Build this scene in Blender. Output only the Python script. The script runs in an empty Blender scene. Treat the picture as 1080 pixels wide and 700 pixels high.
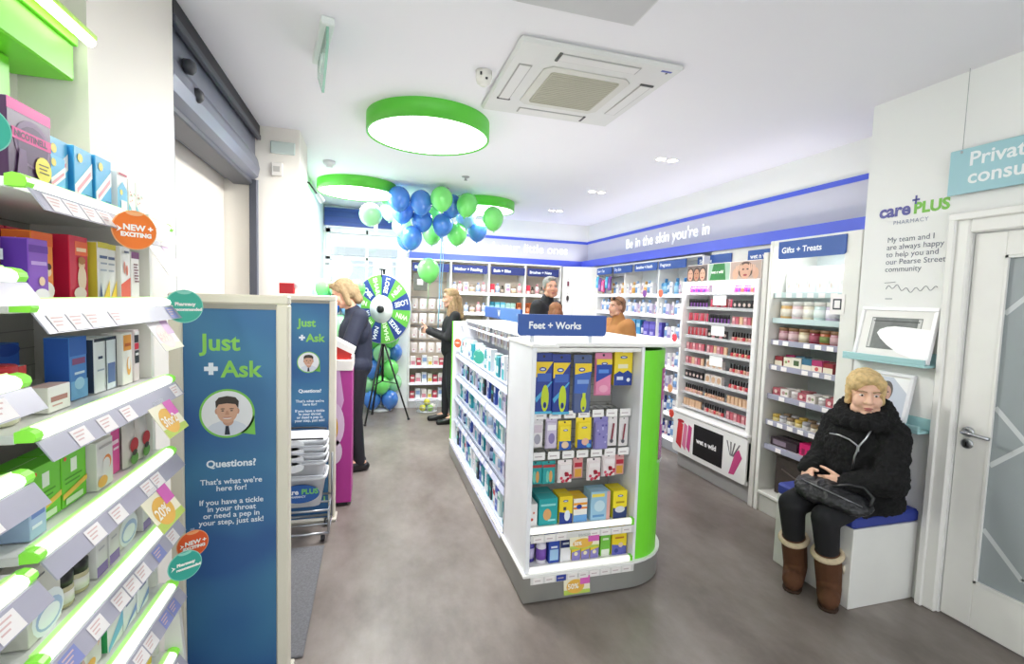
import bpy, math, random
from mathutils import Vector, Matrix, noise
random.seed(7)
SC = bpy.context.scene
COL = SC.collection
PI = math.pi
TMP = bpy.data.scenes.new('scratch')

# ---------------------------------------------------------------- materials
def lin(c):
    c = c / 255.0
    return c / 12.92 if c <= 0.04045 else ((c + 0.055) / 1.055) ** 2.4
def rgb(c):
    if isinstance(c, str):
        c = c.lstrip('#')
        c = tuple(int(c[i:i + 2], 16) for i in (0, 2, 4))
    return tuple(lin(v) for v in c) + (1.0,)
MATS = {}
def M(c, rough=0.5, metal=0.0, emit=0.0, vary=0.05, scale=6.0, alpha=1.0, trans=0.0, bump=0.0, coat=0.0, detail=3.0, sss=0.0):
    key = (c, rough, metal, emit, vary, scale, alpha, trans, bump, coat, sss)
    if key in MATS: return MATS[key]
    m = bpy.data.materials.new('surface_' + str(len(MATS)))
    m.use_nodes = True
    nt = m.node_tree; bs = nt.nodes['Principled BSDF']
    col = rgb(c)
    tc = nt.nodes.new('ShaderNodeTexCoord')
    nz = nt.nodes.new('ShaderNodeTexNoise'); nz.inputs['Scale'].default_value = scale; nz.inputs['Detail'].default_value = detail
    nt.links.new(tc.outputs['Object'], nz.inputs['Vector'])
    mx = nt.nodes.new('ShaderNodeMix'); mx.data_type = 'RGBA'
    mx.inputs[6].default_value = tuple(max(0, v * (1 - vary)) for v in col[:3]) + (1,)
    mx.inputs[7].default_value = tuple(min(1, v * (1 + vary)) for v in col[:3]) + (1,)
    nt.links.new(nz.outputs['Fac'], mx.inputs[0])
    nt.links.new(mx.outputs[2], bs.inputs['Base Color'])
    bs.inputs['Roughness'].default_value = rough
    bs.inputs['Metallic'].default_value = metal
    if coat: bs.inputs['Coat Weight'].default_value = coat
    if trans: bs.inputs['Transmission Weight'].default_value = trans
    if alpha < 1: bs.inputs['Alpha'].default_value = alpha
    if sss:
        bs.inputs['Subsurface Weight'].default_value = sss
        bs.inputs['Subsurface Radius'].default_value = (0.01, 0.004, 0.002)
    if emit:
        bs.inputs['Emission Color'].default_value = col
        bs.inputs['Emission Strength'].default_value = emit
    if bump:
        b = nt.nodes.new('ShaderNodeBump'); b.inputs['Strength'].default_value = bump; b.inputs['Distance'].default_value = 0.01
        n2 = nt.nodes.new('ShaderNodeTexNoise'); n2.inputs['Scale'].default_value = scale * 8; n2.inputs['Detail'].default_value = 4
        nt.links.new(tc.outputs['Object'], n2.inputs['Vector'])
        nt.links.new(n2.outputs['Fac'], b.inputs['Height']); nt.links.new(b.outputs['Normal'], bs.inputs['Normal'])
    MATS[key] = m
    return m
WHITE = M('#f2f1f0', 0.45)
PLASTIC = M('#f0f0f2', 0.3)
CREAM = M('#e9e2d6', 0.5)
STEEL = M('#b9bcc0', 0.28, 1.0)
BLACK = M('#151517', 0.5)
DARK = M('#2a2a2d', 0.5)
CLEAR = M('#f4f8fa', 0.05, alpha=0.16)
NAVY = M('#2f4496', 0.45)
GREEN = M('#6fd62c', 0.35)
INK = M('#5b5f72', 0.6)
GREYRAIL = M('#b4b2c2', 0.4)
TICKET = M('#f6f1f0', 0.6)

# ---------------------------------------------------------------- mesh builder
class MB:
    def __init__(s): s.v = []; s.f = []; s.mi = []; s.sm = []; s.mats = []
    def _m(s, mat):
        if mat not in s.mats: s.mats.append(mat)
        return s.mats.index(mat)
    def add(s, vs, fs, mat, smooth=False, X=None):
        o = len(s.v); k = s._m(mat)
        for p in vs:
            p = Vector(p)
            s.v.append(tuple(X @ p) if X is not None else tuple(p))
        for f in fs:
            s.f.append([i + o for i in f]); s.mi.append(k); s.sm.append(smooth)
        return s
    def box(s, x0, x1, y0, y1, z0, z1, mat, X=None):
        vs = [(x0,y0,z0),(x1,y0,z0),(x1,y1,z0),(x0,y1,z0),(x0,y0,z1),(x1,y0,z1),(x1,y1,z1),(x0,y1,z1)]
        return s.add(vs, [(3,2,1,0),(4,5,6,7),(0,1,5,4),(1,2,6,5),(2,3,7,6),(3,0,4,7)], mat, False, X)
    def rbox(s, x0, x1, y0, y1, z0, z1, mat, b=0.004, X=None):
        # box with all edges chamfered
        b = min(b, (x1-x0)*.45, (y1-y0)*.45, (z1-z0)*.45)
        vs = []; idx = {}
        for ix, (xo, xi) in enumerate(((x0, x0+b), (x1, x1-b))):
            for iy, (yo, yi) in enumerate(((y0, y0+b), (y1, y1-b))):
                for iz, (zo, zi) in enumerate(((z0, z0+b), (z1, z1-b))):
                    for a, p in enumerate(((xo, yi, zi), (xi, yo, zi), (xi, yi, zo))):
                        idx[ix, iy, iz, a] = len(vs); vs.append(p)
        fs = []
        q = lambda L, a: [idx[i + (a,)] for i in L]
        for ix in (0, 1):
            r = q([(ix,0,0),(ix,1,0),(ix,1,1),(ix,0,1)], 0); fs.append(r if ix else r[::-1])
        for iy in (0, 1):
            r = q([(0,iy,0),(1,iy,0),(1,iy,1),(0,iy,1)], 1); fs.append(r[::-1] if iy else r)
        for iz in (0, 1):
            r = q([(0,0,iz),(1,0,iz),(1,1,iz),(0,1,iz)], 2); fs.append(r if iz else r[::-1])
        for ix in (0,1):
            for iy in (0,1):
                fs.append([idx[ix,iy,0,0], idx[ix,iy,1,0], idx[ix,iy,1,1], idx[ix,iy,0,1]])
        for ix in (0,1):
            for iz in (0,1):
                fs.append([idx[ix,0,iz,0], idx[ix,1,iz,0], idx[ix,1,iz,2], idx[ix,0,iz,2]])
        for iy in (0,1):
            for iz in (0,1):
                fs.append([idx[0,iy,iz,1], idx[1,iy,iz,1], idx[1,iy,iz,2], idx[0,iy,iz,2]])
        for ix in (0,1):
            for iy in (0,1):
                for iz in (0,1):
                    fs.append([idx[ix,iy,iz,0], idx[ix,iy,iz,1], idx[ix,iy,iz,2]])
        return s.add(vs, fs, mat, False, X)
    def lathe(s, prof, mat, n=16, X=None, smooth=True, sx=1.0, sy=1.0):
        vs = []; fs = []
        for r, z in prof:
            for i in range(n):
                a = 2*PI*i/n
                vs.append((r*math.cos(a)*sx, r*math.sin(a)*sy, z))
        for j in range(len(prof)-1):
            for i in range(n):
                fs.append((j*n+i, j*n+(i+1)%n, (j+1)*n+(i+1)%n, (j+1)*n+i))
        if prof[0][0] > 1e-5: fs.append(tuple(range(n))[::-1])
        if prof[-1][0] > 1e-5: fs.append(tuple((len(prof)-1)*n+i for i in range(n)))
        return s.add(vs, fs, mat, smooth, X)
    def cyl(s, x, y, z0, z1, r, mat, n=16, r2=None):
        r2 = r if r2 is None else r2
        return s.lathe([(r, z0), (r2, z1)], mat, n, Matrix.Translation((x, y, 0)))
    def ell(s, c, r, mat, n=16, m=10, X=None):
        prof = [(max(1e-6, math.sin(PI*j/m)), -math.cos(PI*j/m)) for j in range(m+1)]
        T = Matrix.Translation(c) @ (X if X is not None else Matrix.Identity(4)) @ Matrix.Diagonal((r[0], r[1], r[2], 1))
        return s.lathe(prof, mat, n, T)
    def cone(s, a, b, ra, rb, mat, n=14, m=4):
        # tapered capsule from a to b
        a = Vector(a); b = Vector(b); d = b - a; L = d.length
        if L < 1e-6: return s.ell(a, (ra, ra, ra), mat)
        R = d.to_track_quat('Z', 'Y').to_matrix().to_4x4()
        prof = [(max(1e-6, ra*math.sin(PI/2*j/m)), -ra*math.cos(PI/2*j/m)) for j in range(m+1)]
        prof += [(max(1e-6, rb*math.cos(PI/2*j/m)), L + rb*math.sin(PI/2*j/m)) for j in range(m+1)]
        return s.lathe(prof, mat, n, Matrix.Translation(a) @ R)
    def tube(s, pts, r, mat, n=8, closed=False):
        pts = [Vector(p) for p in pts]; vs = []; fs = []; k = len(pts)
        up = None
        for i, p in enumerate(pts):
            t = (pts[(i+1) % k] if (closed or i < k-1) else p) - (pts[i-1] if (closed or i > 0) else p)
            t.normalize()
            if up is None:
                up = Vector((0,0,1)) if abs(t.z) < 0.9 else Vector((1,0,0))
            u = t.cross(up).normalized(); w = u.cross(t).normalized(); up = w
            rr = r[i] if isinstance(r, (list, tuple)) else r
            for j in range(n):
                a = 2*PI*j/n
                vs.append(tuple(p + u*math.cos(a)*rr + w*math.sin(a)*rr))
        for i in range(k if closed else k-1):
            for j in range(n):
                i2 = (i+1) % k
                fs.append((i*n+j, i*n+(j+1)%n, i2*n+(j+1)%n, i2*n+j))
        if not closed:
            fs.append(tuple(range(n))[::-1]); fs.append(tuple((k-1)*n+j for j in range(n)))
        return s.add(vs, fs, mat, True)
    def prism(s, poly, a, b, mat, axis='z', X=None, smooth=False):
        # polygon extruded along an axis; poly in the two other axes (x,y) (x,z) or (y,z)
        n = len(poly)
        def P(u, v, w): return {'z': (u, v, w), 'y': (u, w, v), 'x': (w, u, v)}[axis]
        vs = [P(u, v, a) for u, v in poly] + [P(u, v, b) for u, v in poly]
        fs = [tuple(range(n))[::-1], tuple(range(n, 2*n))]
        o = len(s.v); s.add(vs, fs, mat, False, X)
        s.add(vs, [(i, (i+1) % n, n+(i+1) % n, n+i) for i in range(n)], mat, smooth, X)
        return s
    def quad(s, pts, mat, X=None):
        return s.add(pts, [tuple(range(len(pts)))], mat, False, X)
    def mesh(s, name):
        me = bpy.data.meshes.new(name)
        me.from_pydata(s.v, [], s.f)
        for m in s.mats: me.materials.append(m)
        me.polygons.foreach_set('material_index', s.mi)
        me.polygons.foreach_set('use_smooth', s.sm)
        me.update()
        return me
    def build(s, name, parent=None, loc=(0,0,0), rz=0.0):
        o = bpy.data.objects.new(name, s.mesh(name)); COL.objects.link(o)
        o.location = loc; o.rotation_euler = (0, 0, rz)
        if parent is not None: o.parent = parent
        return o

def rot(ax, a): return Matrix.Rotation(a, 4, ax)
def tr(*p): return Matrix.Translation(p)
def circle(cx, cy, r, n=24, ry=None): return [(cx + r*math.cos(2*PI*i/n), cy + (ry or r)*math.sin(2*PI*i/n)) for i in range(n)]
def rrect(x0, x1, y0, y1, r, n=4):
    out = []
    for cx, cy, a0 in ((x1-r, y1-r, 0), (x0+r, y1-r, 90), (x0+r, y0+r, 180), (x1-r, y0+r, 270)):
        for i in range(n+1):
            a = math.radians(a0 + 90*i/n); out.append((cx + r*math.cos(a), cy + r*math.sin(a)))
    return out

# ---------------------------------------------------------------- text
TXT = {}
def text_geo(body, size, bold=0.0, extrude=0.0, align='LEFT', spacing=1.0, line=1.0):
    key = (body, size, bold, extrude, align, spacing, line)
    if key in TXT: return TXT[key]
    cu = bpy.data.curves.new('letters', 'FONT')
    cu.body = body; cu.size = size; cu.offset = bold; cu.extrude = extrude; cu.align_x = align
    cu.space_character = spacing; cu.space_line = line; cu.resolution_u = 3
    ob = bpy.data.objects.new('letters', cu); TMP.collection.objects.link(ob)
    vl = TMP.view_layers[0]; vl.update()
    me = bpy.data.meshes.new_from_object(ob.evaluated_get(vl.depsgraph))
    out = ([tuple(v.co) for v in me.vertices], [tuple(p.vertices) for p in me.polygons])
    bpy.data.objects.remove(ob); bpy.data.curves.remove(cu); bpy.data.meshes.remove(me)
    TXT[key] = out
    return out
def put_text(mb, body, size, mat, X, **k):
    vs, fs = text_geo(body, size, **k)
    if vs: mb.add(vs, fs, mat, False, X)
# text lies in its local XY plane; stand it up so that it reads from the front of the given face
FACE_SOUTH = rot('X', PI/2)                      # reads from -Y
FACE_WEST = rot('Z', -PI/2) @ rot('X', PI/2)     # reads from -X
FACE_EAST = rot('Z', PI/2) @ rot('X', PI/2)      # reads from +X

# ---------------------------------------------------------------- scene bookkeeping
LABELS = {}
def tag(o, label, cat, group=None, kind=None):
    n = len(label.split())
    if n > 16 or n < 4: print('LABEL WORDS', n, label)
    if label in LABELS: print('LABEL TWICE', label)
    LABELS[label] = o
    o['label'] = label; o['category'] = cat
    if group: o['group'] = group
    if kind: o['kind'] = kind
    return o
def thing(name, label, cat, loc=(0,0,0), rz=0.0, group=None):
    o = bpy.data.objects.new(name, None); COL.objects.link(o)
    o.empty_display_size = 0.1
    o.location = loc; o.rotation_euler = (0, 0, rz)
    return tag(o, label, cat, group)
def struct(mb, name):
    o = mb.build(name); o['kind'] = 'structure'
    return o
ORD = 'first second third fourth fifth sixth seventh eighth ninth tenth eleventh twelfth thirteenth fourteenth fifteenth sixteenth seventeenth eighteenth nineteenth twentieth'.split()

class Frame:
    # shelf frame: local x runs left to right as one faces the shelf, local -y is its front
    def __init__(s, x, y, z, rz): s.o = Vector((x, y, z)); s.rz = rz
    def at(s, x, y, z):
        c, n = math.cos(s.rz), math.sin(s.rz)
        return (s.o.x + c*x - n*y, s.o.y + n*x + c*y, s.o.z + z)

# ---------------------------------------------------------------- product kinds
class Kind:
    def __init__(s, name, look, cat, w, d, h, parts): s.name, s.look, s.cat, s.w, s.d, s.h, s.parts = name, look, cat, w, d, h, parts
def deco(mb, w, h, y, items):
    # printed shapes on the front face (plane y), u and v run 0..1 across it
    for k, it in enumerate(items):
        t = it[0]; yy = y - 0.0004*(k+1)
        U = lambda u: -w/2 + u*w
        if t == 'r': _, u0, v0, u1, v1, c = it; pts = [(U(u0), v0*h), (U(u1), v0*h), (U(u1), v1*h), (U(u0), v1*h)]
        elif t == 'c': _, u, v, r, c = it; pts = circle(U(u), v*h, r*w, 16)
        elif t == 'e': _, u, v, ru, rv, c = it; pts = circle(U(u), v*h, ru*w, 16, rv*h)
        elif t == 'p': _, P, c = it; pts = [(U(u), v*h) for u, v in P]
        elif t == 't':
            _, u, v, size, body, c = it
            put_text(mb, body, size, M(c), tr(U(u), yy, v*h) @ FACE_SOUTH, bold=0.0006); continue
        mb.add([(a, yy, b) for a, b in pts], [tuple(range(len(pts)))], M(c) if isinstance(c, (str, tuple)) else c)
KINDS = {}
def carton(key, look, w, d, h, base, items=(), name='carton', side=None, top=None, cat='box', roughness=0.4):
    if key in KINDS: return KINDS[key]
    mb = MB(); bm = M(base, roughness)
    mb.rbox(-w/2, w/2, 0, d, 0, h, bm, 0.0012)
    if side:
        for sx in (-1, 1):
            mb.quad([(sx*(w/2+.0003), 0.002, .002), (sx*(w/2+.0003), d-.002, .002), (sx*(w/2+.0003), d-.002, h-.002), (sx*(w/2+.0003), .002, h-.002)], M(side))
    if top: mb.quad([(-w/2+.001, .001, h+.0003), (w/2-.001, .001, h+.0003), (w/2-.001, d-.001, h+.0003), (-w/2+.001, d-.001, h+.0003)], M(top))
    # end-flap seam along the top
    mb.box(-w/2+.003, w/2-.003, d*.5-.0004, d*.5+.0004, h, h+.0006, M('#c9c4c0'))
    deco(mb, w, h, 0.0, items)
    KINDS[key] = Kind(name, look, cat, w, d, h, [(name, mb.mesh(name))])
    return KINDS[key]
def bottle(key, look, r, h, body, cap, label_c=None, name='bottle', flat=1.0, caph=0.2, neck=0.45, cat='bottle', pump=False):
    if key in KINDS: return KINDS[key]
    mb = MB(); hb = h*(1-caph)
    prof = [(r*.9, 0), (r, h*.02), (r, hb*.8), (r*.92, hb*.87), (r*neck*1.15, hb*.96), (r*neck, hb), (r*neck, hb+h*.02)]
    mb.lathe(prof, M(body, 0.3), 14, Matrix.Translation((0, r*flat, 0)), sy=flat)
    if label_c:
        X = Matrix.Translation((0, r*flat, 0))
        mb.lathe([(r*1.012, hb*.18), (r*1.012, hb*.68)], M(label_c, .5), 14, X, sy=flat)
    cp = MB(); X = Matrix.Translation((0, r*flat, 0))
    if pump:
        cp.lathe([(r*neck*1.2, hb), (r*neck*1.2, hb+h*.06), (r*.12, hb+h*.065), (r*.12, h*.97)], M(cap, .3), 12, X)
        cp.rbox(-r*.2, r*.2, r*flat-r*.9, r*flat+r*.2, h*.96, h, M(cap, .3), .002)
    else:
        rc = r*max(neck*1.25, .5)
        cp.lathe([(rc, hb*.99), (rc, h*.985), (rc*.9, h)], M(cap, .35), 14, X)
    KINDS[key] = Kind(name, look, cat, 2*r, 2*r*flat, h, [(name, mb.mesh(name)), ('cap', cp.mesh('cap'))])
    return KINDS[key]
def jar(key, look, r, h, body, lid, label_c=None, name='jar', cat='jar', lidh=.22):
    if key in KINDS: return KINDS[key]
    mb = MB(); X = Matrix.Translation((0, r, 0)); hb = h*(1-lidh)
    mb.lathe([(r*.92, 0), (r, h*.04), (r, hb*.93), (r*.9, hb)], M(body, .15), 16, X)
    if label_c: mb.lathe([(r*1.012, hb*.2), (r*1.012, hb*.75)], M(label_c), 16, X)
    cp = MB(); cp.lathe([(r*.97, hb*.98), (r*.99, h*.98), (r*.93, h)], M(lid, .35), 16, X)
    KINDS[key] = Kind(name, look, cat, 2*r, 2*r, h, [(name, mb.mesh(name)), ('lid', cp.mesh('lid'))])
    return KINDS[key]
def squeeze(key, look, w, h, body, cap, stripe=None, name='tube', cat='tube'):
    # a tube standing on its cap, crimped flat at the top
    if key in KINDS: return KINDS[key]
    mb = MB(); n = 14; vs = []; fs = []; r = w/2; rows = 6
    for j in range(rows+1):
        t = j/rows; z = h*.18 + t*h*.82; sy = (1-t)*.8 + .04; sx = .85 + .15*t
        for i in range(n):
            a = 2*PI*i/n; vs.append((r*sx*math.cos(a), r + r*sy*math.sin(a), z))
    for j in range(rows):
        for i in range(n): fs.append((j*n+i, j*n+(i+1) % n, (j+1)*n+(i+1) % n, (j+1)*n+i))
    fs.append(tuple(rows*n+i for i in range(n))); fs.append(tuple(range(n))[::-1])
    mb.add(vs, fs, M(body, .3), True)
    if stripe: mb.quad([(-r*.6, r*.3, h*.4), (r*.6, r*.3, h*.4), (r*.7, r*.55, h*.72), (-r*.7, r*.55, h*.72)], M(stripe))
    cp = MB(); cp.lathe([(r*.7, 0), (r*.75, h*.19)], M(cap, .35), 14, Matrix.Translation((0, r, 0)))
    KINDS[key] = Kind(name, look, cat, w, w, h, [(name, mb.mesh(name)), ('cap', cp.mesh('cap'))])
    return KINDS[key]
def hangpack(key, look, w, h, d, base, items=(), blister=None, name='hanging_pack', cat='pack'):
    # a card with a euro slot, a blister or pouch bulge, hung from a peg; origin at the bottom centre
    if key in KINDS: return KINDS[key]
    mb = MB(); bm = M(base, .4)
    mb.prism(rrect(-w/2, w/2, 0, h, min(w, h)*.06), 0, .003, bm, 'y')
    if d > .006: mb.rbox(-w*.46, w*.46, -d, 0.0, h*.02, h*.86, bm, min(.012, d*.4))
    deco(mb, w*.92, h*.86, -max(d, 0.0), items)
    mb.prism(circle(0, h*.945, w*.07, 10), -.0006, .0036, DARK, 'y')
    parts = [(name, mb.mesh(name))]
    if blister:
        b = MB(); b.rbox(-w*.36, w*.36, -.02, 0, h*.1, h*.55, M(blister, .2), .008); parts.append(('blister', b.mesh('blister')))
    KINDS[key] = Kind(name, look, cat, w, max(d, .02), h, parts)
    return KINDS[key]
def pouch(key, look, w, h, d, base, items=(), name='pouch', cat='pouch'):
    if key in KINDS: return KINDS[key]
    mb = MB(); vs = []; fs = []; nu, nv = 8, 8
    for sgn in (-1, 1):
        o = len(vs)
        for j in range(nv+1):
            for i in range(nu+1):
                u = i/nu; v = j/nv
                t = (math.sin(PI*u)**.6)*(math.sin(PI*min(1, v*.9+.1))**.6)
                vs.append((-w/2 + u*w, d/2 + sgn*(d/2)*t, v*h))
        for j in range(nv):
            for i in range(nu):
                a = o + j*(nu+1)+i; q = (a, a+1, a+nu+2, a+nu+1); fs.append(q if sgn < 0 else q[::-1])
    mb.add(vs, fs, M(base, .3), True)
    deco(mb, w*.7, h*.7, 0.0, items)
    KINDS[key] = Kind(name, look, cat, w, d, h, [(name, mb.mesh(name))])
    return KINDS[key]

def place(kind, loc, rz, label, group=None, rx=0.0):
    root = None
    for nm, me in kind.parts:
        o = bpy.data.objects.new(nm, me); COL.objects.link(o)
        if root is None:
            root = o; o.location = loc; o.rotation_euler = (rx, 0, rz); tag(o, label, kind.cat, group)
        else: o.parent = root
    return root
def row(frame, items, where, group=None, side='left'):
    # items: (kind, x, y, z[, turn]) in the shelf frame; labels count equal looks along the row
    n = {}
    for it in items: n[it[0].look] = n.get(it[0].look, 0) + 1
    seen = {}
    for it in sorted(items, key=lambda t: t[1] if side == 'left' else -t[1]):
        k, x, y, z = it[:4]; turn = it[4] if len(it) > 4 else 0.0
        i = seen.get(k.look, 0); seen[k.look] = i + 1
        lab = f'{k.look}, {ORD[i]} from {side} {where}' if n[k.look] > 1 else f'{k.look} {where}'
        place(k, frame.at(x, y, z), frame.rz + turn, lab, group or None)
def fill(x0, x1, kinds, y=0.0, z=0.0, gap=0.006, jit=0.0, n=None):
    # lays kinds side by side from x0 towards x1
    out = []; x = x0; i = 0
    while True:
        k = kinds[i % len(kinds)]
        if x + k.w > x1 + 1e-6 or (n and i >= n): break
        out.append((k, x + k.w/2, y + random.uniform(0, jit), z, random.uniform(-.04, .04) if jit else 0.0))
        x += k.w + gap; i += 1
    return out

# ---------------------------------------------------------------- bodies: primitives fused into one surface
def fuse(mb, name, mats, voxel=0.008, smooth=4, factor=0.5, paint=None, fuzz=0.0):
    ob = bpy.data.objects.new('lump', mb.mesh('lump')); TMP.collection.objects.link(ob)
    md = ob.modifiers.new('r', 'REMESH'); md.mode = 'VOXEL'; md.voxel_size = voxel; md.use_smooth_shade = True
    if smooth:
        ms = ob.modifiers.new('s', 'SMOOTH'); ms.factor = factor; ms.iterations = smooth
    vl = TMP.view_layers[0]; vl.update()
    me = bpy.data.meshes.new_from_object(ob.evaluated_get(vl.depsgraph))
    bpy.data.objects.remove(ob)
    me.name = name; me.materials.clear()
    for m in mats: me.materials.append(m)
    if fuzz:
        no = [v.normal.copy() for v in me.vertices]
        for v, n_ in zip(me.vertices, no):
            v.co += n_*fuzz*(noise.noise(v.co*38) + .8*noise.noise(v.co*85))
    for p in me.polygons:
        p.use_smooth = True
        p.material_index = paint(p.center) if paint else 0
    return me
def mesh_obj(me, name, parent=None, loc=(0,0,0)):
    o = bpy.data.objects.new(name, me); COL.objects.link(o); o.location = loc
    if parent is not None: o.parent = parent
    return o
# ================================================================ SETTING
def floor_mat():
    m = bpy.data.materials.new('vinyl_floor'); m.use_nodes = True; nt = m.node_tree; bs = nt.nodes['Principled BSDF']
    tc = nt.nodes.new('ShaderNodeTexCoord')
    n1 = nt.nodes.new('ShaderNodeTexNoise'); n1.inputs['Scale'].default_value = 1.6; n1.inputs['Detail'].default_value = 8; n1.inputs['Roughness'].default_value = .65
    n2 = nt.nodes.new('ShaderNodeTexNoise'); n2.inputs['Scale'].default_value = 14; n2.inputs['Detail'].default_value = 6
    mp = nt.nodes.new('ShaderNodeMapping'); mp.inputs['Scale'].default_value = (1, .55, 1)
    nt.links.new(tc.outputs['Object'], mp.inputs[0]); nt.links.new(mp.outputs[0], n1.inputs['Vector']); nt.links.new(mp.outputs[0], n2.inputs['Vector'])
    r = nt.nodes.new('ShaderNodeValToRGB'); r.color_ramp.elements[0].position = .36; r.color_ramp.elements[1].position = .66
    r.color_ramp.elements[0].color = rgb('#756b65'); r.color_ramp.elements[1].color = rgb('#9d948e')
    nt.links.new(n1.outputs['Fac'], r.inputs[0])
    mx = nt.nodes.new('ShaderNodeMix'); mx.data_type = 'RGBA'; mx.blend_type = 'MULTIPLY'; mx.inputs[0].default_value = .25
    nt.links.new(r.outputs[0], mx.inputs[6]); nt.links.new(n2.outputs['Fac'], mx.inputs[7])
    nt.links.new(mx.outputs[2], bs.inputs['Base Color'])
    bs.inputs['Roughness'].default_value = .34; bs.inputs['Specular IOR Level'].default_value = .45
    return m
WALL = M('#eeeeec', 0.6, vary=.015, scale=3)
CEIL = M('#eeedf2', 0.7, vary=.015, scale=2)
PIER = M('#ece7dd', 0.55, vary=.015, scale=3)
mb = MB(); mb.box(-3.2, 3.5, -1.6, 7.5, -.06, 0, floor_mat()); struct(mb, 'floor')
mb = MB(); mb.box(-3.2, 3.5, -1.6, 7.5, 2.81, 2.9, CEIL); struct(mb, 'ceiling')
# left side: wall behind the shelving, pier, entrance recess, second pier, far wall
for x0, x1, y0, y1, m_ in ((-1.15, -.99, -1.6, 1.78, PIER), (-1.15, -.82, 1.78, 2.43, PIER), (-1.2, -1.06, 2.43, 4.07, PIER), (-1.2, -.545, 4.07, 4.52, PIER), (-1.2, -.66, 4.52, 7.3, M('#e2eeea', .6, vary=.02))):
    mb = MB(); mb.box(x0, x1, y0, y1, 0, 2.81, m_); struct(mb, 'wall_left')
# far wall around the shop window
mb = MB()
mb.box(-1.2, -.64, 7.3, 7.42, 0, 2.81, WALL)
mb.box(.41, 3.5, 7.3, 7.42, 0, 2.81, WALL)
mb.box(-.64, .41, 7.3, 7.42, 2.76, 2.81, WALL)
mb.box(-.64, .41, 7.3, 7.42, 0, .35, WALL)
struct(mb, 'wall_back')
# right: recess wall behind the fixtures, pier end, door wall (opening for the door)
mb = MB(); mb.box(3.38, 3.5, 2.28, 7.3, 0, 2.81, WALL); struct(mb, 'wall_right')
mb = MB(); mb.box(2.9, 3.5, 2.16, 2.28, 0, 2.81, WALL); struct(mb, 'wall_right')
mb = MB()
mb.box(2.9, 3.05, 1.71, 2.16, 0, 2.81, WALL)
mb.box(2.9, 3.05, .74, 1.71, 1.985, 2.81, WALL)
mb.box(2.9, 3.05, -1.6, .74, 0, 2.81, WALL)
struct(mb, 'wall_right')
# blue stripe high on the right and far walls
BLUE = M('#4b5fd6', 0.45)
mb = MB()
mb.box(3.366, 3.38, 2.29, 7.3, 2.512, 2.552, BLUE)
mb.box(1.05, 3.366, 7.286, 7.3, 2.505, 2.545, BLUE)
struct(mb, 'trim_1')
mb = MB(); PN = M('#c2c2ce', .55, vary=.02)
mb.box(3.374, 3.38, 2.29, 7.29, 2.212, 2.512, PN); mb.box(.52, 3.374, 7.292, 7.3, 2.212, 2.505, PN); struct(mb, 'trim_3')
# door: architrave, leaf, frosted glass with a line pattern, lever
def stepped(mb, y0, y1, z0, z1, mat):
    mb.box(2.865, 2.9, y0, y1, z0, z1, mat)
DW = M('#ecebe7', .4)
mb = MB()
for a, b in ((1.71, 1.80), (.65, .74)):
    mb.rbox(2.868, 2.9, a, b, 0, 2.075, DW, .008); mb.rbox(2.852, 2.869, a+(.055 if a > 1 else 0), b-(0 if a > 1 else .055), 0, 2.075, DW, .006)
mb.rbox(2.867, 2.9, .74, 1.71, 1.985, 2.075, DW, .008); mb.rbox(2.850, 2.867, .648, 1.802, 2.05, 2.09, DW, .006)
struct(mb, 'trim_2')
mb = MB()
x0, x1 = 2.905, 2.945
mb.rbox(x0, x1, 1.575, 1.705, .008, 1.98, DW, .003); mb.rbox(x0, x1, .745, .875, .008, 1.98, DW, .003)
mb.rbox(x0, x1, .875, 1.575, 1.865, 1.98, DW, .003); mb.rbox(x0, x1, .875, 1.575, .008, .24, DW, .003)
for a, b, c, d in ((1.563, 1.575, .24, 1.865), (.875, .887, .24, 1.865)): mb.box(x0-.004, x0+.01, a, b, c, d, DW)
for c, d in ((.24, .252), (1.853, 1.865)): mb.box(x0-.004, x0+.01, .875, 1.575, c, d, DW)
door = struct(mb, 'door_1')
mb = MB(); mb.box(2.92, 2.928, .885, 1.567, .248, 1.857, M('#9ba3a6', .35, vary=.06, scale=1.5))
gl = mb.build('glass_pane', door)
mb = MB(); LN = M('#cdd2d3', .5)
def zig(pts, w=.011):
    for (ya, za), (yb, zb) in zip(pts, pts[1:]):
        L = math.hypot(yb-ya, zb-za); ny, nz = -(zb-za)/L*w, (yb-ya)/L*w
        mb.add([(2.9195, ya+ny, za+nz), (2.9195, yb+ny, zb+nz), (2.9195, yb-ny, zb-nz), (2.9195, ya-ny, za-nz)], [(0,1,2,3)], LN)
zig([(1.565, 1.585), (1.48, 1.68), (1.40, 1.585), (1.22, 1.80), (1.04, 1.585), (.89, 1.76)])
zig([(1.565, 1.13), (1.43, .98), (1.30, 1.13), (1.12, .95), (.95, 1.13), (.89, 1.07)])
zig([(1.565, .84), (1.43, .98)]); zig([(1.30, .84), (1.12, .95)])
zig([(1.565, .52), (1.40, .345), (1.22, .52), (1.05, .345), (.89, .5)])
mb.add([(2.9195, 1.37+.09*math.cos(2*PI*i/24), 1.35+.09*math.sin(2*PI*i/24)) for i in range(24)], [tuple(range(24))], LN)
mb.build('etched_pattern', gl)
mb = MB()
mb.lathe([(.026, 0), (.026, .008), (.012, .01)], STEEL, 18, tr(2.905, 1.655, .985) @ rot('Y', -PI/2))
mb.tube([(2.9, 1.655, .985), (2.855, 1.655, .985), (2.85, 1.645, .985), (2.85, 1.54, .982)], .009, STEEL, 10)
mb.build('door_handle', door)
mb = MB()
mb.lathe([(.026, 0), (.026, .008), (.02, .01)], STEEL, 18, tr(2.905, 1.655, .925) @ rot('Y', -PI/2))
mb.box(2.892, 2.8945, 1.652, 1.658, .913, .932, BLACK)
mb.build('lock_plate', door)
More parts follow.
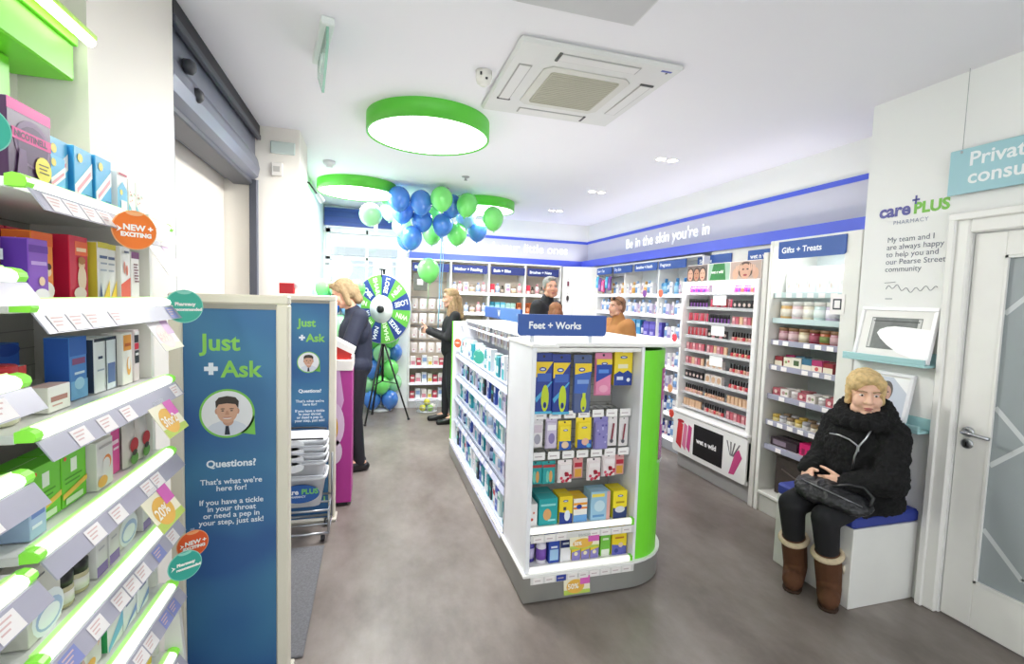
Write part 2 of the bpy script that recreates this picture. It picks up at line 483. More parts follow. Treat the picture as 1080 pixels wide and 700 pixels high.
# shop window in the far wall: white frame, panes, view of the bright street
mb = MB(); FR = M('#e4e8ea', .4)
for a, b in ((-.64, -.57), (.35, .41), (-.1, -.06)): mb.rbox(a, b, 7.28, 7.36, .35, 2.5, FR, .006)
for c, d in ((.35, .42), (2.43, 2.52), (2.06, 2.11), (1.98, 2.01)): mb.rbox(-.64, .41, 7.28, 7.36, c, d, FR, .006)
win = struct(mb, 'window_1')
for a, b in ((-.57, -.1), (-.06, .35)):
    for c, d in ((.42, 1.98), (2.11, 2.43)):
        g = MB(); g.box(a, b, 7.318, 7.324, c, d, M('#f2f8f8', .02, trans=1.0, vary=0)); g.build('glass_pane', win)
t = MB(); put_text(t, 'LIST', .17, M('#c3d3d8', .6), tr(.25, 7.317, 1.80) @ FACE_SOUTH @ Matrix.Diagonal((-1.2, 1, 1, 1))); t.build('window_lettering', win)
mb = MB(); mb.box(-.65, .42, 7.22, 7.3, 2.53, 2.77, M('#35509e', .5))
for z in (2.58, 2.65, 2.72): mb.box(-.65, .42, 7.214, 7.22, z-.004, z+.004, M('#2c4488', .5))
tag(mb.build('roller_blind'), 'rolled dark blue blind across the top of the shop window', 'blind')
# facade across the street, seen pale through the window
mb = MB(); FC = M('#f6f8f8', .8)
mb.box(-5, 5, 13, 13.4, 0, 1.6, FC); mb.box(-5, 5, 13, 13.4, 2.5, 6, FC)
for x in (-4.4, -2.2, 0, 2.2, 4.2): mb.box(x, x+.5, 13, 13.4, 1.6, 2.5, FC)
mb.box(-5, 5, 13.15, 13.2, 1.6, 2.5, M('#d3dce2', .2))
mb.box(-5, 5, 12.8, 13, 2.55, 2.75, M('#c3c9cc', .7))
tag(mb.build('street_facade'), 'pale building front across the street behind the shop window', 'building', kind='structure')
mb = MB(); mb.box(-6, 6, 7.5, 14, -.1, -.05, M('#c9cccd', .8)); tag(mb.build('street_ground'), 'pale street paving outside the far shop window', 'street', kind='structure')

# shutter box, guide rails and jamb at the entrance
t = thing('roller_shutter', 'grey metal roller shutter housing over the entrance on the left', 'shutter', (-.83, 3.25, 2.4))
mb = MB(); SG = M('#7e8290', .4, .35); SD = M('#4a4d57', .45, .2)
L0, L1 = -.815, .815
prof = [(-.22, .0), (-.04, .0), (.0, .03), (.012, .09), (.0, .15), (-.02, .19), (-.02, .33), (-.22, .33)]
mb.prism([(x, z) for x, z in prof], L0, L1, SG, 'y'); mb.build('housing', t)
mb = MB(); mb.box(-.2, .012, L0, L1, .335, .405, M('#15151d', .5)); mb.rbox(-.01, .02, L0, L1, .30, .336, SD, .004); mb.build('top_rail', t)
mb = MB(); mb.rbox(-.17, -.03, L0, L1, -.035, 0, SD, .006); mb.build('bottom_bar', t)
for y, z in ((-.62, .2), (-.52, .11)):
    mb = MB(); mb.lathe([(.0, 0), (.034, 0), (.034, .03), (.02, .045), (.0, .045)], M('#3b3d42', .5), 14, tr(-.012, y, z) @ rot('Y', PI/2)); mb.build('end_bracket', t)
t = thing('shutter_guide', 'dark vertical shutter guide rail at the far side of entrance', 'rail', (-.84, 4.04, 0))
mb = MB(); mb.rbox(-.04, .01, -.03, .025, 0, 2.4, SD, .003); mb.rbox(.0, .02, -.02, -.008, 0, 2.4, M('#8b8e97', .4), .002); mb.build('channel', t)
t = thing('glazed_door_edge', 'narrow glazed door edge with grey frame beside the near pier', 'door', (-.9, 2.47, 0))
mb = MB(); mb.rbox(-.02, .02, 0, .035, 0, 2.36, M('#c3c6c9', .4), .003); mb.rbox(-.02, .02, .12, .15, 0, 2.36, M('#8d9097', .4), .003); mb.rbox(-.02, .02, 0, .15, 2.36, 2.4, M('#8d9097', .4), .003); mb.build('frame', t)
mb = MB(); mb.box(-.004, .004, .035, .12, .02, 2.36, M('#c6dbee', .1)); mb.build('glass', t)  # opaque pale blue paints the reflection in the pane
# door mat between the gates
mb = MB(); mb.rbox(-.80, -.27, 2.15, 3.115, 0, .012, M('#77777b', .95, vary=.45, scale=110, bump=.6), .004)
tag(mb.build('door_mat'), 'grey speckled entrance mat on the floor between the two gates', 'mat')

# ---------------------------------------------------------------- ceiling fittings
LAMPG = M('#5cc83a', .4); LP = 74
def round_light(x, y, lab, power):
    t = thing('round_ceiling_light', lab, 'ceiling light', (x, y, 2.81), 0, 'round green rimmed ceiling lights')
    mb = MB(); n = 64
    ro, ri = .425, .41
    vs = []; fs = []
    for r, z in ((ro, 0), (ro, -.115), (ri, -.115), (ri, 0)):
        vs += [(r*math.cos(2*PI*i/n), r*math.sin(2*PI*i/n), z) for i in range(n)]
    for j in range(3):
        for i in range(n): fs.append((j*n+i, (j+1)*n+i, (j+1)*n+(i+1) % n, j*n+(i+1) % n))
    mb.add(vs, fs, LAMPG, True); mb.build('green_rim', t)
    mb = MB(); mb.lathe([(.41, -.107), (.41, -.1)], M('#ffffff', .5, emit=3.0, vary=0), n, smooth=False); mb.build('diffuser', t)
    ld = bpy.data.lights.new('round_lamp', 'AREA'); ld.shape = 'DISK'; ld.size = .8; ld.energy = power; ld.color = (1, .985, .97)
    lo = bpy.data.objects.new('lamp', ld); COL.objects.link(lo); lo.parent = t; lo.location = (0, 0, -.12)
    return t
round_light(.37, 3.52, 'large round ceiling light with green rim nearest the camera', LP)
round_light(-.17, 5.75, 'round green rimmed ceiling light left of the balloon bunch', LP*.7)
round_light(1.33, 6.15, 'round green rimmed ceiling light behind right end of balloon bunch', LP*.42)
t = thing('air_conditioner', 'white square ceiling cassette air conditioner with beige grille', 'air conditioner', (1.09, 2.66, 2.81))
mb = MB(); mb.rbox(-.44, .44, -.44, .44, -.03, -.001, M('#d9dad8', .4), .02); mb.build('fascia', t)
mb = MB()
mb.prism([(-.25,-.21),(-.21,-.25),(.21,-.25),(.25,-.21),(.25,.21),(.21,.25),(-.21,.25),(-.25,.21)], -.036, -.03, M('#cfcfc8', .5)); mb.build('grille_frame', t)
mb = MB(); gm = M('#b5b4a2', .6)
mb.prism(rrect(-.2, .2, -.2, .2, .02), -.04, -.036, gm)
for i in range(19): mb.box(-.19, .19, -.19+i*.0211, -.186+i*.0211, -.042, -.04, M('#a3a292', .6))
mb.build('grille', t)
for a in range(4):
    mb = MB(); X = rot('Z', a*PI/2)
    mb.box(-.22, .22, -.385, -.315, -.0335, -.03, M('#a9a9a6', .5), X); mb.box(-.212, .212, -.379, -.321, -.036, -.0335, M('#dcdcda', .4), X)
    mb.box(-.228, -.214, -.39, -.31, -.036, -.03, M('#4a4a4a', .5), X)
    mb.build('louvre', t)
mb = MB(); mb.box(.33, .39, -.40, -.385, -.0312, -.03, M('#5a62b0')); mb.box(.365, .375, -.38, -.37, -.0312, -.03, DARK); mb.build('maker_badge', t)
t = thing('ceiling_hatch', 'flat grey access panel in ceiling above the air conditioner', 'hatch', (.82, 1.7, 2.81))
mb = MB(); mb.rbox(-.27, .27, -.29, .29, -.012, 0, M('#c9c9cb', .6), .004); mb.build('panel', t)
mb = MB(); mb.box(-.28, .28, -.30, .30, -.004, -.0005, M('#dadada', .6)); mb.build('frame', t)
t = thing('motion_sensor', 'small white motion sensor on ceiling left of air conditioner', 'sensor', (.57, 2.66, 2.81))
mb = MB(); mb.lathe([(.045, 0), (.045, -.03), (.038, -.06), (.02, -.072), (0, -.075)], M('#e3e2da', .4), 20); mb.build('housing', t)
mb = MB(); mb.box(-.03, -.02, -.046, -.04, -.035, -.02, DARK); mb.box(.0, .012, -.046, -.04, -.055, -.045, DARK); mb.build('lens', t)
t = thing('smoke_detector', 'white round smoke detector on ceiling left of the large light', 'smoke detector', (-.40, 4.9, 2.81))
mb = MB(); mb.lathe([(.055, 0), (.055, -.02), (.045, -.035), (.03, -.04), (.03, -.055), (0, -.058)], M('#dfdfe2', .4), 20); mb.build('body', t)
for i, (x, y, lab) in enumerate(((.90, 4.95, 'small sprinkler head on ceiling right of the balloons'), (.78, 5.55, 'small ceiling disc just above the balloon bunch'))):
    t = thing('sprinkler_head', lab, 'sprinkler', (x, y, 2.81))
    mb = MB(); mb.lathe([(.04, 0), (.04, -.006), (.012, -.01), (.01, -.035), (.02, -.037), (.0, -.042)], M('#a9a9ac', .4, .5), 16); mb.build('head', t)
for y, lab in ((3.68, 'twin recessed spotlight in ceiling nearest along the right wall'), (5.02, 'twin recessed spotlight in ceiling, middle along the right wall'), (6.28, 'twin recessed spotlight in ceiling, farthest along the right wall')):
    t = thing('recessed_spotlight', lab, 'spotlight', (2.40, y, 2.81), 0, 'recessed spotlights along the right wall')
    for s in (-.055, .055):
        mb = MB(); mb.lathe([(.05, 0), (.05, -.006), (.042, -.006), (.04, -.0)], M('#f4f4f2', .4), 20, tr(s, 0, 0)); mb.build('ring', t)
        mb = MB(); mb.lathe([(.04, -.003), (.001, -.003)], M('#fffaf2', .5, emit=6.0, vary=0), 20, tr(s, 0, 0), smooth=False); mb.build('bulb', t)
    ld = bpy.data.lights.new('spot_lamp', 'SPOT'); ld.energy = 34; ld.spot_size = 1.9; ld.spot_blend = .7; ld.shadow_soft_size = .05; ld.color = (1, .97, .93)
    lo = bpy.data.objects.new('lamp', ld); COL.objects.link(lo); lo.parent = t; lo.location = (0, 0, -.02)
# exit sign hung from the ceiling, edge on to the camera
t = thing('exit_sign', 'green edge lit glass exit sign hanging from the ceiling', 'exit sign', (-.245, 2.60, 2.81), math.radians(101))
mb = MB(); mb.rbox(-.22, .22, -.03, .03, -.035, 0, M('#dfe6e3', .4), .005); mb.build('ceiling_bar', t)
mb = MB(); gm = M('#a6dcc4', .15, alpha=.6)
mb.prism([(-.2, -.035), (.2, -.035), (.2, -.11), (-.02, -.26), (-.16, -.15), (-.2, -.11)], -.006, .006, gm, 'y'); mb.build('glass_blade', t)
mb = MB(); mb.prism([(-.06, -.09), (.02, -.09), (.02, -.06), (.09, -.11), (.02, -.16), (.02, -.13), (-.06, -.13)], -.0075, .0075, M('#e9fff4', .4), 'y'); mb.build('arrow', t)
# alarm sounder boxes on the far pier
t = thing('alarm_box', 'pale green flat box high on the pier beyond the entrance', 'alarm', (-.66, 4.07, 2.66)); mb = MB(); mb.rbox(-.085, .085, -.02, 0, -.045, .045, M('#c9d6d0', .5), .006); mb.build('cover', t)
t = thing('thermostat', 'small white thermostat below the green box on the pier', 'thermostat', (-.70, 4.07, 2.5)); mb = MB(); mb.rbox(-.04, .04, -.022, 0, -.05, .05, M('#e2dfd8', .5), .006); mb.build('cover', t)
mb = MB()
mb.box(-.025, .02, -.0235, -.022, -.02, .02, M('#b5b2ac'))
mb.build('vents', t)
t = thing('wall_spotlight', 'thin black arm spotlight on left wall beyond the pier', 'spotlight', (-.66, 5.0, 2.62))
mb = MB(); mb.tube([(0, 0, .02), (.07, .02, 0), (.14, .1, -.09)], .008, BLACK); mb.build('arm', t)
mb = MB(); mb.cone((.14, .1, -.09), (.17, .15, -.13), .02, .03, M('#ced4d6')); mb.build('head', t)

# ---------------------------------------------------------------- blue pelmet with lettering over the fixtures
PB = M('#5566e0', .4)
t = thing('light_pelmet', 'glowing blue pelmet band running along the right wall', 'pelmet', (3.38, 7.3, 2.2))
mb = MB(); mb.prism([(-.2, -.09), (-.185, -.09), (-.185, 0), (0, 0), (0, .012), (-.2, .012)], -5.0, -.2, PB, 'y', None); mb.build('band', t); tf = thing('light_pelmet', 'glowing blue pelmet band running along the far wall', 'pelmet', (.50, 7.3, 2.2))
mb = MB(); mb.prism([(-.2, -.09), (-.185, -.09), (-.185, 0), (0, 0), (0, .012), (-.2, .012)], 0, 2.88, PB, 'x', None); mb.build('band', tf)
LET = M('#ffffff', .5, emit=.15, vary=0)
def wall_words(words, size, X, lab, gap):
    tw = thing('wall_lettering', lab, 'lettering', tuple(X.translation)); x = 0; Xr = X.to_3x3().to_4x4()
    for w_ in words:
        vs, fs = text_geo(w_, size, bold=.003, extrude=.003)
        mb = MB(); put_text(mb, w_, size, LET, Xr @ tr(x, 0, 0), bold=.003, extrude=.003); mb.build('word', tw)
        x += max(v[0] for v in vs) + gap
wall_words(['Be', 'in', 'the', 'skin', "you're", 'in'], .185, tr(3.369, 6.05, 2.325) @ FACE_WEST, 'white raised lettering about skin on the right wall', .06)
wall_words(['for', 'you', 'and', 'your', 'little', 'ones'], .185, tr(.93, 7.287, 2.325) @ FACE_SOUTH, 'white raised lettering beginning for you on the far wall', .06)
for nm, size, loc, rot_ in (('cove', (.05, 4.5), (3.22, 4.9, 2.23), (0, PI-.55, 0)), ('cove', (2.6, .05), (1.9, 7.14, 2.23), (PI-.5, 0, 0))):
    ld = bpy.data.lights.new('cove_lamp', 'AREA'); ld.shape = 'RECTANGLE'; ld.size, ld.size_y = size; ld.energy = (9 if size[1] > 1 else 2.5); ld.color = (1, .97, .93)
    lo = bpy.data.objects.new('cove_lamp', ld); COL.objects.link(lo); h_ = t if size[1] > 1 else tf; lo.parent = h_; lo.location = Vector(loc) - h_.location; lo.rotation_euler = rot_
# ================================================================ LEFT WALL SHELVING (fronts face +X)
LIT = M('#f6ffee', .4, emit=.85, vary=0)
LGREEN = M('#8ee84a', .35, emit=.3)
SHELFW = M('#f4f4f2', .4)
GBACK = M('#a7a5a0', .6)
def talk_card(mb, L): pass
def price_ticket(parent, x, w, F, c='#f7f0ef', h=.036, blue=False):
    # small printed ticket on a sloped rail: F maps (along, down the slope) to local coordinates
    mb = MB()
    mb.quad([F(x, .006, .0012), F(x, h, .0012), F(x+w, h, .0012), F(x+w, .006, .0012)][::-1], M(c, .6))
    ink = M('#e3c4c2', .6)
    for i in range(3):
        a = .012 + i*.008
        mb.quad([F(x+w*.12, a, .0018), F(x+w*.12, a+.003, .0018), F(x+w*(.8-.15*i), a+.003, .0018), F(x+w*(.8-.15*i), a, .0018)][::-1], ink)
    mb.build('price_ticket', parent)
def lit_shelf(unit, L, depth, z, tickets, drop=.038, out=.024):
    # shelf board > glowing front strip with green end caps, sloped grey ticket rail, tickets; local frame front is -y
    mb = MB(); mb.rbox(0, L, .024, depth, z-.02, z-.002, SHELFW, .002); sh = mb.build('shelf', unit)
    prof = [(.026, -.018), (-.003, -.018), (-.007, -.010), (-.005, -.002), (.003, .004), (.014, .006), (.026, .002)]
    mb = MB(); mb.prism([(y, z+k) for y, k in prof], .022, L-.022, LIT, 'x', smooth=False); mb.prism([(y, z+k+.0006) for y, k in ((.012, .0062), (.028, .001), (.028, .0035), (.014, .0085))], .022, L-.022, M('#b9f08a', .4, emit=.5, vary=0), 'x'); mb.build('light_strip', sh)
    for a, b in ((0, .022), (L-.022, L)):
        mb = MB(); mb.prism([(y-.001, z+k+.0008) for y, k in prof], a, b, LGREEN, 'x'); mb.build('end_cap', sh)
    y0, z0, y1, z1 = -.008, z-.018, -.008-out, z-.018-drop
    mb = MB(); mb.prism([(y0, z0), (y1, z1), (y1+.003, z1), (y0+.004, z0)], .004, L-.004, GREYRAIL, 'x'); mb.build('ticket_rail', sh)
    ln = math.hypot(out, drop)
    def F(a, s, off): return (a, y0 + (y1-y0)*s/ln*1.0 - off*drop/ln, z0 + (z1-z0)*s/ln + off*out/ln)
    for x, w, blue in tickets: price_ticket(sh, x, w, F, '#8f97d0' if blue else '#f9f4f3', ln*.95, False)
    return sh
def shelf_unit(name, label, x, y, L, H, depth, levels, tickets, far_panel=True):
    t = thing(name, label, 'shelving', (x, y, 0), PI/2)
    mb = MB(); mb.box(0, L, depth, depth+.012, .05, H, GBACK)
    for i in range(1, int(H/.05)): mb.box(.02, L-.02, depth-.001, depth, i*.05-.003, i*.05, M('#8b8985', .7))
    mb.build('back_panel', t)
    for a in (0, L-.02):
        f0 = .05 if (a > 0 and far_panel) else .25
        mb = MB(); mb.prism([(f0, 0), (f0, H), (depth, H), (depth, 0)], a, a+.02, M('#efece6', .45), 'x'); mb.build('side_panel', t)
    mb = MB(); mb.rbox(0, L, -.03, depth, 0, .11, M('#dcdad4', .5), .004); mb.build('plinth', t)
    for z in levels: lit_shelf(t, L, depth, z, tickets(z))
    for a in (.3, .36):
        pass
    return t
random.seed(3)
def tick(L):
    def f(z):
        out = []; x = .03
        while x < L-.07:
            if random.random() < .8: out.append((x, .055, random.random() < .18))
            x += .06 if random.random() < .45 else .10
        return out
    return f
LX, LY0, LL = -.60, 1.08, .66           # far bay
LEV = [1.77, 1.545, 1.305, 1.075, .86, .635, .405, .2]
shelf_unit('wall_shelving', 'white wall shelving bay with glowing green tipped shelf edges on left wall', LX, LY0, LL, 1.80, .34, LEV, tick(LL))
NY0, NL = .51, .52
NLEV = [1.60, 1.42, 1.25, 1.07, .85, .62]
shelf_unit('wall_shelving', 'nearest left wall shelving bay, cut off by left picture edge', -.575, NY0, NL, 1.78, .34, NLEV, tick(NL), False)
# bay end gusset that flares to the floor
mb = MB(); mb.prism([(.0, .0), (-.02, .35), (-.0, .6), (.03, .62), (.05, 0)], 0, .02, M('#e8e6e1', .45), 'x')
o = mb.build('end_panel', None, (LX, LY0+LL+.001, 0), PI/2); tag(o, 'pale flared end panel at the foot of the left wall shelving', 'panel')

# ---- green light canopy above the shelving
t = thing('light_canopy', 'bright green canopy box with white light tube on left wall', 'canopy', (-.99, 0, 2.17))
GC = M('#79dd2b', .4)
mb = MB(); mb.rbox(.0, .15, -.2, 1.752, 0, .125, GC, .004); mb.build('box', t)
mb = MB(); mb.rbox(.0, .075, -.2, 1.62, -.17, -.002, GC, .004); mb.build('lower_fin', t)
mb = MB(); mb.tube([(.192, -.2, .118), (.192, 1.75, .118)], .014, M('#fffff4', .4, emit=5.0, vary=0), 12); mb.build('light_tube', t)
mb = MB(); mb.rbox(.15, .208, -.2, 1.755, .125, .14, M('#b9e85a', .4), .003); mb.rbox(.148, .16, -.2, 1.755, .10, .13, GC, .002); mb.build('tube_bracket', t)
ld = bpy.data.lights.new('canopy_lamp', 'AREA'); ld.shape = 'RECTANGLE'; ld.size = .05; ld.size_y = 1.5; ld.energy = 9; ld.color = (1, .98, .93)
lo = bpy.data.objects.new('lamp', ld); COL.objects.link(lo); lo.parent = t; lo.location = (.23, .9, .1); lo.rotation_euler = (0, math.radians(-60), 0)

# ---- products, far bay.  frame origin at the near end of the shelf front
F = Frame(LX, LY0, 0, PI/2)
def seton(level, items, where):
    row(F, [(k, x, y + (.062 if level < 3 else .042), LEV[level] + .001, *r) for k, x, y, *r in items], where, side='left')
def bars(u0, u1, v, n, c, dv=.035, h=.014):
    return [('r', u0, v - i*dv, u1 - (u1-u0)*.2*(i % 2), v - i*dv + h, c) for i in range(n)]
# top shelf
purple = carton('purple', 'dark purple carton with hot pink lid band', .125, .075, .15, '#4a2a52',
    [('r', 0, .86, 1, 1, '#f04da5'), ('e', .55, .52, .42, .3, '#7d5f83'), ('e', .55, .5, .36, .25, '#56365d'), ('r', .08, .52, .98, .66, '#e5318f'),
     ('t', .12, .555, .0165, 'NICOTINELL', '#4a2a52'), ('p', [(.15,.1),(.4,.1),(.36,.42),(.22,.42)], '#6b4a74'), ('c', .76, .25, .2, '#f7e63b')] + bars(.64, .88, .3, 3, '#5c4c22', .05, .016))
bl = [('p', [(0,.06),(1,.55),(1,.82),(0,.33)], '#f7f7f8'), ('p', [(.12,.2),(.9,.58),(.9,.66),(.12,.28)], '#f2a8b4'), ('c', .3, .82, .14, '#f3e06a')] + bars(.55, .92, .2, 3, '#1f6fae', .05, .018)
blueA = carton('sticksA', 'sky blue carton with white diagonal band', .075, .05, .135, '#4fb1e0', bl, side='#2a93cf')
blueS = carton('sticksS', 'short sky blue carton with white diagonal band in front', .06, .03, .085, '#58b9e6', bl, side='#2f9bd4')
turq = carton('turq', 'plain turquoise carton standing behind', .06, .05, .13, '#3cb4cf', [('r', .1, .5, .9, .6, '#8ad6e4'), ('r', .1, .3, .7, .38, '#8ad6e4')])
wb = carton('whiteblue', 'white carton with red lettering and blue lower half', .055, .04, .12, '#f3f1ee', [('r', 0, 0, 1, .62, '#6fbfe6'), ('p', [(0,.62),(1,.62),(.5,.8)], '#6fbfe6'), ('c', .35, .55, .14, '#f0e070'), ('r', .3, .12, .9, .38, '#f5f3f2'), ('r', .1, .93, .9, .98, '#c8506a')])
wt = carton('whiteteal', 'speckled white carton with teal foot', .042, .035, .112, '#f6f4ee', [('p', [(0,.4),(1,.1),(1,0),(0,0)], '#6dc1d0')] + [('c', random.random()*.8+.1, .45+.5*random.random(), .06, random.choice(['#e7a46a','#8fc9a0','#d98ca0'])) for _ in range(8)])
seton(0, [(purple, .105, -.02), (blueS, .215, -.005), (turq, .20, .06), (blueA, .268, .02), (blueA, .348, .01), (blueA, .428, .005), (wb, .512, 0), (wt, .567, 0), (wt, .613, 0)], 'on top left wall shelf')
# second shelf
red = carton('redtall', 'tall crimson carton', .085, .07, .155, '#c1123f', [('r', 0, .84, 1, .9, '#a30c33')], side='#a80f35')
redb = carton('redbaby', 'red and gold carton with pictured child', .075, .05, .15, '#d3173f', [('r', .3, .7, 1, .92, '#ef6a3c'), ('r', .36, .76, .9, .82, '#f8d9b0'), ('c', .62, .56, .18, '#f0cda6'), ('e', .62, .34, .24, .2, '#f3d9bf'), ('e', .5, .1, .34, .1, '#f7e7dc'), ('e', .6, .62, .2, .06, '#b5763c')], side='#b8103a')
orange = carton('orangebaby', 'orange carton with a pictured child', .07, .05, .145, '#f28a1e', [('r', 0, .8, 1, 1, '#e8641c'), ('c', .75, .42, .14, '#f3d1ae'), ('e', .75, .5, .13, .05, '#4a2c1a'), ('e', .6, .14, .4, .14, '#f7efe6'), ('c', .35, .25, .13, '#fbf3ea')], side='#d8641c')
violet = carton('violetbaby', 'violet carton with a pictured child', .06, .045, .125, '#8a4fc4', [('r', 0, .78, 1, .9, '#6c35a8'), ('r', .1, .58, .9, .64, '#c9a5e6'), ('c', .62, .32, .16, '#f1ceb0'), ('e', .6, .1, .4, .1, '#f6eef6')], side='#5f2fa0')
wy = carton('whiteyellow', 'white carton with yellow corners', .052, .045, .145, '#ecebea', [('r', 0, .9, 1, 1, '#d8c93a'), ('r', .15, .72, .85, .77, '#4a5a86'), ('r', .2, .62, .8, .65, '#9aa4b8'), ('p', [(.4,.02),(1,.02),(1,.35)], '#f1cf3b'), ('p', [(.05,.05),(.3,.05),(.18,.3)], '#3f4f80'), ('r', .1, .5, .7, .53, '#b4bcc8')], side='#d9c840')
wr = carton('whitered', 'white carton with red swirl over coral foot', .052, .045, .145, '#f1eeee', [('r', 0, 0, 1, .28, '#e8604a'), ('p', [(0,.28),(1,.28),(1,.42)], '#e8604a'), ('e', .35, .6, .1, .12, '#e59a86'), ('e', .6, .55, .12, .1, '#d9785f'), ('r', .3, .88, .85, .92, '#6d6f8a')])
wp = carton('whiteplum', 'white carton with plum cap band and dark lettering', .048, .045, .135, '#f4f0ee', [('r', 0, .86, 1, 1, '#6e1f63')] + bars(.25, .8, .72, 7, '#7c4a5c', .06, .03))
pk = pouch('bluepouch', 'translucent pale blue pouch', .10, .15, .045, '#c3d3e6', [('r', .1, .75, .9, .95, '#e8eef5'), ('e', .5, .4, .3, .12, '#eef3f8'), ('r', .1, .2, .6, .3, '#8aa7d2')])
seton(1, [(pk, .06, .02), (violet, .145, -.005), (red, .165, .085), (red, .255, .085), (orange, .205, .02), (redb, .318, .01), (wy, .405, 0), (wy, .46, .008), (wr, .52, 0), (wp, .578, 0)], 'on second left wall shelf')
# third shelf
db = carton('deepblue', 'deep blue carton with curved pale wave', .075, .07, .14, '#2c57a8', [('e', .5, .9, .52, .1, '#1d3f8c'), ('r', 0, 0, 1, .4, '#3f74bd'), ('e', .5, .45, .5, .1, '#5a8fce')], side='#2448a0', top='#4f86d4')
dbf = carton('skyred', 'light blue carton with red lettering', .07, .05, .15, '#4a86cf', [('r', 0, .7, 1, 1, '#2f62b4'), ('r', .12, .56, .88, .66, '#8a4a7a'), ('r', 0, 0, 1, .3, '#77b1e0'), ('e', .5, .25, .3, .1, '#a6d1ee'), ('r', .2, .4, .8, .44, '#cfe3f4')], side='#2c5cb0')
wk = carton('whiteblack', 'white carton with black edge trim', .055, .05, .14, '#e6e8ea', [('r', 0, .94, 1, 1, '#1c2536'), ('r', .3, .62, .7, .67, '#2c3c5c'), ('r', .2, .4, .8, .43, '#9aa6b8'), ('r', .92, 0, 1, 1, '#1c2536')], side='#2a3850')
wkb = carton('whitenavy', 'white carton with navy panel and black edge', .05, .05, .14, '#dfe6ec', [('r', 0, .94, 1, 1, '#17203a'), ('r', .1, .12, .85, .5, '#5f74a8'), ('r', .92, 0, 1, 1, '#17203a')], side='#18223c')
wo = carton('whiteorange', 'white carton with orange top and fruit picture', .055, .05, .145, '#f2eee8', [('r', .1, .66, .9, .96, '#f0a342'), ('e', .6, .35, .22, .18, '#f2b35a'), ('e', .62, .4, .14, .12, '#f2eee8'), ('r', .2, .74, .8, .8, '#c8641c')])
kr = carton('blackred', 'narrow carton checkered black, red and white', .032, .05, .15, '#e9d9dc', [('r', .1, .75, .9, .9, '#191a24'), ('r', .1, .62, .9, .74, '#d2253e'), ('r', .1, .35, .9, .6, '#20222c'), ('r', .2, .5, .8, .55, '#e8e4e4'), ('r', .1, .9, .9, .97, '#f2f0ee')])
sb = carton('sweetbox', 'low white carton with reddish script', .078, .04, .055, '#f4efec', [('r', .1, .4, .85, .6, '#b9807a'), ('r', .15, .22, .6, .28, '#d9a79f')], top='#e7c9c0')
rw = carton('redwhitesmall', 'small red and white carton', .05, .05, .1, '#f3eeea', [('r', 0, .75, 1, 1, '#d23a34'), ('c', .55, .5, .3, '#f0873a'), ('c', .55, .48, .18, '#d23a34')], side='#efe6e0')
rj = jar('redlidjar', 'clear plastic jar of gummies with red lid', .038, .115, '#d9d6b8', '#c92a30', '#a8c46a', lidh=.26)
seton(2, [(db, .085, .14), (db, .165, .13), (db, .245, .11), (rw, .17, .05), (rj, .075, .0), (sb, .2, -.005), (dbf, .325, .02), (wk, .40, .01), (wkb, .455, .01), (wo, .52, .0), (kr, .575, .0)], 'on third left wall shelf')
# fourth shelf
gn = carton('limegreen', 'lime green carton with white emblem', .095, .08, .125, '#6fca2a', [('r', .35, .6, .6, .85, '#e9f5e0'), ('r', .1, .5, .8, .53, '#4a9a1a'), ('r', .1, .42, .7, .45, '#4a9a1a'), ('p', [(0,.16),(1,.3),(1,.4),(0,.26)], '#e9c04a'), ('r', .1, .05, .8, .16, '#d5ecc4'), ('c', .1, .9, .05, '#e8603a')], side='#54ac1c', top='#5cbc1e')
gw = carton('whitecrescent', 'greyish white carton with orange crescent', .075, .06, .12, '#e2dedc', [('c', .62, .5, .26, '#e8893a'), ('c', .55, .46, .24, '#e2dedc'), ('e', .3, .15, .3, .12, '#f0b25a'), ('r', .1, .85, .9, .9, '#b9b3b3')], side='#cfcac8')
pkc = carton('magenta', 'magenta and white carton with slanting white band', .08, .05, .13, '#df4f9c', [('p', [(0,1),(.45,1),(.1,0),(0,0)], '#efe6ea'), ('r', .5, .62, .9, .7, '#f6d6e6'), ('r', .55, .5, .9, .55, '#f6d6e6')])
lol = pouch('redpouch', 'clear bag of red and green sweets', .07, .12, .03, '#c9c3bf', [('e', .5, .7, .5, .25, '#b3202c'), ('e', .5, .25, .45, .2, '#5b8a44'), ('e', .5, .45, .3, .1, '#2b1a1c')])
pbl = carton('paleblueflat', 'pale blue flat carton', .05, .06, .07, '#a9bfe0', [('r', .1, .6, .9, .75, '#6b86c4'), ('r', .1, .3, .7, .4, '#e3ebf6')])
seton(3, [(pbl, .08, -.005), (gn, .155, .02), (gn, .255, .02), (gw, .345, .0), (pkc, .425, .02), (lol, .50, .0), (lol, .575, .0)], 'on fourth left wall shelf')
# fifth shelf
gl_ = carton('paletall', 'pale grey carton with oval swoosh', .105, .06, .15, '#cfccc6', [('e', .6, .25, .5, .3, '#e9eef4'), ('e', .62, .22, .42, .2, '#a9bde2'), ('e', .6, .2, .34, .14, '#eef3f8'), ('r', .05, .85, .5, .88, '#6a6a70')])
bk = jar('blackjar', 'small glass jar with black lid', .026, .075, '#b9b08e', '#1d1c20', '#e3e0d8', lidh=.35)
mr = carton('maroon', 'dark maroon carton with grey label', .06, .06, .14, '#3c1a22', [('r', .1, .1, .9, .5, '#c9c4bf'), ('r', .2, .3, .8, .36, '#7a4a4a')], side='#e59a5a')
gy = carton('greywhite', 'grey white carton with violet foot', .05, .05, .13, '#d9d6d8', [('r', 0, 0, 1, .2, '#8d6fb5'), ('r', .15, .7, .85, .76, '#9a97a5'), ('r', .15, .5, .7, .54, '#b5b2bd')])
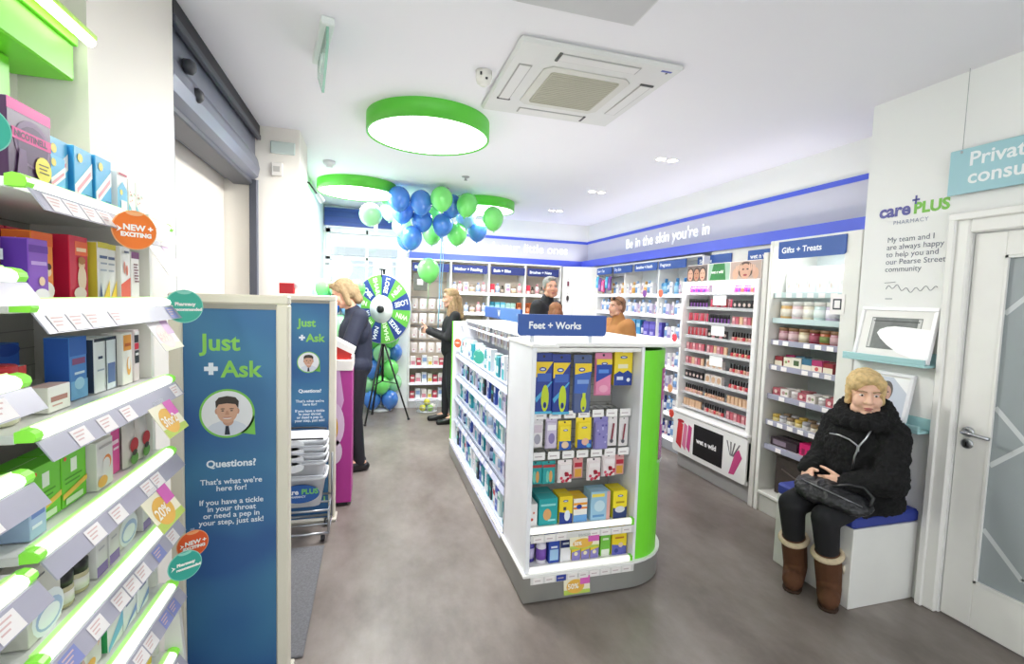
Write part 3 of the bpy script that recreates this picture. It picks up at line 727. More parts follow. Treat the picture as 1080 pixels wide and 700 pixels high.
seton(4, [(gl_, .10, .0), (mr, .21, .05), (bk, .195, .0), (bk, .255, .0), (gy, .32, .0), (gy, .38, .0), (gl_, .47, .01), (gy, .57, .0)], 'on fifth left wall shelf')
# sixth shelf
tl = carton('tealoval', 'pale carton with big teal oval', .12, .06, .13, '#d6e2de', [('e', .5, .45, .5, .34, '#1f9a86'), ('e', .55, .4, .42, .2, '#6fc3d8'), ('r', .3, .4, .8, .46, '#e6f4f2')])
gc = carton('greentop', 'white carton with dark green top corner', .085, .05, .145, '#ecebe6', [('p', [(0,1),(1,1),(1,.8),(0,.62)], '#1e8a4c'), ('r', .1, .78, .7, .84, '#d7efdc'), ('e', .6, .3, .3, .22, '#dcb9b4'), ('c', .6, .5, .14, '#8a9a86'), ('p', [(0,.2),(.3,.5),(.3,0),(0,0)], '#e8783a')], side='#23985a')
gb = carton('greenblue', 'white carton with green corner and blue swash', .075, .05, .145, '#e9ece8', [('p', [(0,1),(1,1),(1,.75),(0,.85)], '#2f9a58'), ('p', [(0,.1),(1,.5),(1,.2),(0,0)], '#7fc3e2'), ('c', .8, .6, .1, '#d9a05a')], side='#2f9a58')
bw = carton('bluewave', 'white carton with cobalt wave', .07, .05, .14, '#eceef2', [('p', [(0,.6),(1,.9),(1,1),(0,1)], '#3d57b5'), ('p', [(0,0),(1,.3),(1,.15),(0,0)], '#8aa0dd'), ('r', .15, .45, .75, .5, '#7a86a8')])
seton(5, [(tl, .085, .0), (gc, .20, .0), (gw, .29, .01), (gb, .375, .0), (bw, .455, .0), (bw, .535, .0)], 'on sixth left wall shelf')
yl = carton('yellowstripe', 'pale carton with yellow and violet stripe', .06, .05, .14, '#e2e0de', [('r', 0, .15, 1, .4, '#e8c63a'), ('r', 0, .4, 1, .6, '#6a58a0'), ('r', .2, .75, .8, .8, '#8a8894')])
seton(6, [(gc, .16, .0), (gy, .25, .0), (gc, .33, .0), (gy, .415, .0), (yl, .48, .0), (yl, .55, .0)], 'on seventh left wall shelf')
# near bay: only its far ends show
F = Frame(-.575, NY0, 0, PI/2)
def setn(level, items, where): row(F, [(k, x, y + .055, NLEV[level] + .001, *r) for k, x, y, *r in items], where)
mist = pouch('greywhitebag', 'frosted clear bag with blue label', .11, .125, .05, '#b9c9dd', [('r', .05, .55, .95, .9, '#dfe8f1'), ('e', .35, .3, .3, .14, '#6f93d0'), ('e', .8, .25, .14, .18, '#e8a45a')])
gpl = bottle('palegreenbottle', 'pale green plastic bottle', .04, .15, '#cfe0d6', '#e6efe9', '#dfe9e3')
dkp = carton('darkviolet', 'dark navy carton with ribbed side', .09, .07, .12, '#2b2750', [('r', 0, .1 + .12*i, 1, .13 + .12*i, '#453f70') for i in range(7)])
seaj = carton('seagreen', 'sea green and white carton', .09, .06, .12, '#e6efec', [('e', .5, .5, .6, .3, '#2fa08a'), ('r', .2, .8, .8, .86, '#6a8a80')])
setn(0, [(mist, .455, .0), (mist, .345, .0)], 'on nearest bay, upper shelf')
setn(2, [(gpl, .47, .0), (gpl, .385, .0)], 'on nearest bay, third shelf')
setn(3, [(dkp, .465, .01), (dkp, .365, .01)], 'on nearest bay, fourth shelf')
setn(4, [(seaj, .465, .0), (seaj, .365, .0)], 'on nearest bay, fifth shelf')
setn(1, [(rw, .44, .02), (rj, .36, .0)], 'on nearest bay, second shelf')

# ---- hanging promotion flaps and round shelf wobblers
def flap(loc, lab, pink=True, rz=PI/2, w=.12, h=.085, tilt=-.55, faint=False, body='50%'):
    t = thing('promotion_flap', lab, 'price flap', loc, rz, 'promotion flaps hung from left shelves' )
    X = rot('X', tilt); mb = MB()
    mb.rbox(-w/2, w/2, -.0008, .0008, -h, 0, M('#f2ecd0' if not faint else '#f7f1f1'), .0004, X)
    a = '#e9b54a' if not faint else '#f1dcc8'
    mb.add([(-w*.06+w*.34*math.cos(2*PI*i/20), -.0014, -h*.55+h*.4*math.sin(2*PI*i/20)) for i in range(20)], [tuple(range(20))], M(a if not faint else '#f4d9d4'), X=X)
    mb.quad([(w*.12, -.0018, -h*.48), (w*.5, -.0018, -h*.48), (w*.5, -.0018, 0), (w*.12, -.0018, 0)], M('#d965b8' if not faint else '#dcb6dc'), X)
    mb.quad([(-w*.5, -.0012, -h), (w*.5, -.0012, -h), (w*.5, -.0012, -h*.8), (-w*.5, -.0012, -h*.72)], M('#b9cf5a' if not faint else '#e3e8c8'), X)
    put_text(mb, body, h*.42, M('#fff6e6'), X @ tr(-w*.36, -.0022, -h*.68) @ FACE_SOUTH, bold=.0008)
    mb.build('printed_card', t)
    mb = MB(); mb.box(-w*.2, w*.2, -.002, .004, -.004, .012, CLEAR); mb.build('clip', t)
flap((-.585, 1.60, 1.70), 'pale washed out promotion flap under the top left shelf', faint=True, w=.14, h=.10)
flap((-.585, 1.58, 1.485), 'pale pink promotion flap under second left shelf', faint=True, w=.13, h=.09)
flap((-.57, 1.55, 1.255), 'yellow and pink promotion flap under third left shelf', w=.14, h=.095, body='3for2')
flap((-.57, 1.50, 1.02), 'yellow promotion flap with orange roundel under fourth left shelf', w=.15, h=.10, body='20%')
def wobbler(loc, rz, r, c, ring, lines, lab, tilt=0.0):
    t = thing('shelf_wobbler', lab, 'shelf sign', loc, rz, 'round shelf wobblers')
    mb = MB(); mb.prism(circle(0, 0, r, 36), -.001, .001, M(ring), 'y'); mb.prism(circle(0, 0, r*.95, 36), -.0016, .0, M(c), 'y')
    for i, (s, sz, x, z) in enumerate(lines): put_text(mb, s, sz*r, M('#f9f6f0'), tr(x*r, -.0022, z*r) @ FACE_SOUTH, bold=.0008)
    mb.add([(-.0+r*.42*math.cos(2*PI*i/16), -.0024, r*.92+r*.2*math.sin(2*PI*i/16)) for i in range(8, 17)], [tuple(range(9))], M(ring))
    mb.prism([(-r*.8, -r*.15), (-r*.55, r*.02), (-r*.8, r*.18), (-r*.7, r*.02)], -.0026, -.0018, M('#f9f6f0'), 'y')
    mb.build('disc', t)
    mb = MB(); mb.box(-.006, .006, .001, .002, -r*.2, r*1.15, CLEAR); mb.build('stem', t)
wobbler((-.545, 1.365, 1.715), .75, .046, '#ef7a27', '#f3b27a', [('NEW +', .42, -.52, -.02), ('EXCITING', .3, -.62, -.34)], 'orange round NEW wobbler on the top left wall shelf edge')
wobbler((-.565, 1.735, 1.525), .55, .052, '#3fb49c', '#8fd8c6', [('Pharmacy', .27, -.48, .05), ('recommended', .24, -.5, -.26)], 'teal round wobbler at far end of second left shelf')
wobbler((-.55, 1.735, .755), .55, .045, '#e2561f', '#f0a06a', [('NEW +', .42, -.5, -.02), ('EXCITING', .3, -.6, -.34)], 'orange red round wobbler low at shelving end, behind a teal one')
wobbler((-.535, 1.62, .745), .6, .045, '#36a897', '#8fd8c6', [('Pharmacy', .27, -.48, .05), ('recommended', .24, -.5, -.26)], 'teal round wobbler low at shelving end before an orange one')
wobbler((-.60, .985, 1.825), .9, .04, '#3fb49c', '#8fd8c6', [], 'teal round wobbler cut by left picture edge beside purple carton')

# ================================================================ SECURITY GATES
def bubble(mb, cx, cz, r, y, photo=True):
    mb.add([(cx+r*math.cos(2*PI*i/40), y, cz+r*math.sin(2*PI*i/40)) for i in range(40)], [tuple(range(40))], M('#7ac653'))
    mb.quad([(cx+r*.45, y, cz-r*.8), (cx+r*1.02, y, cz-r*.92), (cx+r*.98, y, cz-r*.1)], M('#7ac653'))
    mb.add([(cx+r*.92*math.cos(2*PI*i/40), y-.0004, cz+r*.92*math.sin(2*PI*i/40)) for i in range(40)], [tuple(range(40))], M('#e9eaec'))
    def E(u, v, a, b, c, k, t0=0, t1=2*PI, n=28):
        mb.add([(cx+r*(u+a*math.cos(t0+(t1-t0)*i/n)), y-.0004*k, cz+r*(v+b*math.sin(t0+(t1-t0)*i/n))) for i in range(n+1)], [tuple(range(n+1))], M(c))
    # shoulders, tie, neck, face, hair, features
    mb.add([(cx+r*u, y-.0008, cz+r*v) for u, v in ((-.72,-.57),(-.55,-.42),(-.25,-.3),(.3,-.3),(.6,-.45),(.72,-.57),(.5,-.77),(.2,-.9),(-.2,-.9),(-.5,-.77))], [tuple(range(10))], M('#d3d9e4'))
    E(.03, -.3, .2, .2, '#c79a82', 3)
    E(.0, .12, .38, .5, '#d5a78d', 4)
    E(-.38, .1, .06, .12, '#c9987d', 3); E(.38, .1, .06, .12, '#c9987d', 3)
    mb.add([(cx+r*u, y-.0018, cz+r*v) for u, v in ((-.4,.2),(-.36,.28),(-.3,.38),(0,.42),(.3,.38),(.36,.28),(.4,.2),(.42,.5),(.3,.66),(0,.72),(-.3,.66),(-.42,.5))], [tuple(range(12))], M('#3d332e'))
    for sx in (-1, 1):
        E(sx*.16, .2, .085, .02, '#54423a', 5); E(sx*.16, .12, .05, .025, '#3d3a3a', 6)
    mb.add([(cx+r*u, y-.0022, cz+r*v) for u, v in ((-.03,.12),(.03,.12),(.08,-.05),(-.08,-.05))], [(0,1,2,3)], M('#c48f76'))
    E(0, -.16, .17, .06, '#f1e9e4', 6, PI, 2*PI); E(0, -.155, .18, .02, '#b56f62', 7)
    mb.add([(cx+r*u, y-.0022, cz+r*v) for u, v in ((-.06,-.5),(.05,-.5),(.1,-.86),(-.1,-.86))], [(0,1,2,3)], M('#2c3242'))
def gate_print(X0, W, H, y, body, sc):
    lay = MB(); lays = [('headline', lay)]; G = M('#8ccf5a', .5); Wt = M('#e6eef6', .5)
    cx = X0 + W*.5
    put_text(lay, 'Just', .092*sc, G, tr(X0+W*.19, y, H*.865) @ FACE_SOUTH, bold=.0022)
    lay = MB(); lays.append(('headline', lay)); put_text(lay, 'Ask', .092*sc, G, tr(X0+W*.40, y, H*.80) @ FACE_SOUTH, bold=.0022)
    lay = MB(); lays.append(('plus_mark', lay)); a, b = X0+W*.29, H*.8+.033*sc; s = .024*sc
    lay.box(a-s, a+s, y-.0003, y, b-s*.36, b+s*.36, Wt); lay.box(a-s*.36, a+s*.36, y-.0004, y, b-s, b+s, Wt)
    lay = MB(); lays.append(('portrait_bubble', lay)); bubble(lay, X0+W*.46, H*.71, W*.30, y-.0002)
    lay = MB(); lays.append(('question_heading', lay)); put_text(lay, 'Questions?', .04*sc, Wt, tr(cx, y, H*.578) @ FACE_SOUTH, bold=.0012, align='CENTER')
    lay = MB(); lays.append(('question_body', lay)); put_text(lay, "That's what we're\nhere for!", .031*sc, Wt, tr(cx, y, H*.535) @ FACE_SOUTH, bold=.0005, align='CENTER', line=.9)
    lay = MB(); lays.append(('question_body', lay)); put_text(lay, "If you have a tickle\nin your throat\nor need a pep in\nyour step, just ask!", .031*sc, Wt, tr(cx, y, H*.535-.031*sc*2.7) @ FACE_SOUTH, bold=.0005, align='CENTER', line=.9)
    return lays
def banner_mat():
    m = bpy.data.materials.new('banner_print'); m.use_nodes = True; nt = m.node_tree; bs = nt.nodes['Principled BSDF']
    tc = nt.nodes.new('ShaderNodeTexCoord'); n = nt.nodes.new('ShaderNodeTexNoise'); n.inputs['Scale'].default_value = 2.6; n.inputs['Detail'].default_value = 1
    r = nt.nodes.new('ShaderNodeValToRGB'); r.color_ramp.elements[0].color = rgb('#2f5c94'); r.color_ramp.elements[1].color = rgb('#4888a8')
    r.color_ramp.elements[0].position = .38; r.color_ramp.elements[1].position = .75
    nt.links.new(tc.outputs['Object'], n.inputs['Vector']); nt.links.new(n.outputs['Fac'], r.inputs[0]); nt.links.new(r.outputs[0], bs.inputs['Base Color'])
    bs.inputs['Roughness'].default_value = .45
    return m
BAN = banner_mat(); GF = M('#e3ddcc', .4)
def gate(x0, x1, y, lab, post, sc, low=False):
    t = thing('security_gate', lab, 'security gate', ((x0+x1)/2, y, 0)); w = (x1-x0)/2; H = 1.565
    for s, nm in ((-1, 'post'), (1, 'post')):
        mb = MB(); a = s*w; mb.rbox(min(a, a-s*post), max(a, a-s*post), -.02, .05, .0, H-.035, GF, .006); mb.build(nm, t)
    mb = MB(); mb.rbox(-w, w, -.02, .05, H-.036, H, GF, .006); mb.build('top_bar', t)
    mb = MB(); mb.rbox(-w+post, w-post, -.012, .035, .02, H-.036, BAN, .002); p = mb.build('banner_panel', t)
    mb = MB(); mb.box(-w+post, w-post, -.0155, -.012, H-.055, H-.036, M('#9a978c', .4)); mb.build('banner_clip', t)
    X0, W = -w+post, 2*(w-post)
    lays = gate_print(X0, W, H, -.0128, None, sc)
    for nm, l_ in lays: l_.build(nm, p)
    if low:
        mb = MB(); put_text(mb, 'care', .06, M('#e6eef6'), tr(-w+.06, -.0126, .13) @ FACE_SOUTH, bold=.002); put_text(mb, 'PLUS', .06, M('#9be06a'), tr(-w+.06+.135, -.0126, .13) @ FACE_SOUTH, bold=.002); mb.build('logo', p)
    mb = MB(); mb.rbox(-w-.01, w+.01, -.05, .08, 0, .02, M('#cfcabd', .4), .004); mb.build('foot_plate', t)
gate(-.715, -.31, 2.05, 'nearest upright security gate with blue Just Ask banner by the shelving', .045, .95)
gate(-.565, -.233, 3.5, 'farther security gate with blue Just Ask banner behind the stacked baskets', .045, .8, True)

# ---- shopping baskets stacked on a wheeled frame before the farther gate
t = thing('basket_stand', 'wheeled chrome stand carrying stacked baskets in front of farther gate', 'stand', (-.45, 3.3, 0))
mb = MB()
mb.tube([(-.2, -.13, .06), (.2, -.13, .06), (.2, .14, .06), (-.2, .14, .06)], .009, STEEL, 8, closed=True)
mb.tube([(-.2, 0, .06), (.2, 0, .06)], .007, STEEL, 8); mb.build('base_frame', t)
mb = MB(); mb.tube([(-.2, -.13, .21), (.2, -.13, .21), (.2, .14, .21), (-.2, .14, .21)], .008, STEEL, 8, closed=True)
mb.tube([(-.2, .0, .213), (.2, .0, .213)], .007, STEEL, 8)
for sx in (-.2, .2): mb.tube([(sx, -.13, .06), (sx, -.13, .21)], .007, STEEL, 8)
mb.build('basket_rack', t)
for sx in (-1, 1):
    for sy in (-1, 1):
        mb = MB(); mb.rbox(sx*.165-.012, sx*.165+.012, sy*.11-.012, sy*.11+.012, .028, .05, STEEL, .003); c = mb.build('castor', t)
        mb = MB(); mb.lathe([(.022, -.012), (.026, -.006), (.026, .006), (.022, .012)], DARK, 16, tr(sx*.165, sy*.11, .026) @ rot('Y', PI/2)); mb.build('wheel', c)
mb = MB(); mb.tube([(.2, .13, .07), (.2, .13, .5)], .007, STEEL); mb.build('upright', t); mb = MB(); mb.tube([(-.2, .13, .07), (-.2, .13, .5)], .007, STEEL); mb.build('upright', t)
BW = M('#e4e6ea', .3)
for i in range(5):
    z = .225 if i == 0 else .275 + i*.047
    lab = ('white oval shopping basket with blue pharmacy plaque, bottom of the stack', 'white shopping basket second from the bottom of the stack', 'white shopping basket in the middle of the stack', 'white shopping basket second from the top of stack', 'white shopping basket on top of the stack with folded black handles')[i]
    t = thing('shopping_basket', lab, 'basket', (-.45, 3.3, z), 0, 'shopping baskets stacked by the gate')
    mb = MB(); n = 28
    rim = lambda a: (max(-.175, min(.175, .215*math.cos(a))), max(-.115, min(.115, .15*math.sin(a))))
    vs = []; fs = []; hh = .2
    for sc_, zz in ((.82, 0), (1.0, hh), (1.06, hh), (1.06, hh-.02), (.985, hh-.02), (.80, .006)):
        for k in range(n):
            x, y = rim(2*PI*k/n); vs.append((x*sc_, y*sc_, zz))
    for j in range(5):
        for k in range(n): fs.append((j*n+k, j*n+(k+1) % n, (j+1)*n+(k+1) % n, (j+1)*n+k))
    fs.append(tuple(range(n))[::-1]); fs.append(tuple(5*n+k for k in range(n)))
    mb.add(vs, fs, BW, True); mb.build('tub', t)
    if i == 0:
        mb = MB(); mb.prism(circle(.03, .1, .115, 28, .058), -.132, -.122, M('#2d5fa6', .4), 'y')
        put_text(mb, 'care', .045, M('#f2f5f8'), tr(-.055, -.1325, .1) @ FACE_SOUTH, bold=.0014); put_text(mb, 'PLUS', .045, M('#7fd257'), tr(.04, -.1325, .1) @ FACE_SOUTH, bold=.0014)
        put_text(mb, 'PHARMACY', .018, M('#e2e8f0'), tr(-.03, -.1325, .078) @ FACE_SOUTH, bold=.0006)
        mb.build('logo_plaque', t)
    else:
        mb = MB(); mb.prism(circle(-.02, .175, .075, 20, .035), -.134, -.128, M('#f3f4f6', .3), 'y'); mb.build('grip_panel', t)
    for sy in ((-1, 1) if i == 4 else (-1,)):
        mb = MB(); mb.tube([(-.165, sy*.12, hh+.006), (-.1, sy*.135, hh+.012), (0, sy*.138, hh+.014), (.1, sy*.135, hh+.012), (.165, sy*.12, hh+.006)], .006, DARK if i == 4 else M('#c9ccd2'), 8); mb.build('handle', t)
# ================================================================ GONDOLA IN THE MIDDLE
GW = M('#eef0f5', .35)
t = thing('gondola', 'white double sided gondola with green end and rounded grey plinth', 'gondola', (0, 0, 0))
# plinth with a rounded near right corner
def corner(x0, x1, y0, y1, r):
    pts = [(x0, y0), (x1-r, y0)]
    pts += [(x1-r + r*math.sin(a*PI/20), y0+r - r*math.cos(a*PI/20)) for a in range(1, 11)]
    pts += [(x1, y1), (x0, y1)]
    return pts
mb = MB(); mb.prism(corner(.765, 1.705, 2.265, 4.76, .33), .012, .148, M('#a4a5a2', .32, .45), 'z', smooth=True); mb.build('plinth', t)
mb = MB(); mb.prism(corner(.79, 1.68, 2.29, 4.74, .31), 0, .013, M('#2a2a2c', .6), 'z'); mb.build('toe_kick', t)
mb = MB(); mb.prism(corner(.762, 1.71, 2.26, 4.765, .33), .148, .16, M('#f2f2f0', .35), 'z'); mb.build('plinth_top', t)
# end module
mb = MB(); mb.rbox(.775, .80, 2.28, 2.72, .16, 1.345, GW, .003); mb.build('side_panel', t)
mb = MB(); mb.rbox(1.40, 1.418, 2.28, 2.60, .16, 1.345, GW, .003); mb.build('side_panel', t)
mb = MB(); mb.box(.80, 1.40, 2.60, 2.62, .16, 1.345, M('#bdbcb7', .5))
for i in range(22): mb.box(.80, 1.40, 2.5985, 2.60, .2+i*.052, .204+i*.052, M('#96958f', .6))
mb.build('back_panel', t)
mb = MB(); mb.rbox(.80, 1.40, 2.29, 2.60, 1.318, 1.34, M('#f3f2ee', .4), .002); mb.build('top_panel', t)
pts = [(1.418, 2.285)] + [(1.418 + .24*math.sin(a*PI/24), 2.525 - .24*math.cos(a*PI/24)) for a in range(1, 13)]
pts += [(1.658, 2.72), (1.64, 2.72), (1.64, 2.525)] + [(1.418 + .222*math.sin(a*PI/24), 2.525 - .222*math.cos(a*PI/24)) for a in range(11, 0, -1)] + [(1.418, 2.303)]
mb = MB(); mb.prism(pts, .16, 1.325, M('#7ce838', .35), 'z'); mb.build('green_end_panel', t)
# long module behind: spine, ends, top
mb = MB(); mb.box(1.205, 1.23, 2.72, 4.72, .16, 1.345, M('#d7d9df', .5)); mb.build('spine_panel', t)
mb = MB(); mb.rbox(.775, 1.658, 2.70, 2.722, .16, 1.345, GW, .003); mb.build('divider_panel', t)
mb = MB(); mb.rbox(.775, 1.658, 4.72, 4.745, .16, 1.345, GW, .003); mb.build('divider_panel', t)
mb = MB(); mb.rbox(.768, .785, 4.728, 4.765, .16, 1.345, M('#7ce838', .35), .003); mb.rbox(.785, 1.658, 4.745, 4.765, .16, 1.345, M('#7ce838', .35), .003); mb.build('green_end_panel', t)
mb = MB(); mb.rbox(.90, 1.64, 2.28, 4.74, 1.345, 1.365, M('#f5f4f1', .4), .004); mb.build('top_panel', t)
mb = MB(); mb.rbox(.77, .92, 2.275, 2.73, 1.340, 1.358, M('#f5f4f1', .4), .004); mb.build('top_panel', t)
# side shelves facing the aisle, with lipped fronts, ticket rails and an under-shelf light
SLEV = [.175, .40, .615, .83, 1.04]
SH_L = M('#eaf1ff', .4, emit=.4, vary=0)
for i, z in enumerate(SLEV):
    for a, b in ((2.725, 3.385), (3.39, 4.05), (4.055, 4.715)):
        d0 = .79 if i == 0 else .83
        mb = MB(); mb.rbox(d0, 1.20, a, b, z-.018, z, M('#bfc5d6', .4), .003); s = mb.build('side_shelf', t)
        mb = MB(); mb.prism([(d0-.03, z-.045), (d0-.024, z-.045), (d0+.004, z+.012), (d0-.002, z+.012)], -b+.004, -a-.004, M('#dfe2f0', .3), 'y', Matrix.Diagonal((1, -1, 1, 1)).copy()) if False else mb.prism([(a+.004, 0), (b-.004, 0), (b-.004, .038), (a+.004, .038)], -.003, .003, M('#c3c7de', .3), 'x', tr(d0-.03, 0, z-.045) @ rot('Y', .42)); s2 = mb.build('ticket_rail', s)
        yy = a + .03
        X = tr(d0-.0335, 0, z-.045) @ rot('Y', .42)
        while yy < b-.08:
            tk = MB(); tk.quad([(-.0005, yy, .012), (-.0005, yy+.05, .012), (-.0005, yy+.05, .036), (-.0005, yy, .036)][::-1], TICKET, X); tk.build('price_ticket', s2); yy += random.choice([.11, .14, .2])
        mb = MB(); mb.box(d0+.005, d0+.02, a+.02, b-.02, z-.026, z-.018, SH_L); mb.build('light_strip', s)
mb = MB(); mb.box(.84, .86, 2.73, 4.71, 1.31, 1.32, SH_L); mb.build('light_strip', t)
# end shelves
for z, d in ((.172, 2.29), (.385, 2.29)):
    mb = MB(); mb.rbox(.80, 1.40, d, 2.60, z-.016, z, M('#f0f0ee', .4), .002); s = mb.build('end_shelf', t)
    mb = MB(); mb.rbox(.80, 1.40, d-.012, d+.012, z-.02, z+.012, M('#fdfdf6', .4, emit=.5, vary=0), .005); mb.build('shelf_lip', s)
    mb = MB(); mb.box(1.385, 1.40, d-.014, d+.014, z-.022, z+.014, M('#7ee03a', .3)); mb.build('end_cap', s)
    dd = d if z > .2 else 2.274; mb = MB(); mb.rbox(.80, 1.40, dd-.018, dd-.012, z-.062, z-.022, M('#dfdedb', .3), .002); r = mb.build('ticket_rail', s)
    for k in range(9):
        if z < .2 and k == 2: c = '#3547a0'
        else: c = '#f3efed'
        if z > .2 and k in (3, 4): continue
        q = MB(); x = .815 + k*.064; q.box(x, x+.054, dd-.0195, dd-.018, z-.058, z-.026, M(c)); q.box(x+.008, x+.04, dd-.02, dd-.0195, z-.044, z-.039, M('#c9b7ba')); q.build('price_ticket', r)
# peg rails with pegs and tickets
for z, n in ((1.30, 5), (.945, 7), (.725, 7)):
    mb = MB(); mb.rbox(.80, 1.40, 2.575, 2.595, z, z+.02, M('#cfcfcc', .4), .002); r = mb.build('peg_rail', t)
    for k in range(n):
        x = .86 + k*(.5/(n-1))
        p = MB(); p.tube([(x, 2.58, z+.012), (x, 2.40, z+.012), (x, 2.385, z+.022)], .0025, STEEL, 6); p.tube([(x, 2.58, z+.035), (x, 2.37, z+.035), (x, 2.362, z+.03)], .0018, STEEL, 6); p.build('peg', r)
        q = MB(); q.rbox(x-.035, x+.033, 2.355, 2.359, z+.008, z+.05, M('#f6f4f2', .4), .002); q.box(x-.025, x+.015, 2.3545, 2.355, z+.024, z+.03, M('#c4b7ba')); q.build('price_ticket', r)
# curved magazine card in a holder on the rounded green end
t = thing('leaflet_holder', 'pink and white curved leaflet on the right flank of the green gondola end', 'leaflet holder', (1.418, 2.525, .70))
def arc(mb, r, a0, a1, z0, z1, mat, th=.004, n=10):
    o = [(r*math.sin(math.radians(a0+(a1-a0)*i/n)), -r*math.cos(math.radians(a0+(a1-a0)*i/n))) for i in range(n+1)]
    q = [((r+th)*math.sin(math.radians(a1+(a0-a1)*i/n)), -(r+th)*math.cos(math.radians(a1+(a0-a1)*i/n))) for i in range(n+1)]
    mb.prism(q + o, z0, z1, mat, 'z')
mb = MB(); arc(mb, .2405, 38, 92, 0, .52, M('#b9559f', .4)); mg = mb.build('leaflet', t)
mb = MB(); arc(mb, .2447, 40, 70, .20, .34, M('#efe4ea', .4), .001)
for k in range(4): arc(mb, .2447, 42, 84, .39+k*.03, .402+k*.03, M('#f2dbe8', .4), .001)
mb.build('printed_panel', mg)
mb = MB(); arc(mb, .247, 36, 94, -.012, .14, CLEAR, .002); arc(mb, .2405, 36, 94, -.016, -.002, CLEAR, .01); mb.build('clear_pocket', t)

# header signs on top
def sign_board(name, lab, cat, x0, x1, y, z0, z1, txt, size, tx):
    t = thing(name, lab, cat, ((x0+x1)/2, y, z0)); w = (x1-x0)/2; h = z1-z0
    mb = MB(); r = .02; n = 4
    pts = [(-w, h), (-w, r)] + [(-w + r - r*math.cos(i*PI/8), r - r*math.sin(i*PI/8)) for i in range(1, 5)] + [(w - r + r*math.sin(i*PI/8), r - r*math.cos(i*PI/8)) for i in range(0, 5)] + [(w, h)]
    mb.prism(pts, -.006, .006, M('#2f56a4', .45), 'y'); b = mb.build('board', t)
    mb = MB(); put_text(mb, txt, size, M('#f4f7fb'), tr(-w+tx, -.0065, h*.34) @ FACE_SOUTH, bold=.0014); mb.build('lettering', b)
    return t, w, h
t, w, h = sign_board('category_sign', 'blue Feet + Works sign standing on top of the gondola end', 'sign', .70, 1.185, 2.30, 1.40, 1.508, 'Feet + Works', .05, .055)
mb = MB(); mb.box(-w, w, .006, .03, h-.012, h, M('#7a9ad8', .4)); mb.build('top_channel', t)
for s in (-.16, .16):
    mb = MB(); mb.rbox(s-.01, s+.01, .008, .022, -.036, h-.01, M('#e4e6ea', .3), .002); mb.build('bracket', t)
t = thing('category_sign', 'blue sign along the gondola side behind the Feet + Works sign', 'sign', (.79, 2.97, 1.405), -PI/2)
mb = MB(); mb.rbox(-.44, .44, -.006, .006, .045, .12, M('#2f58ac', .45), .004); b = mb.build('board', t)
mb = MB(); mb.box(.0, .44, -.0066, -.006, .047, .118, M('#4f82cc', .45)); put_text(mb, 'W', .06, M('#f4f7fb'), tr(-.06, -.0075, .062) @ FACE_SOUTH, bold=.0014); mb.build('lettering', b)  # paler blue box paints the lit half of the board, under the letter
for s in (-.4, .4):
    mb = MB(); mb.rbox(s-.008, s+.008, .006, .016, -.062, .1, M('#e4e6ea', .3), .002); mb.build('bracket', t)
flap((1.10, 2.268, .335), 'yellow and pink promotion flap on the upper end shelf edge of gondola', rz=0, w=.17, h=.062, tilt=-.12, faint=False)
flap((1.06, 2.258, .125), 'yellow and pink promotion flap on the grey gondola plinth', rz=0, w=.15, h=.09, tilt=-.12)

# ---- products on the gondola end
F = Frame(0, 0, 0, 0)
NB, YE = '#23399a', '#f4d92c'
oval = lambda u, v: [('e', u, v, .2, .04, '#1d3f9a'), ('e', u, v, .13, .018, '#dfe6f4')]
insole = hangpack('insole', 'tall blue and yellow insole pack', .105, .32, .012, '#203a92',
    [('p', [(0,1),(1,1),(.55,.78),(0,.7)], '#f2cf2e'), ('r', .1, .62, .9, .78, '#3c62b8'), ('p', [(.0,.3),(.9,.62),(1,.62),(.1,.22)], '#4fa8d8'), ('e', .58, .3, .22, .26, '#c3d62c'), ('r', .42, .12, .74, .3, '#c3d62c'), ('e', .58, .17, .1, .06, '#27438f'), ('e', .58, .17, .05, .03, '#16224a'), ('r', .0, 0, 1, .05, '#57b7dc')] + oval(.4, .86))
insole2 = hangpack('insole2', 'tall grey blue insole pack with yellow sole', .105, .32, .012, '#52628f',
    [('p', [(0,1),(1,1),(1,.84),(0,.78)], '#f2cf2e'), ('p', [(0,.78),(1,.84),(.7,.4),(0,.42)], '#3f66bd'), ('r', .15, .6, .85, .68, '#7fa0dc'), ('e', .58, .2, .17, .16, '#cddc2c'), ('r', .5, .2, .68, .42, '#cddc2c'), ('e', .58, .12, .07, .035, '#4b5a78')] + oval(.4, .88))
pinkp = hangpack('pinkinsole', 'pink and blue insole pack with yellow top', .1, .235, .012, '#e58ab0',
    [('r', 0, .85, 1, 1, '#f4d53a'), ('p', [(0,.85),(1,.85),(1,.6),(0,.38)], '#2348a8'), ('r', .15, .62, .8, .72, '#5a8fe0'), ('e', .5, .2, .3, .1, '#f0a9c4')] + oval(.5, .88))
yelp = carton('heelbox', 'yellow box with navy lower half and white seal', .11, .045, .19, '#f3da2f', [('p', [(0,.32),(.3,.42),(.5,.36),(.75,.44),(1,.34),(1,0),(0,0)], '#1f3f96'), ('r', .2, .5, .75, .62, '#efe9c2'), ('c', .8, .16, .1, '#eef2f6'), ('r', .15, .16, .5, .26, '#d9e2f2')] + oval(.5, .82), name='hanging_box')
row(F, [(insole, .868, 2.36, .985), (insole, .965, 2.355, .98), (insole2, 1.09, 2.36, .975), (pinkp, 1.215, 2.365, 1.07)], 'on top pegs of gondola end', 'insole packs on the gondola end')
row(F, [(yelp, 1.335, 2.36, 1.125)], 'on top right peg of gondola')
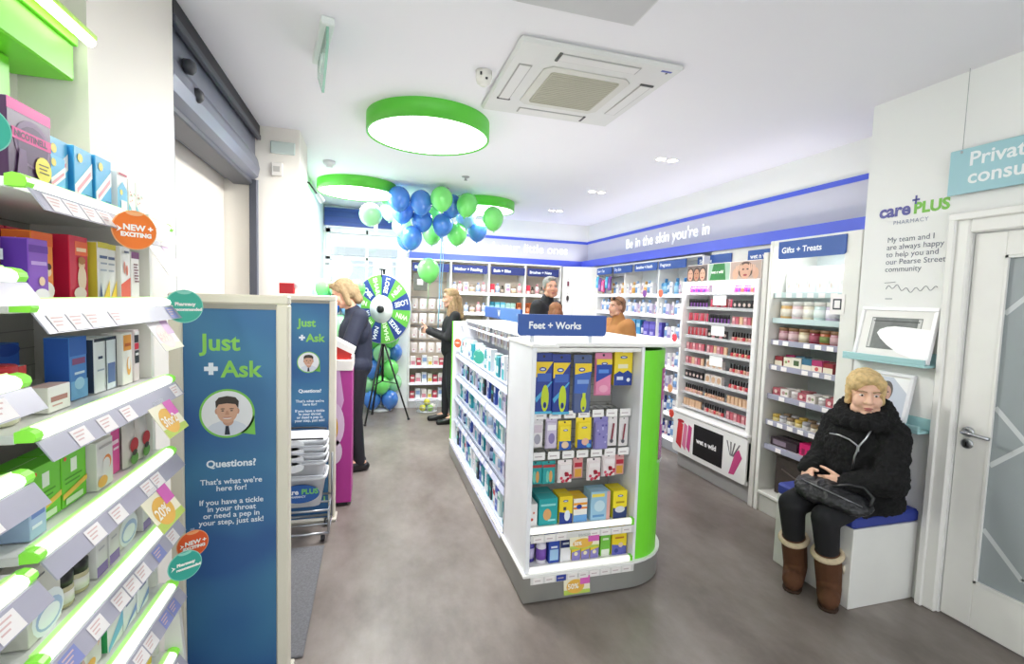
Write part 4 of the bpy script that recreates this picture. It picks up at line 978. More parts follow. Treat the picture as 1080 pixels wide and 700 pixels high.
# second row
p2w = hangpack('whitepack', 'small white and grey blister pack', .065, .16, .01, '#e9e5e6', [('r', .1, .6, .9, .9, '#d7c9d4'), ('e', .5, .35, .3, .2, '#a9a7b4')])
p2l = hangpack('lilacpack', 'small pale lilac blister pack', .065, .17, .01, '#cfc4dc', [('r', .1, .7, .9, .9, '#f1eef4'), ('e', .5, .4, .3, .2, '#8a7db0')])
p2y = hangpack('yellowpack', 'small yellow pack with blue foot', .075, .155, .014, '#f3da2f', [('r', 0, 0, 1, .35, '#2c57ae'), ('e', .5, .2, .3, .14, '#e8c9a6')] + oval(.5, .8))
p2b = hangpack('yellowpackwide', 'wider yellow pack with blue and pink foot', .09, .165, .02, '#f4dc34', [('p', [(0,.35),(1,.3),(1,0),(0,0)], '#2f4fa8'), ('e', .55, .25, .26, .14, '#e9b5a0'), ('e', .8, .1, .16, .08, '#5db0e0')] + oval(.45, .8))
p2v = hangpack('violetbag', 'violet patterned hanging bag', .085, .185, .02, '#8d86c4', [('c', random.random()*.8+.1, random.random()*.8+.1, .07, random.choice(['#b7b2e0', '#5f58a4'])) for _ in range(10)])
p2s = hangpack('scissors', 'slim white card with dark red tool', .055, .165, .006, '#e7e2e2', [('p', [(.3,.2),(.5,.2),(.7,.9),(.5,.9)], '#8a3040'), ('e', .4, .2, .2, .08, '#5a5a62')])
row(F, [(p2w, .845, 2.365, .80), (p2l, .925, 2.365, .79), (p2y, 1.0, 2.36, .785), (p2b, 1.11, 2.36, .79), (p2v, 1.215, 2.365, .77), (p2s, 1.29, 2.37, .785), (p2s, 1.36, 2.37, .78)], 'on second pegs of gondola end', 'small packs on the second peg row')
# third row
p3t = hangpack('tealpack', 'teal pack with red top stripe', .075, .125, .008, '#2c9fa0', [('r', 0, .86, 1, 1, '#b33a3a'), ('e', .4, .4, .14, .3, '#6fc9b8'), ('e', .65, .4, .14, .3, '#d9a05a')])
p3r = hangpack('redspot', 'white and crimson plaster pack', .082, .125, .012, '#f0e6e6', [('c', random.random()*.9+.05, random.random()*.55, .11, random.choice(['#c01f3c', '#d8566c', '#9a1830'])) for _ in range(12)] + [('r', .1, .72, .9, .95, '#f4eeee')])
p3a = hangpack('ambers', 'small red pack with amber window', .06, .115, .008, '#d9a2a0', [('r', .15, .1, .85, .55, '#d9a03a'), ('r', .1, .65, .9, .9, '#b8243a')])
row(F, [(p3t, .845, 2.37, .598), (p3t, .918, 2.365, .598), (p3r, 1.01, 2.36, .6), (p3a, 1.09, 2.37, .615), (p3r, 1.18, 2.36, .6), (p3r, 1.275, 2.37, .612), (p3a, 1.345, 2.375, .615)], 'on third pegs of gondola end', 'plaster packs on the third peg row')
# upper end shelf
e1 = carton('tealbox', 'teal box with orange foot picture', .105, .16, .145, '#27a3a6', [('e', .45, .4, .22, .22, '#d9a46a'), ('r', .1, .72, .9, .8, '#8fd8d6'), ('r', .5, .15, .9, .22, '#9fdede')], top='#3fb6b8')
e2 = carton('whitered3', 'slim white box with red dots', .05, .1, .12, '#efebea', [('c', .4, .3, .16, '#d25a4a'), ('c', .6, .6, .12, '#e0907a')])
e3 = carton('yellownavy', 'yellow box with navy and white foot', .075, .11, .15, '#f2d62b', [('p', [(0,.45),(1,.35),(1,0),(0,0)], '#1f3a8e'), ('e', .6, .3, .22, .2, '#dfe6ee'), ('r', .3, .5, .5, .62, '#40444e')] + oval(.45, .84), top='#ecd02a')
e4 = carton('orangeblue', 'white box with orange stripes and blue foot', .08, .11, .13, '#f0ece4', [('r', 0, .72, 1, .82, '#f0a02c'), ('r', 0, .55, 1, .63, '#e9862a'), ('r', 0, 0, 1, .3, '#6da6dc'), ('e', .4, .65, .2, .1, '#20409a')], top='#f2c22e')
e5 = carton('paleblue5', 'pale blue box with pink edge and yellow crest', .115, .1, .16, '#9cc6de', [('r', .05, .82, .7, .93, '#f2dc5a'), ('e', .45, .5, .28, .2, '#c6e0ea'), ('r', .82, 0, 1, 1, '#e3a9a0'), ('r', .1, .12, .7, .2, '#5f93c4')])
e6 = carton('yellowsoft', 'bright yellow box with silver and navy base', .085, .11, .155, '#f5e02e', [('p', [(0,.4),(.5,.3),(1,.42),(1,0),(0,0)], '#24366e'), ('e', .5, .32, .36, .12, '#d5d7dc'), ('r', .2, .55, .8, .62, '#b79a1c')] + oval(.5, .82), top='#eed92c')
row(F, [(e2, .828, 2.335, .386), (e1, .912, 2.33, .386), (e3, 1.012, 2.325, .386), (e4, 1.098, 2.33, .386), (e5, 1.215, 2.325, .386), (e6, 1.335, 2.325, .386)], 'on the upper shelf of gondola end', 'boxes on the upper end shelf')
# lower end shelf
l1 = bottle('purplespray', 'white bottle with purple foot label', .028, .15, '#e8e4ee', '#f1eef4', '#7a4fb0')
l2 = bottle('indigospray', 'indigo bottle with white cap', .026, .14, '#4a3f9a', '#efecf2', '#cfc6e6')
l3 = carton('cobaltbox', 'cobalt box with white and blue front', .06, .16, .15, '#2f4fb0', [('r', 0, .8, 1, 1, '#dfe6f2'), ('r', .1, .1, .9, .5, '#9fc4e4'), ('r', .2, .55, .8, .62, '#dfe6f2')], side='#2c48a8')
l4 = carton('navywhite', 'white box with navy upper half', .06, .1, .14, '#ecebee', [('r', 0, .55, 1, .95, '#1e2c6a'), ('r', .2, .68, .8, .76, '#cfd6ea')])
l5 = carton('yellowslim', 'slim yellow box with violet foot', .05, .09, .125, '#f1d938', [('p', [(0,.35),(1,.45),(1,0),(0,0)], '#8f86c8'), ('c', .5, .28, .22, '#f0e4c0')] + oval(.5, .8))
l6 = carton('limeslim', 'slim lime green box', .06, .09, .15, '#79c84a', [('r', .1, 0, .9, .25, '#e9eee2'), ('r', .2, .6, .8, .68, '#d9efc8')])
l7 = carton('yellowfat', 'yellow box with purple and navy foot', .09, .1, .155, '#f0d52a', [('p', [(0,.4),(1,.3),(1,0),(0,0)], '#5e62b4'), ('c', .6, .36, .16, '#e4c8ae'), ('c', .3, .16, .14, '#2f3f8e'), ('r', .2, .6, .8, .66, '#c07a2a')] + oval(.5, .82))
row(F, [(l2, .835, 2.36, .172), (l1, .89, 2.33, .172), (l3, .955, 2.33, .172), (l4, 1.022, 2.33, .172), (l5, 1.083, 2.33, .172), (l5, 1.138, 2.33, .172), (l5, 1.193, 2.33, .172), (l6, 1.262, 2.335, .172), (l7, 1.345, 2.33, .172)], 'on lower shelf of gondola end', 'boxes on the lower end shelf')

# ---- products along the gondola's aisle side
random.seed(21)
gk = [carton('g_white', 'small white carton', 0.060, .05, 0.150, '#eef0f5', bars(.2, .8, .7, 3, '#8fa4cc', .12, .05)),
      carton('g_aqua', 'small aqua and white carton', 0.060, .05, 0.163, '#e8eff2', [('r', 0, 0, 1, .45, '#4fb8c4'), ('r', .2, .6, .8, .7, '#3a8fb0')]),
      carton('g_teal', 'teal carton with pale panel', 0.070, .05, 0.138, '#2a9aa8', [('r', .15, .2, .85, .55, '#dcecee')]),
      carton('g_blue', 'small royal blue carton', 0.060, .05, 0.163, '#3150b0', [('r', .1, .5, .9, .75, '#dfe6f6'), ('r', .1, .2, .7, .3, '#8fb0e6')]),
      bottle('g_bwhite', 'white bottle with pale blue label', .028, .15, '#eef1f6', '#dfe6f0', '#a9c3e2'),
      bottle('g_bnavy', 'small navy bottle with white cap', .026, .13, '#24366e', '#eef0f4', '#9fb6dc'),
      carton('g_red', 'small white and red carton', 0.050, .05, 0.138, '#f0eef0', [('r', 0, .6, 1, .85, '#c8384a'), ('r', .2, .2, .8, .3, '#b7b3bd')]),
      carton('g_mint', 'pale mint carton', 0.055, .05, 0.150, '#cfe6e2', [('r', .1, .7, .9, .82, '#4aa694'), ('e', .5, .35, .3, .2, '#f0f6f4')]),
      carton('g_black', 'small dark carton with teal stripe', 0.050, .05, 0.125, '#26303a', [('r', 0, .5, 1, .7, '#3fb0a8')]),
      carton('g_lilac', 'pale lilac carton', 0.055, .05, 0.150, '#d9d6ea', [('r', .15, .5, .85, .7, '#8f86bc')])]
F = Frame(0, 0, 0, -PI/2)   # local x = -world y, local y = world x
lvl = ['bottom', 'second', 'third', 'fourth', 'top']
mix = [[6, 2, 8, 0, 7, 3, 1], [3, 1, 4, 9, 0, 2, 5], [9, 3, 2, 4, 5, 7, 1], [3, 9, 5, 4, 1, 8], [0, 4, 7, 2, 9, 6, 1]]
for i, z in enumerate(SLEV):
    for b, (a, e, nm) in enumerate(((4.05+.66, 4.06, 'far'), (4.045, 3.395, 'middle'), (3.38, 2.73, 'near'))):
        ks = [gk[j] for j in mix[i]]; random.shuffle(ks)
        its = fill(-a, -e, ks, y=(.80 if i == 0 else .838), z=z, gap=.010, jit=.02)
        row(F, [q for q in its], f'on {lvl[i]} {nm} gondola side shelf', f'{nm} gondola side shelf goods')
# hanging bottle tags on the wall above the top shelf
hk = [hangpack('g_h1', 'white hanging card', .07, .13, .006, '#f0eef2', [('e', .5, .4, .3, .2, '#c9b4c4'), ('r', .1, .72, .9, .85, '#9aa8c8')]), hangpack('g_h2', 'cream hanging card', .07, .14, .006, '#ece6da', [('e', .5, .4, .3, .2, '#b08a80'), ('r', .1, .75, .9, .86, '#c88a8a')])]
for b, (a, e, nm) in enumerate(((4.70, 4.07, 'far'), (4.04, 3.40, 'middle'), (3.37, 2.74, 'near'))):
    row(F, fill(-a, -e, hk, y=1.0, z=1.19, gap=.03), f'hung over top {nm} side shelf of gondola', f'{nm} hanging cards on the gondola side')
mb = MB()
mb.rbox(.985, 1.2, 2.73, 4.71, 1.322, 1.34, M('#dfe2ea', .4), .002)
o = mb.build('hanging_bar'); tag(o, 'grey hanging bar for cards under the gondola top', 'rail')
wobbler((.80, 2.76+1.85, 1.14), -.9, .045, '#e8643a', '#f0a890', [('NEW', .42, -.45, -.1)], 'orange round wobbler high at the far end of the gondola side')
wobbler((.79, 3.60, 1.13), -.9, .055, '#3fae9c', '#8fd8c6', [], 'teal round wobbler on the gondola side top shelf')
# ================================================================ RIGHT SIDE: pier fittings
# vinyl lettering on the pier
t = thing('wall_lettering', 'blue and green pharmacy logo lettering on the white pier by the door', 'lettering', (2.9, 2.19, 2.13))
CB = M('#5a5aa0', .5); CG = M('#7cc04a', .5)
mb = MB(); put_text(mb, 'care', .10, CB, tr(-.0015, .005, 0) @ FACE_WEST, bold=.0036); mb.build('lettering', t)
mb = MB(); put_text(mb, 'PLUS', .082, CG, tr(-.0015, -.185, 0) @ FACE_WEST, bold=.0036); mb.build('lettering', t)
mb = MB(); mb.box(-.002, -.0012, -.199, -.189, .05, .098, CB); mb.box(-.002, -.0012, -.213, -.175, .068, .079, CB); mb.build('logo_cross', t)
mb = MB(); put_text(mb, 'PHARMACY', .032, M('#8a8fa8', .5), tr(-.0015, -.08, -.05) @ FACE_WEST, spacing=1.15); mb.build('lettering', t)
t = thing('wall_lettering', 'grey vinyl welcome message in five lines on the white pier', 'lettering', (2.9, 2.135, 1.98))
for i, ln_ in enumerate(('My team and I', 'are always happy', 'to help you and', 'our Pearse Street', 'community')):
    mb = MB(); put_text(mb, ln_, .0435, M('#6a6e7e', .6), tr(-.0015, 0, -.0425*i) @ FACE_WEST); mb.build('lettering', t)
t = thing('wall_lettering', 'thin grey handwritten signature under the welcome message on pier', 'signature', (2.9, 2.12, 1.70))
mb = MB(); pts = []
for i in range(64):
    a = i/63; pts.append((-.002, -.27*a, .012*math.sin(a*34) + .018*math.sin(a*9)*(1-a) + .01))
mb.tube(pts, .0016, M('#8d9096', .6), 5); mb.tube([(-.002, .01, .045), (-.002, -.05, .05)], .0016, M('#8d9096', .6), 5); mb.build('signature_stroke', t)
mb = MB(); mb.box(-.002, -.001, -.04, 0, -.05, -.044, M('#a9acb0', .6)); mb.build('small_print', t)
# teal picture ledges with frames
TEAL = M('#a5cfd2', .4)
def ledge(z, y0, y1, lab):
    t = thing('picture_ledge', lab, 'ledge', (2.9, (y0+y1)/2, z)); w = (y1-y0)/2
    mb = MB(); mb.rbox(-.105, 0, -w, w, 0, .014, TEAL, .002); mb.build('shelf', t)
    mb = MB(); mb.rbox(-.105, -.093, -w, w, .014, .042, TEAL, .002); mb.build('front_lip', t)
    mb = MB(); mb.rbox(-.012, 0, -w, w, .014, .075, TEAL, .002); mb.build('back_rail', t)
ledge(1.285, 1.815, 2.275, 'pale teal picture ledge higher on the pier')
ledge(.93, 1.815, 2.275, 'pale teal picture ledge lower on the pier, behind seated person')
def frame(lab, loc, w, h, lean, kind):
    t = thing('framed_photo', lab, 'picture frame', loc, 0)
    X = rot('Y', lean) @ rot('Z', -PI/2)
    mb = MB(); f = .022
    mb.rbox(-w/2, w/2, -.012, .012, 0, f, PLASTIC, .003, X); mb.rbox(-w/2, w/2, -.012, .012, h-f, h, PLASTIC, .003, X)
    mb.rbox(-w/2, -w/2+f, -.012, .012, f, h-f, PLASTIC, .003, X); mb.rbox(w/2-f, w/2, -.012, .012, f, h-f, PLASTIC, .003, X); mb.build('frame', t)
    mb = MB(); mb.box(-w/2+f, w/2-f, -.004, .008, f, h-f, M('#eceae6', .5), X); m_ = mb.build('mat_board', t)
    mb = MB()
    if kind == 'landscape':
        mb.quad([(-w*.33, -.005, h*.2), (w*.33, -.005, h*.2), (w*.33, -.005, h*.8), (-w*.33, -.005, h*.8)], M('#6e7270', .5, vary=.5, scale=22), X)
        for s in (-.32, .28): mb.quad([(w*s, -.0055, h*.22), (w*(s+.04), -.0055, h*.22), (w*(s+.04), -.0055, h*.78), (w*s, -.0055, h*.78)], M('#c9c9c6'), X)
        mb.quad([(-w*.3, -.0056, h*.72), (w*.3, -.0056, h*.72), (w*.3, -.0056, h*.74), (-w*.3, -.0056, h*.74)], M('#3a3d3c'), X)
        pts = [(-w*.22, h*.5), (-w*.19, h*.57), (-w*.1, h*.62), (0, h*.64), (w*.2, h*.63), (w*.45, h*.6), (w*.45, h*.09), (w*.3, h*.08), (w*.1, h*.16), (-w*.05, h*.28), (-w*.16, h*.4)]
        mb.add([(u, -.006, v) for u, v in pts], [tuple(range(len(pts)))], M('#fbfbfa', .3), X=X)
    else:
        mb.quad([(-w*.4, -.005, h*.1), (w*.4, -.005, h*.1), (w*.4, -.005, h*.9), (-w*.4, -.005, h*.9)], M('#cdd3df', .5), X)
        C = lambda u, v, a, b, c, k: mb.add([(u*w + a*w*math.cos(2*PI*i/20), -.005-.0004*k, v*h + b*h*math.sin(2*PI*i/20)) for i in range(20)], [tuple(range(20))], M(c), X=X)
        C(-.12, .2, .3, .24, '#a9b4cc', 1); C(-.12, .62, .17, .2, '#5d5450', 2); C(-.11, .57, .13, .16, '#c79c88', 3); C(-.16, .6, .02, .015, '#463c38', 4); C(-.06, .6, .02, .015, '#463c38', 4); C(-.11, .49, .05, .012, '#a8645c', 4)
        mb.add([(u*w, -.0075, v*h) for u, v in ((0, .9), (.4, .9), (.4, .62))], [(0, 1, 2)], M('#fbfbfc', .3), X=X)
    mb.build('print', m_)
frame('white framed grey photo leaning on the upper teal ledge', (2.835, 2.03, 1.30), .42, .31, .20, 'landscape')
frame('white framed portrait leaning on lower ledge behind the seated person', (2.835, 2.02, .945), .22, .29, .20, 'portrait')
# hanging sign
t = thing('hanging_sign', 'pale teal Private consultation sign hanging from ceiling wires by the door', 'sign', (2.87, 1.44, 2.185))
mb = MB(); mb.rbox(-.005, .005, -.40, .385, 0, .225, M('#9ec9d2', .45), .002); b = mb.build('board', t)
mb = MB(); put_text(mb, 'Private\nconsultation', .096, M('#f0f4f5'), tr(-.0058, .30, .135) @ FACE_WEST, bold=.0018, line=.92); mb.build('lettering', b)
for y in (.335, -.35):
    mb = MB(); mb.tube([(0, y, .215), (0, y, .625)], .0016, M('#a9abad', .4, .5), 6); mb.lathe([(.008, 0), (.008, .012)], STEEL, 10, tr(0, y, .205)); mb.build('wire', t)

# ================================================================ BENCH
t = thing('bench', 'white box bench with blue cushion against the pier', 'bench', (2.665, 2.085, 0))
mb = MB(); mb.rbox(-.235, .225, -.25, .25, .0, .435, M('#e9e9e5', .4), .004); mb.build('box_base', t)
mb = MB(); mb.rbox(-.24, .23, -.253, .253, .435, .505, M('#2f3f96', .6), .014); mb.build('cushion', t)

# ================================================================ GIFTS UNIT
t = thing('display_cabinet', 'white illuminated gift cabinet with glass shelves beside the pier', 'cabinet', (2.9, 2.65, 0), -PI/2)
CW = M('#e9e8e2', .4)
mb = MB(); mb.rbox(-.36, -.325, 0, .44, 0, 2.08, CW, .004); mb.build('side_panel', t)
mb = MB(); mb.rbox(.25, .36, 0, .44, 0, 2.08, CW, .004); mb.build('side_panel', t)
mb = MB(); mb.box(-.325, .25, .425, .44, .1, 2.08, M('#d9e2e2', .4)); mb.build('back_panel', t)
mb = MB(); mb.rbox(-.325, .25, .0, .44, 2.04, 2.08, CW, .003); mb.build('top_panel', t)
mb = MB(); mb.rbox(-.325, .25, .02, .44, .0, .14, M('#c9c8c2', .4), .003); mb.build('plinth', t)
mb = MB(); mb.rbox(-.325, .25, -.0, .44, .14, .165, CW, .003); mb.build('base_shelf', t)
GLV = [.53, .72, .92, 1.145, 1.335, 1.50, 1.69]
for i, z in enumerate(GLV):
    mb = MB(); mb.rbox(-.32, .245, .05, .42, z-.012, z-.002, M('#cfe4e2', .1, alpha=.55) if i > 3 else M('#dddde2', .3), .002); s = mb.build('shelf', t)
    mb = MB(); mb.rbox(-.322, .247, .03, .048, z-.036, z+.004, M('#a3a3b6' if i < 5 else '#c3d6d6', .3), .002); r = mb.build('ticket_rail', s)
    if i != 5:
        for k in range(6):
            if random.random() < .8:
                q = MB(); x = -.30 + k*.09; q.box(x, x+.05, .0285, .03, z-.033, z-.002, TICKET); q.build('price_ticket', r)
mb = MB(); mb.rbox(-.30, .23, .06, .1, 2.015, 2.04, M('#fffdf6', .4, emit=4.0, vary=0), .003); mb.build('light_strip', t)
ld = bpy.data.lights.new('cabinet_lamp', 'AREA'); ld.shape = 'RECTANGLE'; ld.size = .5; ld.size_y = .1; ld.energy = 2.2
lo = bpy.data.objects.new('lamp', ld); COL.objects.link(lo); lo.parent = t; lo.location = (-.03, .1, 2.01)
st, w, h = sign_board('category_sign', 'blue Gifts + Treats sign across the top of gift cabinet', 'sign', -.285, .245, 0, 0, .128, 'Gifts + Treats', .058, .03)
st.location = (2.893, 2.65, 1.935); st.rotation_euler = (0, 0, -PI/2)
t = thing('small_card', 'small white card with black square outline on gift cabinet post', 'card', (2.898, 2.42, 1.55), -PI/2)
mb = MB(); mb.box(-.05, .05, -.002, 0, 0, .13, TICKET); mb.box(-.03, .03, -.0026, -.002, .03, .1, M('#30343c')); mb.box(-.02, .02, -.0032, -.0026, .04, .09, TICKET); mb.build('card', t)
F = Frame(2.9, 2.65, 0, -PI/2)
random.seed(5)
c1 = [jar('candle_amber', 'amber scented candle jar', .044, .13, '#e0b878', '#e9e6e0', '#f2ead8'), jar('candle_pink', 'pale pink candle jar', .044, .13, '#e9cfd0', '#e9e6e0', '#f4ecec'), jar('candle_cream', 'cream candle jar', .044, .13, '#ece2cc', '#e9e6e0', '#f5f0e6'), jar('candle_mint', 'pale mint candle jar', .044, .13, '#cfe6e2', '#e9e6e0', '#eef6f4'), jar('candle_lilac', 'lilac candle jar', .044, .13, '#cfc3d8', '#e9e6e0', '#efeaf2')]
c2 = [jar('candle_rose', 'rose candle in glass tumbler', .04, .1, '#b5808a', '#8f6a4a', '#d6b0b4'), jar('candle_rose2', 'dusky pink candle in glass tumbler', .04, .1, '#c79aa0', '#8f6a4a', '#e0c2c4'), jar('candle_buff', 'buff candle in glass tumbler', .04, .1, '#cbb695', '#8f6a4a', '#e9dcc4'), jar('candle_wine', 'wine red candle in glass tumbler', .04, .1, '#8a2f44', '#7a5438', '#a85668'), jar('candle_multi', 'red and gold candle in glass tumbler', .04, .1, '#b0603a', '#8f6a4a', '#7a8a4a')]
c3 = [carton('giftred', 'dark red and cream gift box', .07, .07, .07, '#8f2c34', [('r', 0, 0, 1, .55, '#e6dcc6')]), carton('giftcream', 'cream floral gift box', .075, .07, .07, '#e6dfcc', [('c', .3, .5, .14, '#8aa05a'), ('c', .6, .6, .12, '#c86a6a')]), carton('giftgreen', 'cream gift box with green square', .075, .07, .075, '#e9e4d4', [('r', .2, .25, .8, .75, '#47603a')]), carton('giftteal', 'teal gift tin', .08, .07, .08, '#3a6f8a', [('r', 0, 0, 1, .45, '#e4dccb')]), carton('giftpink', 'magenta gift tin', .08, .07, .08, '#b0356a', [('r', 0, 0, 1, .5, '#e6d9c8'), ('c', .5, .25, .18, '#c85a5a')])]
c4 = [carton('soapred', 'small red printed soap box', .07, .07, .055, '#b5606a', [('c', .4, .5, .2, '#e9d2cc'), ('c', .75, .4, .14, '#8a3a44')]), carton('soapwhite', 'small white printed soap box', .07, .07, .055, '#e4dcd6', [('c', .4, .5, .2, '#b08a8a'), ('c', .75, .5, .14, '#8a9a6a')]), jar('pot', 'small grey cosmetic pot', .032, .05, '#bdb6b4', '#e9e6e4', None, lidh=.4)]
c5 = [jar('goldpot', 'small gold capped pot', .03, .05, '#d6c48a', '#c9a84a', None, lidh=.45), jar('silverpot', 'small silver capped pot', .03, .05, '#c9c6c8', '#a9a7ac', None, lidh=.45), jar('browpot', 'small pale pot with brown lid', .03, .05, '#d9d2c4', '#8a7358', None, lidh=.45)]
cl = squeeze('soft', 'white soft toy shape', .09, .15, '#f4f4f4', '#e9e9ea') if False else pouch('whitegift', 'white gift bag with sprig print', .085, .19, .06, '#f3f4f4', [('e', .4, .6, .12, .16, '#dcdcd8'), ('e', .65, .4, .1, .14, '#e3d3c6')])
row(F, fill(-.31, .24, [cl], y=.1, z=1.69, gap=.002), 'on top shelf of gift cabinet', 'gift bags in the cabinet')
for j, (ks, z, nm) in enumerate(((c1, 1.50, 'second'), (c2, 1.335, 'third'), (c3, 1.145, 'fourth'), (c4, .92, 'fifth'), (c5, .72, 'sixth'))):
    its = fill(-.31, .24, ks, y=.065, z=z-.002, gap=.006, jit=.01)
    row(F, its, f'on {nm} shelf of gift cabinet', f'{nm} shelf of the gift cabinet')
    if j > 1: row(F, fill(-.30, .24, ks[::-1], y=.16, z=z-.002, gap=.012), f'at back of {nm} gift shelf', f'{nm} shelf of the gift cabinet')
giftb = carton('giftdark', 'dark gift set tray with photo lid', .24, .13, .06, '#3c3038', [('r', .1, .2, .6, .8, '#8a7a88')])
giftp = carton('giftmagenta', 'magenta ribbed gift set box', .26, .13, .085, '#d0206a', [('r', .08+.17*i, .1, .18+.17*i, .6, '#8a1848') for i in range(5)])
row(F, [(giftb, -.18, .07, .53), (giftp, .09, .07, .53)], 'on lowest shelf of gift cabinet')
t = thing('storage_basket', 'dark brown woven storage bin at foot of gift cabinet', 'basket', (3.12, 2.72, .167), -PI/2)
mb = MB(); mb.prism(rrect(-.2, .2, -.13, .13, .03), 0, .29, M('#3d342f', .7, vary=.3, scale=40, bump=.5), 'z', smooth=False); mb.build('bin', t)
mb = MB(); mb.prism(rrect(-.205, .205, -.135, .135, .03), .29, .31, M('#4a403a', .6), 'z'); mb.tube([(-.12, -.136, .2), (0, -.14, .17), (.12, -.136, .2)], .005, M('#5c514a')); mb.build('rim', t)

# ================================================================ COSMETICS STAND
t = thing('cosmetics_stand', 'white cosmetics stand with three columns of make up, photo header and black logo base', 'cosmetics stand', (2.9, 3.56, 0), -PI/2)
SW = M('#ecebe9', .35)
W2 = .485
mb = MB(); mb.rbox(-W2, -W2+.03, -.02, .42, .15, 1.80, SW, .004); mb.build('side_panel', t)
mb = MB(); mb.rbox(W2-.045, W2, -.02, .42, .15, 1.80, SW, .004); mb.build('side_panel', t)
mb = MB(); mb.box(-W2+.03, W2-.045, .28, .3, .5, 1.80, M('#dedee0', .4)); mb.build('back_panel', t)
mb = MB(); mb.rbox(-W2+.03, W2-.045, -.01, .28, 1.785, 1.80, SW, .002); mb.build('top_panel', t)
mb = MB(); mb.prism([(u, v) for u, v in rrect(-W2, W2, .155, .53, .03)], -.03, .42, SW, 'y'); b = mb.build('base_panel', t)
mb = MB(); mb.rbox(-W2-.004, W2+.004, -.045, .3, .535, .57, M('#f5f4f2', .35), .01); mb.build('counter_ledge', t)
mb = MB(); mb.rbox(-W2+.01, W2-.01, .03, .42, 0, .15, M('#a9a7a6', .5), .003); mb.build('plinth', t)
mb = MB(); mb.prism(rrect(-.17, .215, .20, .485, .004), -.033, -.03, M('#17161a', .35), 'y')
put_text(mb, 'wet n wild', .062, M('#f4f2f2'), tr(-.125, -.0336, .325) @ FACE_SOUTH, bold=.0022); mb.build('logo_plate', b)
mb = MB()
for (u, w_, c) in ((-.43, .08, '#c8323c'), (-.335, .05, '#d8789a'), (-.27, .05, '#c94a86')):
    mb.prism([(u, .24), (u+w_, .20), (u+w_+.02, .44), (u+.02, .46)], -.0315, -.03, M(c), 'y')
mb.prism(circle(-.37, .465, .05, 18, .016), -.032, -.03, M('#a81f30'), 'y')
mb.build('printed_artwork', b); mb = MB()
mb.prism([(.30, .19), (.36, .2), (.44, .36), (.40, .42), (.36, .38)], -.0315, -.03, M('#c2457e'), 'y')
for a in (.0, .5, 1.0, 1.6):
    mb.prism([(.30+.02*a, .35), (.31+.02*a, .34), (.27+.09*a, .46), (.255+.09*a, .46)], -.0315, -.03, M('#6f6a6e'), 'y')
mb.build('printed_artwork', b)
# header: three photo panels
mb = MB(); mb.rbox(-W2+.02, W2-.02, .015, .035, 1.80, 1.955, M('#e4dcd6', .4), .003); hd = mb.build('header_board', t)
mb = MB(); y = .0145
mb.quad([(-.46, y, 1.805), (-.17, y, 1.805), (-.17, y, 1.95), (-.46, y, 1.95)], M('#6e625e'))
for u, c in ((-.41, '#d3a58c'), (-.32, '#b88468'), (-.235, '#d6ab92')):
    mb.add([(u+.05*math.cos(2*PI*i/20), y-.0012, 1.865+.068*math.sin(2*PI*i/20)) for i in range(20)], [tuple(range(20))], M('#4a3a34'))
    mb.add([(u+.038*math.cos(2*PI*i/20), y-.0018, 1.86+.056*math.sin(2*PI*i/20)) for i in range(20)], [tuple(range(20))], M(c))
    mb.add([(u+.016*math.cos(2*PI*i/12), y-.0024, 1.835+.006*math.sin(2*PI*i/12)) for i in range(12)], [tuple(range(12))], M('#a8504e'))
    for s in (-.015, .015): mb.add([(u+s+.008*math.cos(2*PI*i/12), y-.0024, 1.875+.004*math.sin(2*PI*i/12)) for i in range(12)], [tuple(range(12))], M('#3a2c28'))
mb.build('portrait_panel', hd)
mb = MB(); mb.quad([(-.155, y, 1.805), (.115, y, 1.805), (.115, y, 1.95), (-.155, y, 1.95)], M('#9ab8a6')); mb.quad([(-.135, y-.0006, 1.805), (.07, y-.0006, 1.805), (.05, y-.0006, 1.95), (-.09, y-.0006, 1.95)], M('#2f7a3e', .5, vary=.4, scale=14))
put_text(mb, 'wet n wild', .036, M('#f2f6f0'), tr(-.115, y-.0012, 1.865) @ FACE_SOUTH, bold=.0012); mb.build('leaf_panel', hd)
mb = MB(); mb.quad([(.125, y, 1.805), (.46, y, 1.805), (.46, y, 1.95), (.125, y, 1.95)], M('#b8a298'))
def EE(u, v, a, b_, c, k): mb.add([(u+a*math.cos(2*PI*i/20), y-.0006*k, v+b_*math.sin(2*PI*i/20)) for i in range(20)], [tuple(range(20))], M(c))
EE(.295, 1.88, .085, .068, '#5a463e', 1); EE(.295, 1.868, .06, .062, '#cfa18a', 2); EE(.295, 1.838, .022, .009, '#a24a4c', 3)
for s in (-1, 1):
    EE(.295+s*.024, 1.885, .012, .006, '#332824', 3); EE(.295+s*.11, 1.85, .035, .045, '#d2a68e', 2)
    for k in range(4): EE(.295+s*(.1-.018*k), 1.89+.004*k, .008, .03, '#d8b09a', 4)
mb.build('portrait_panel', hd)
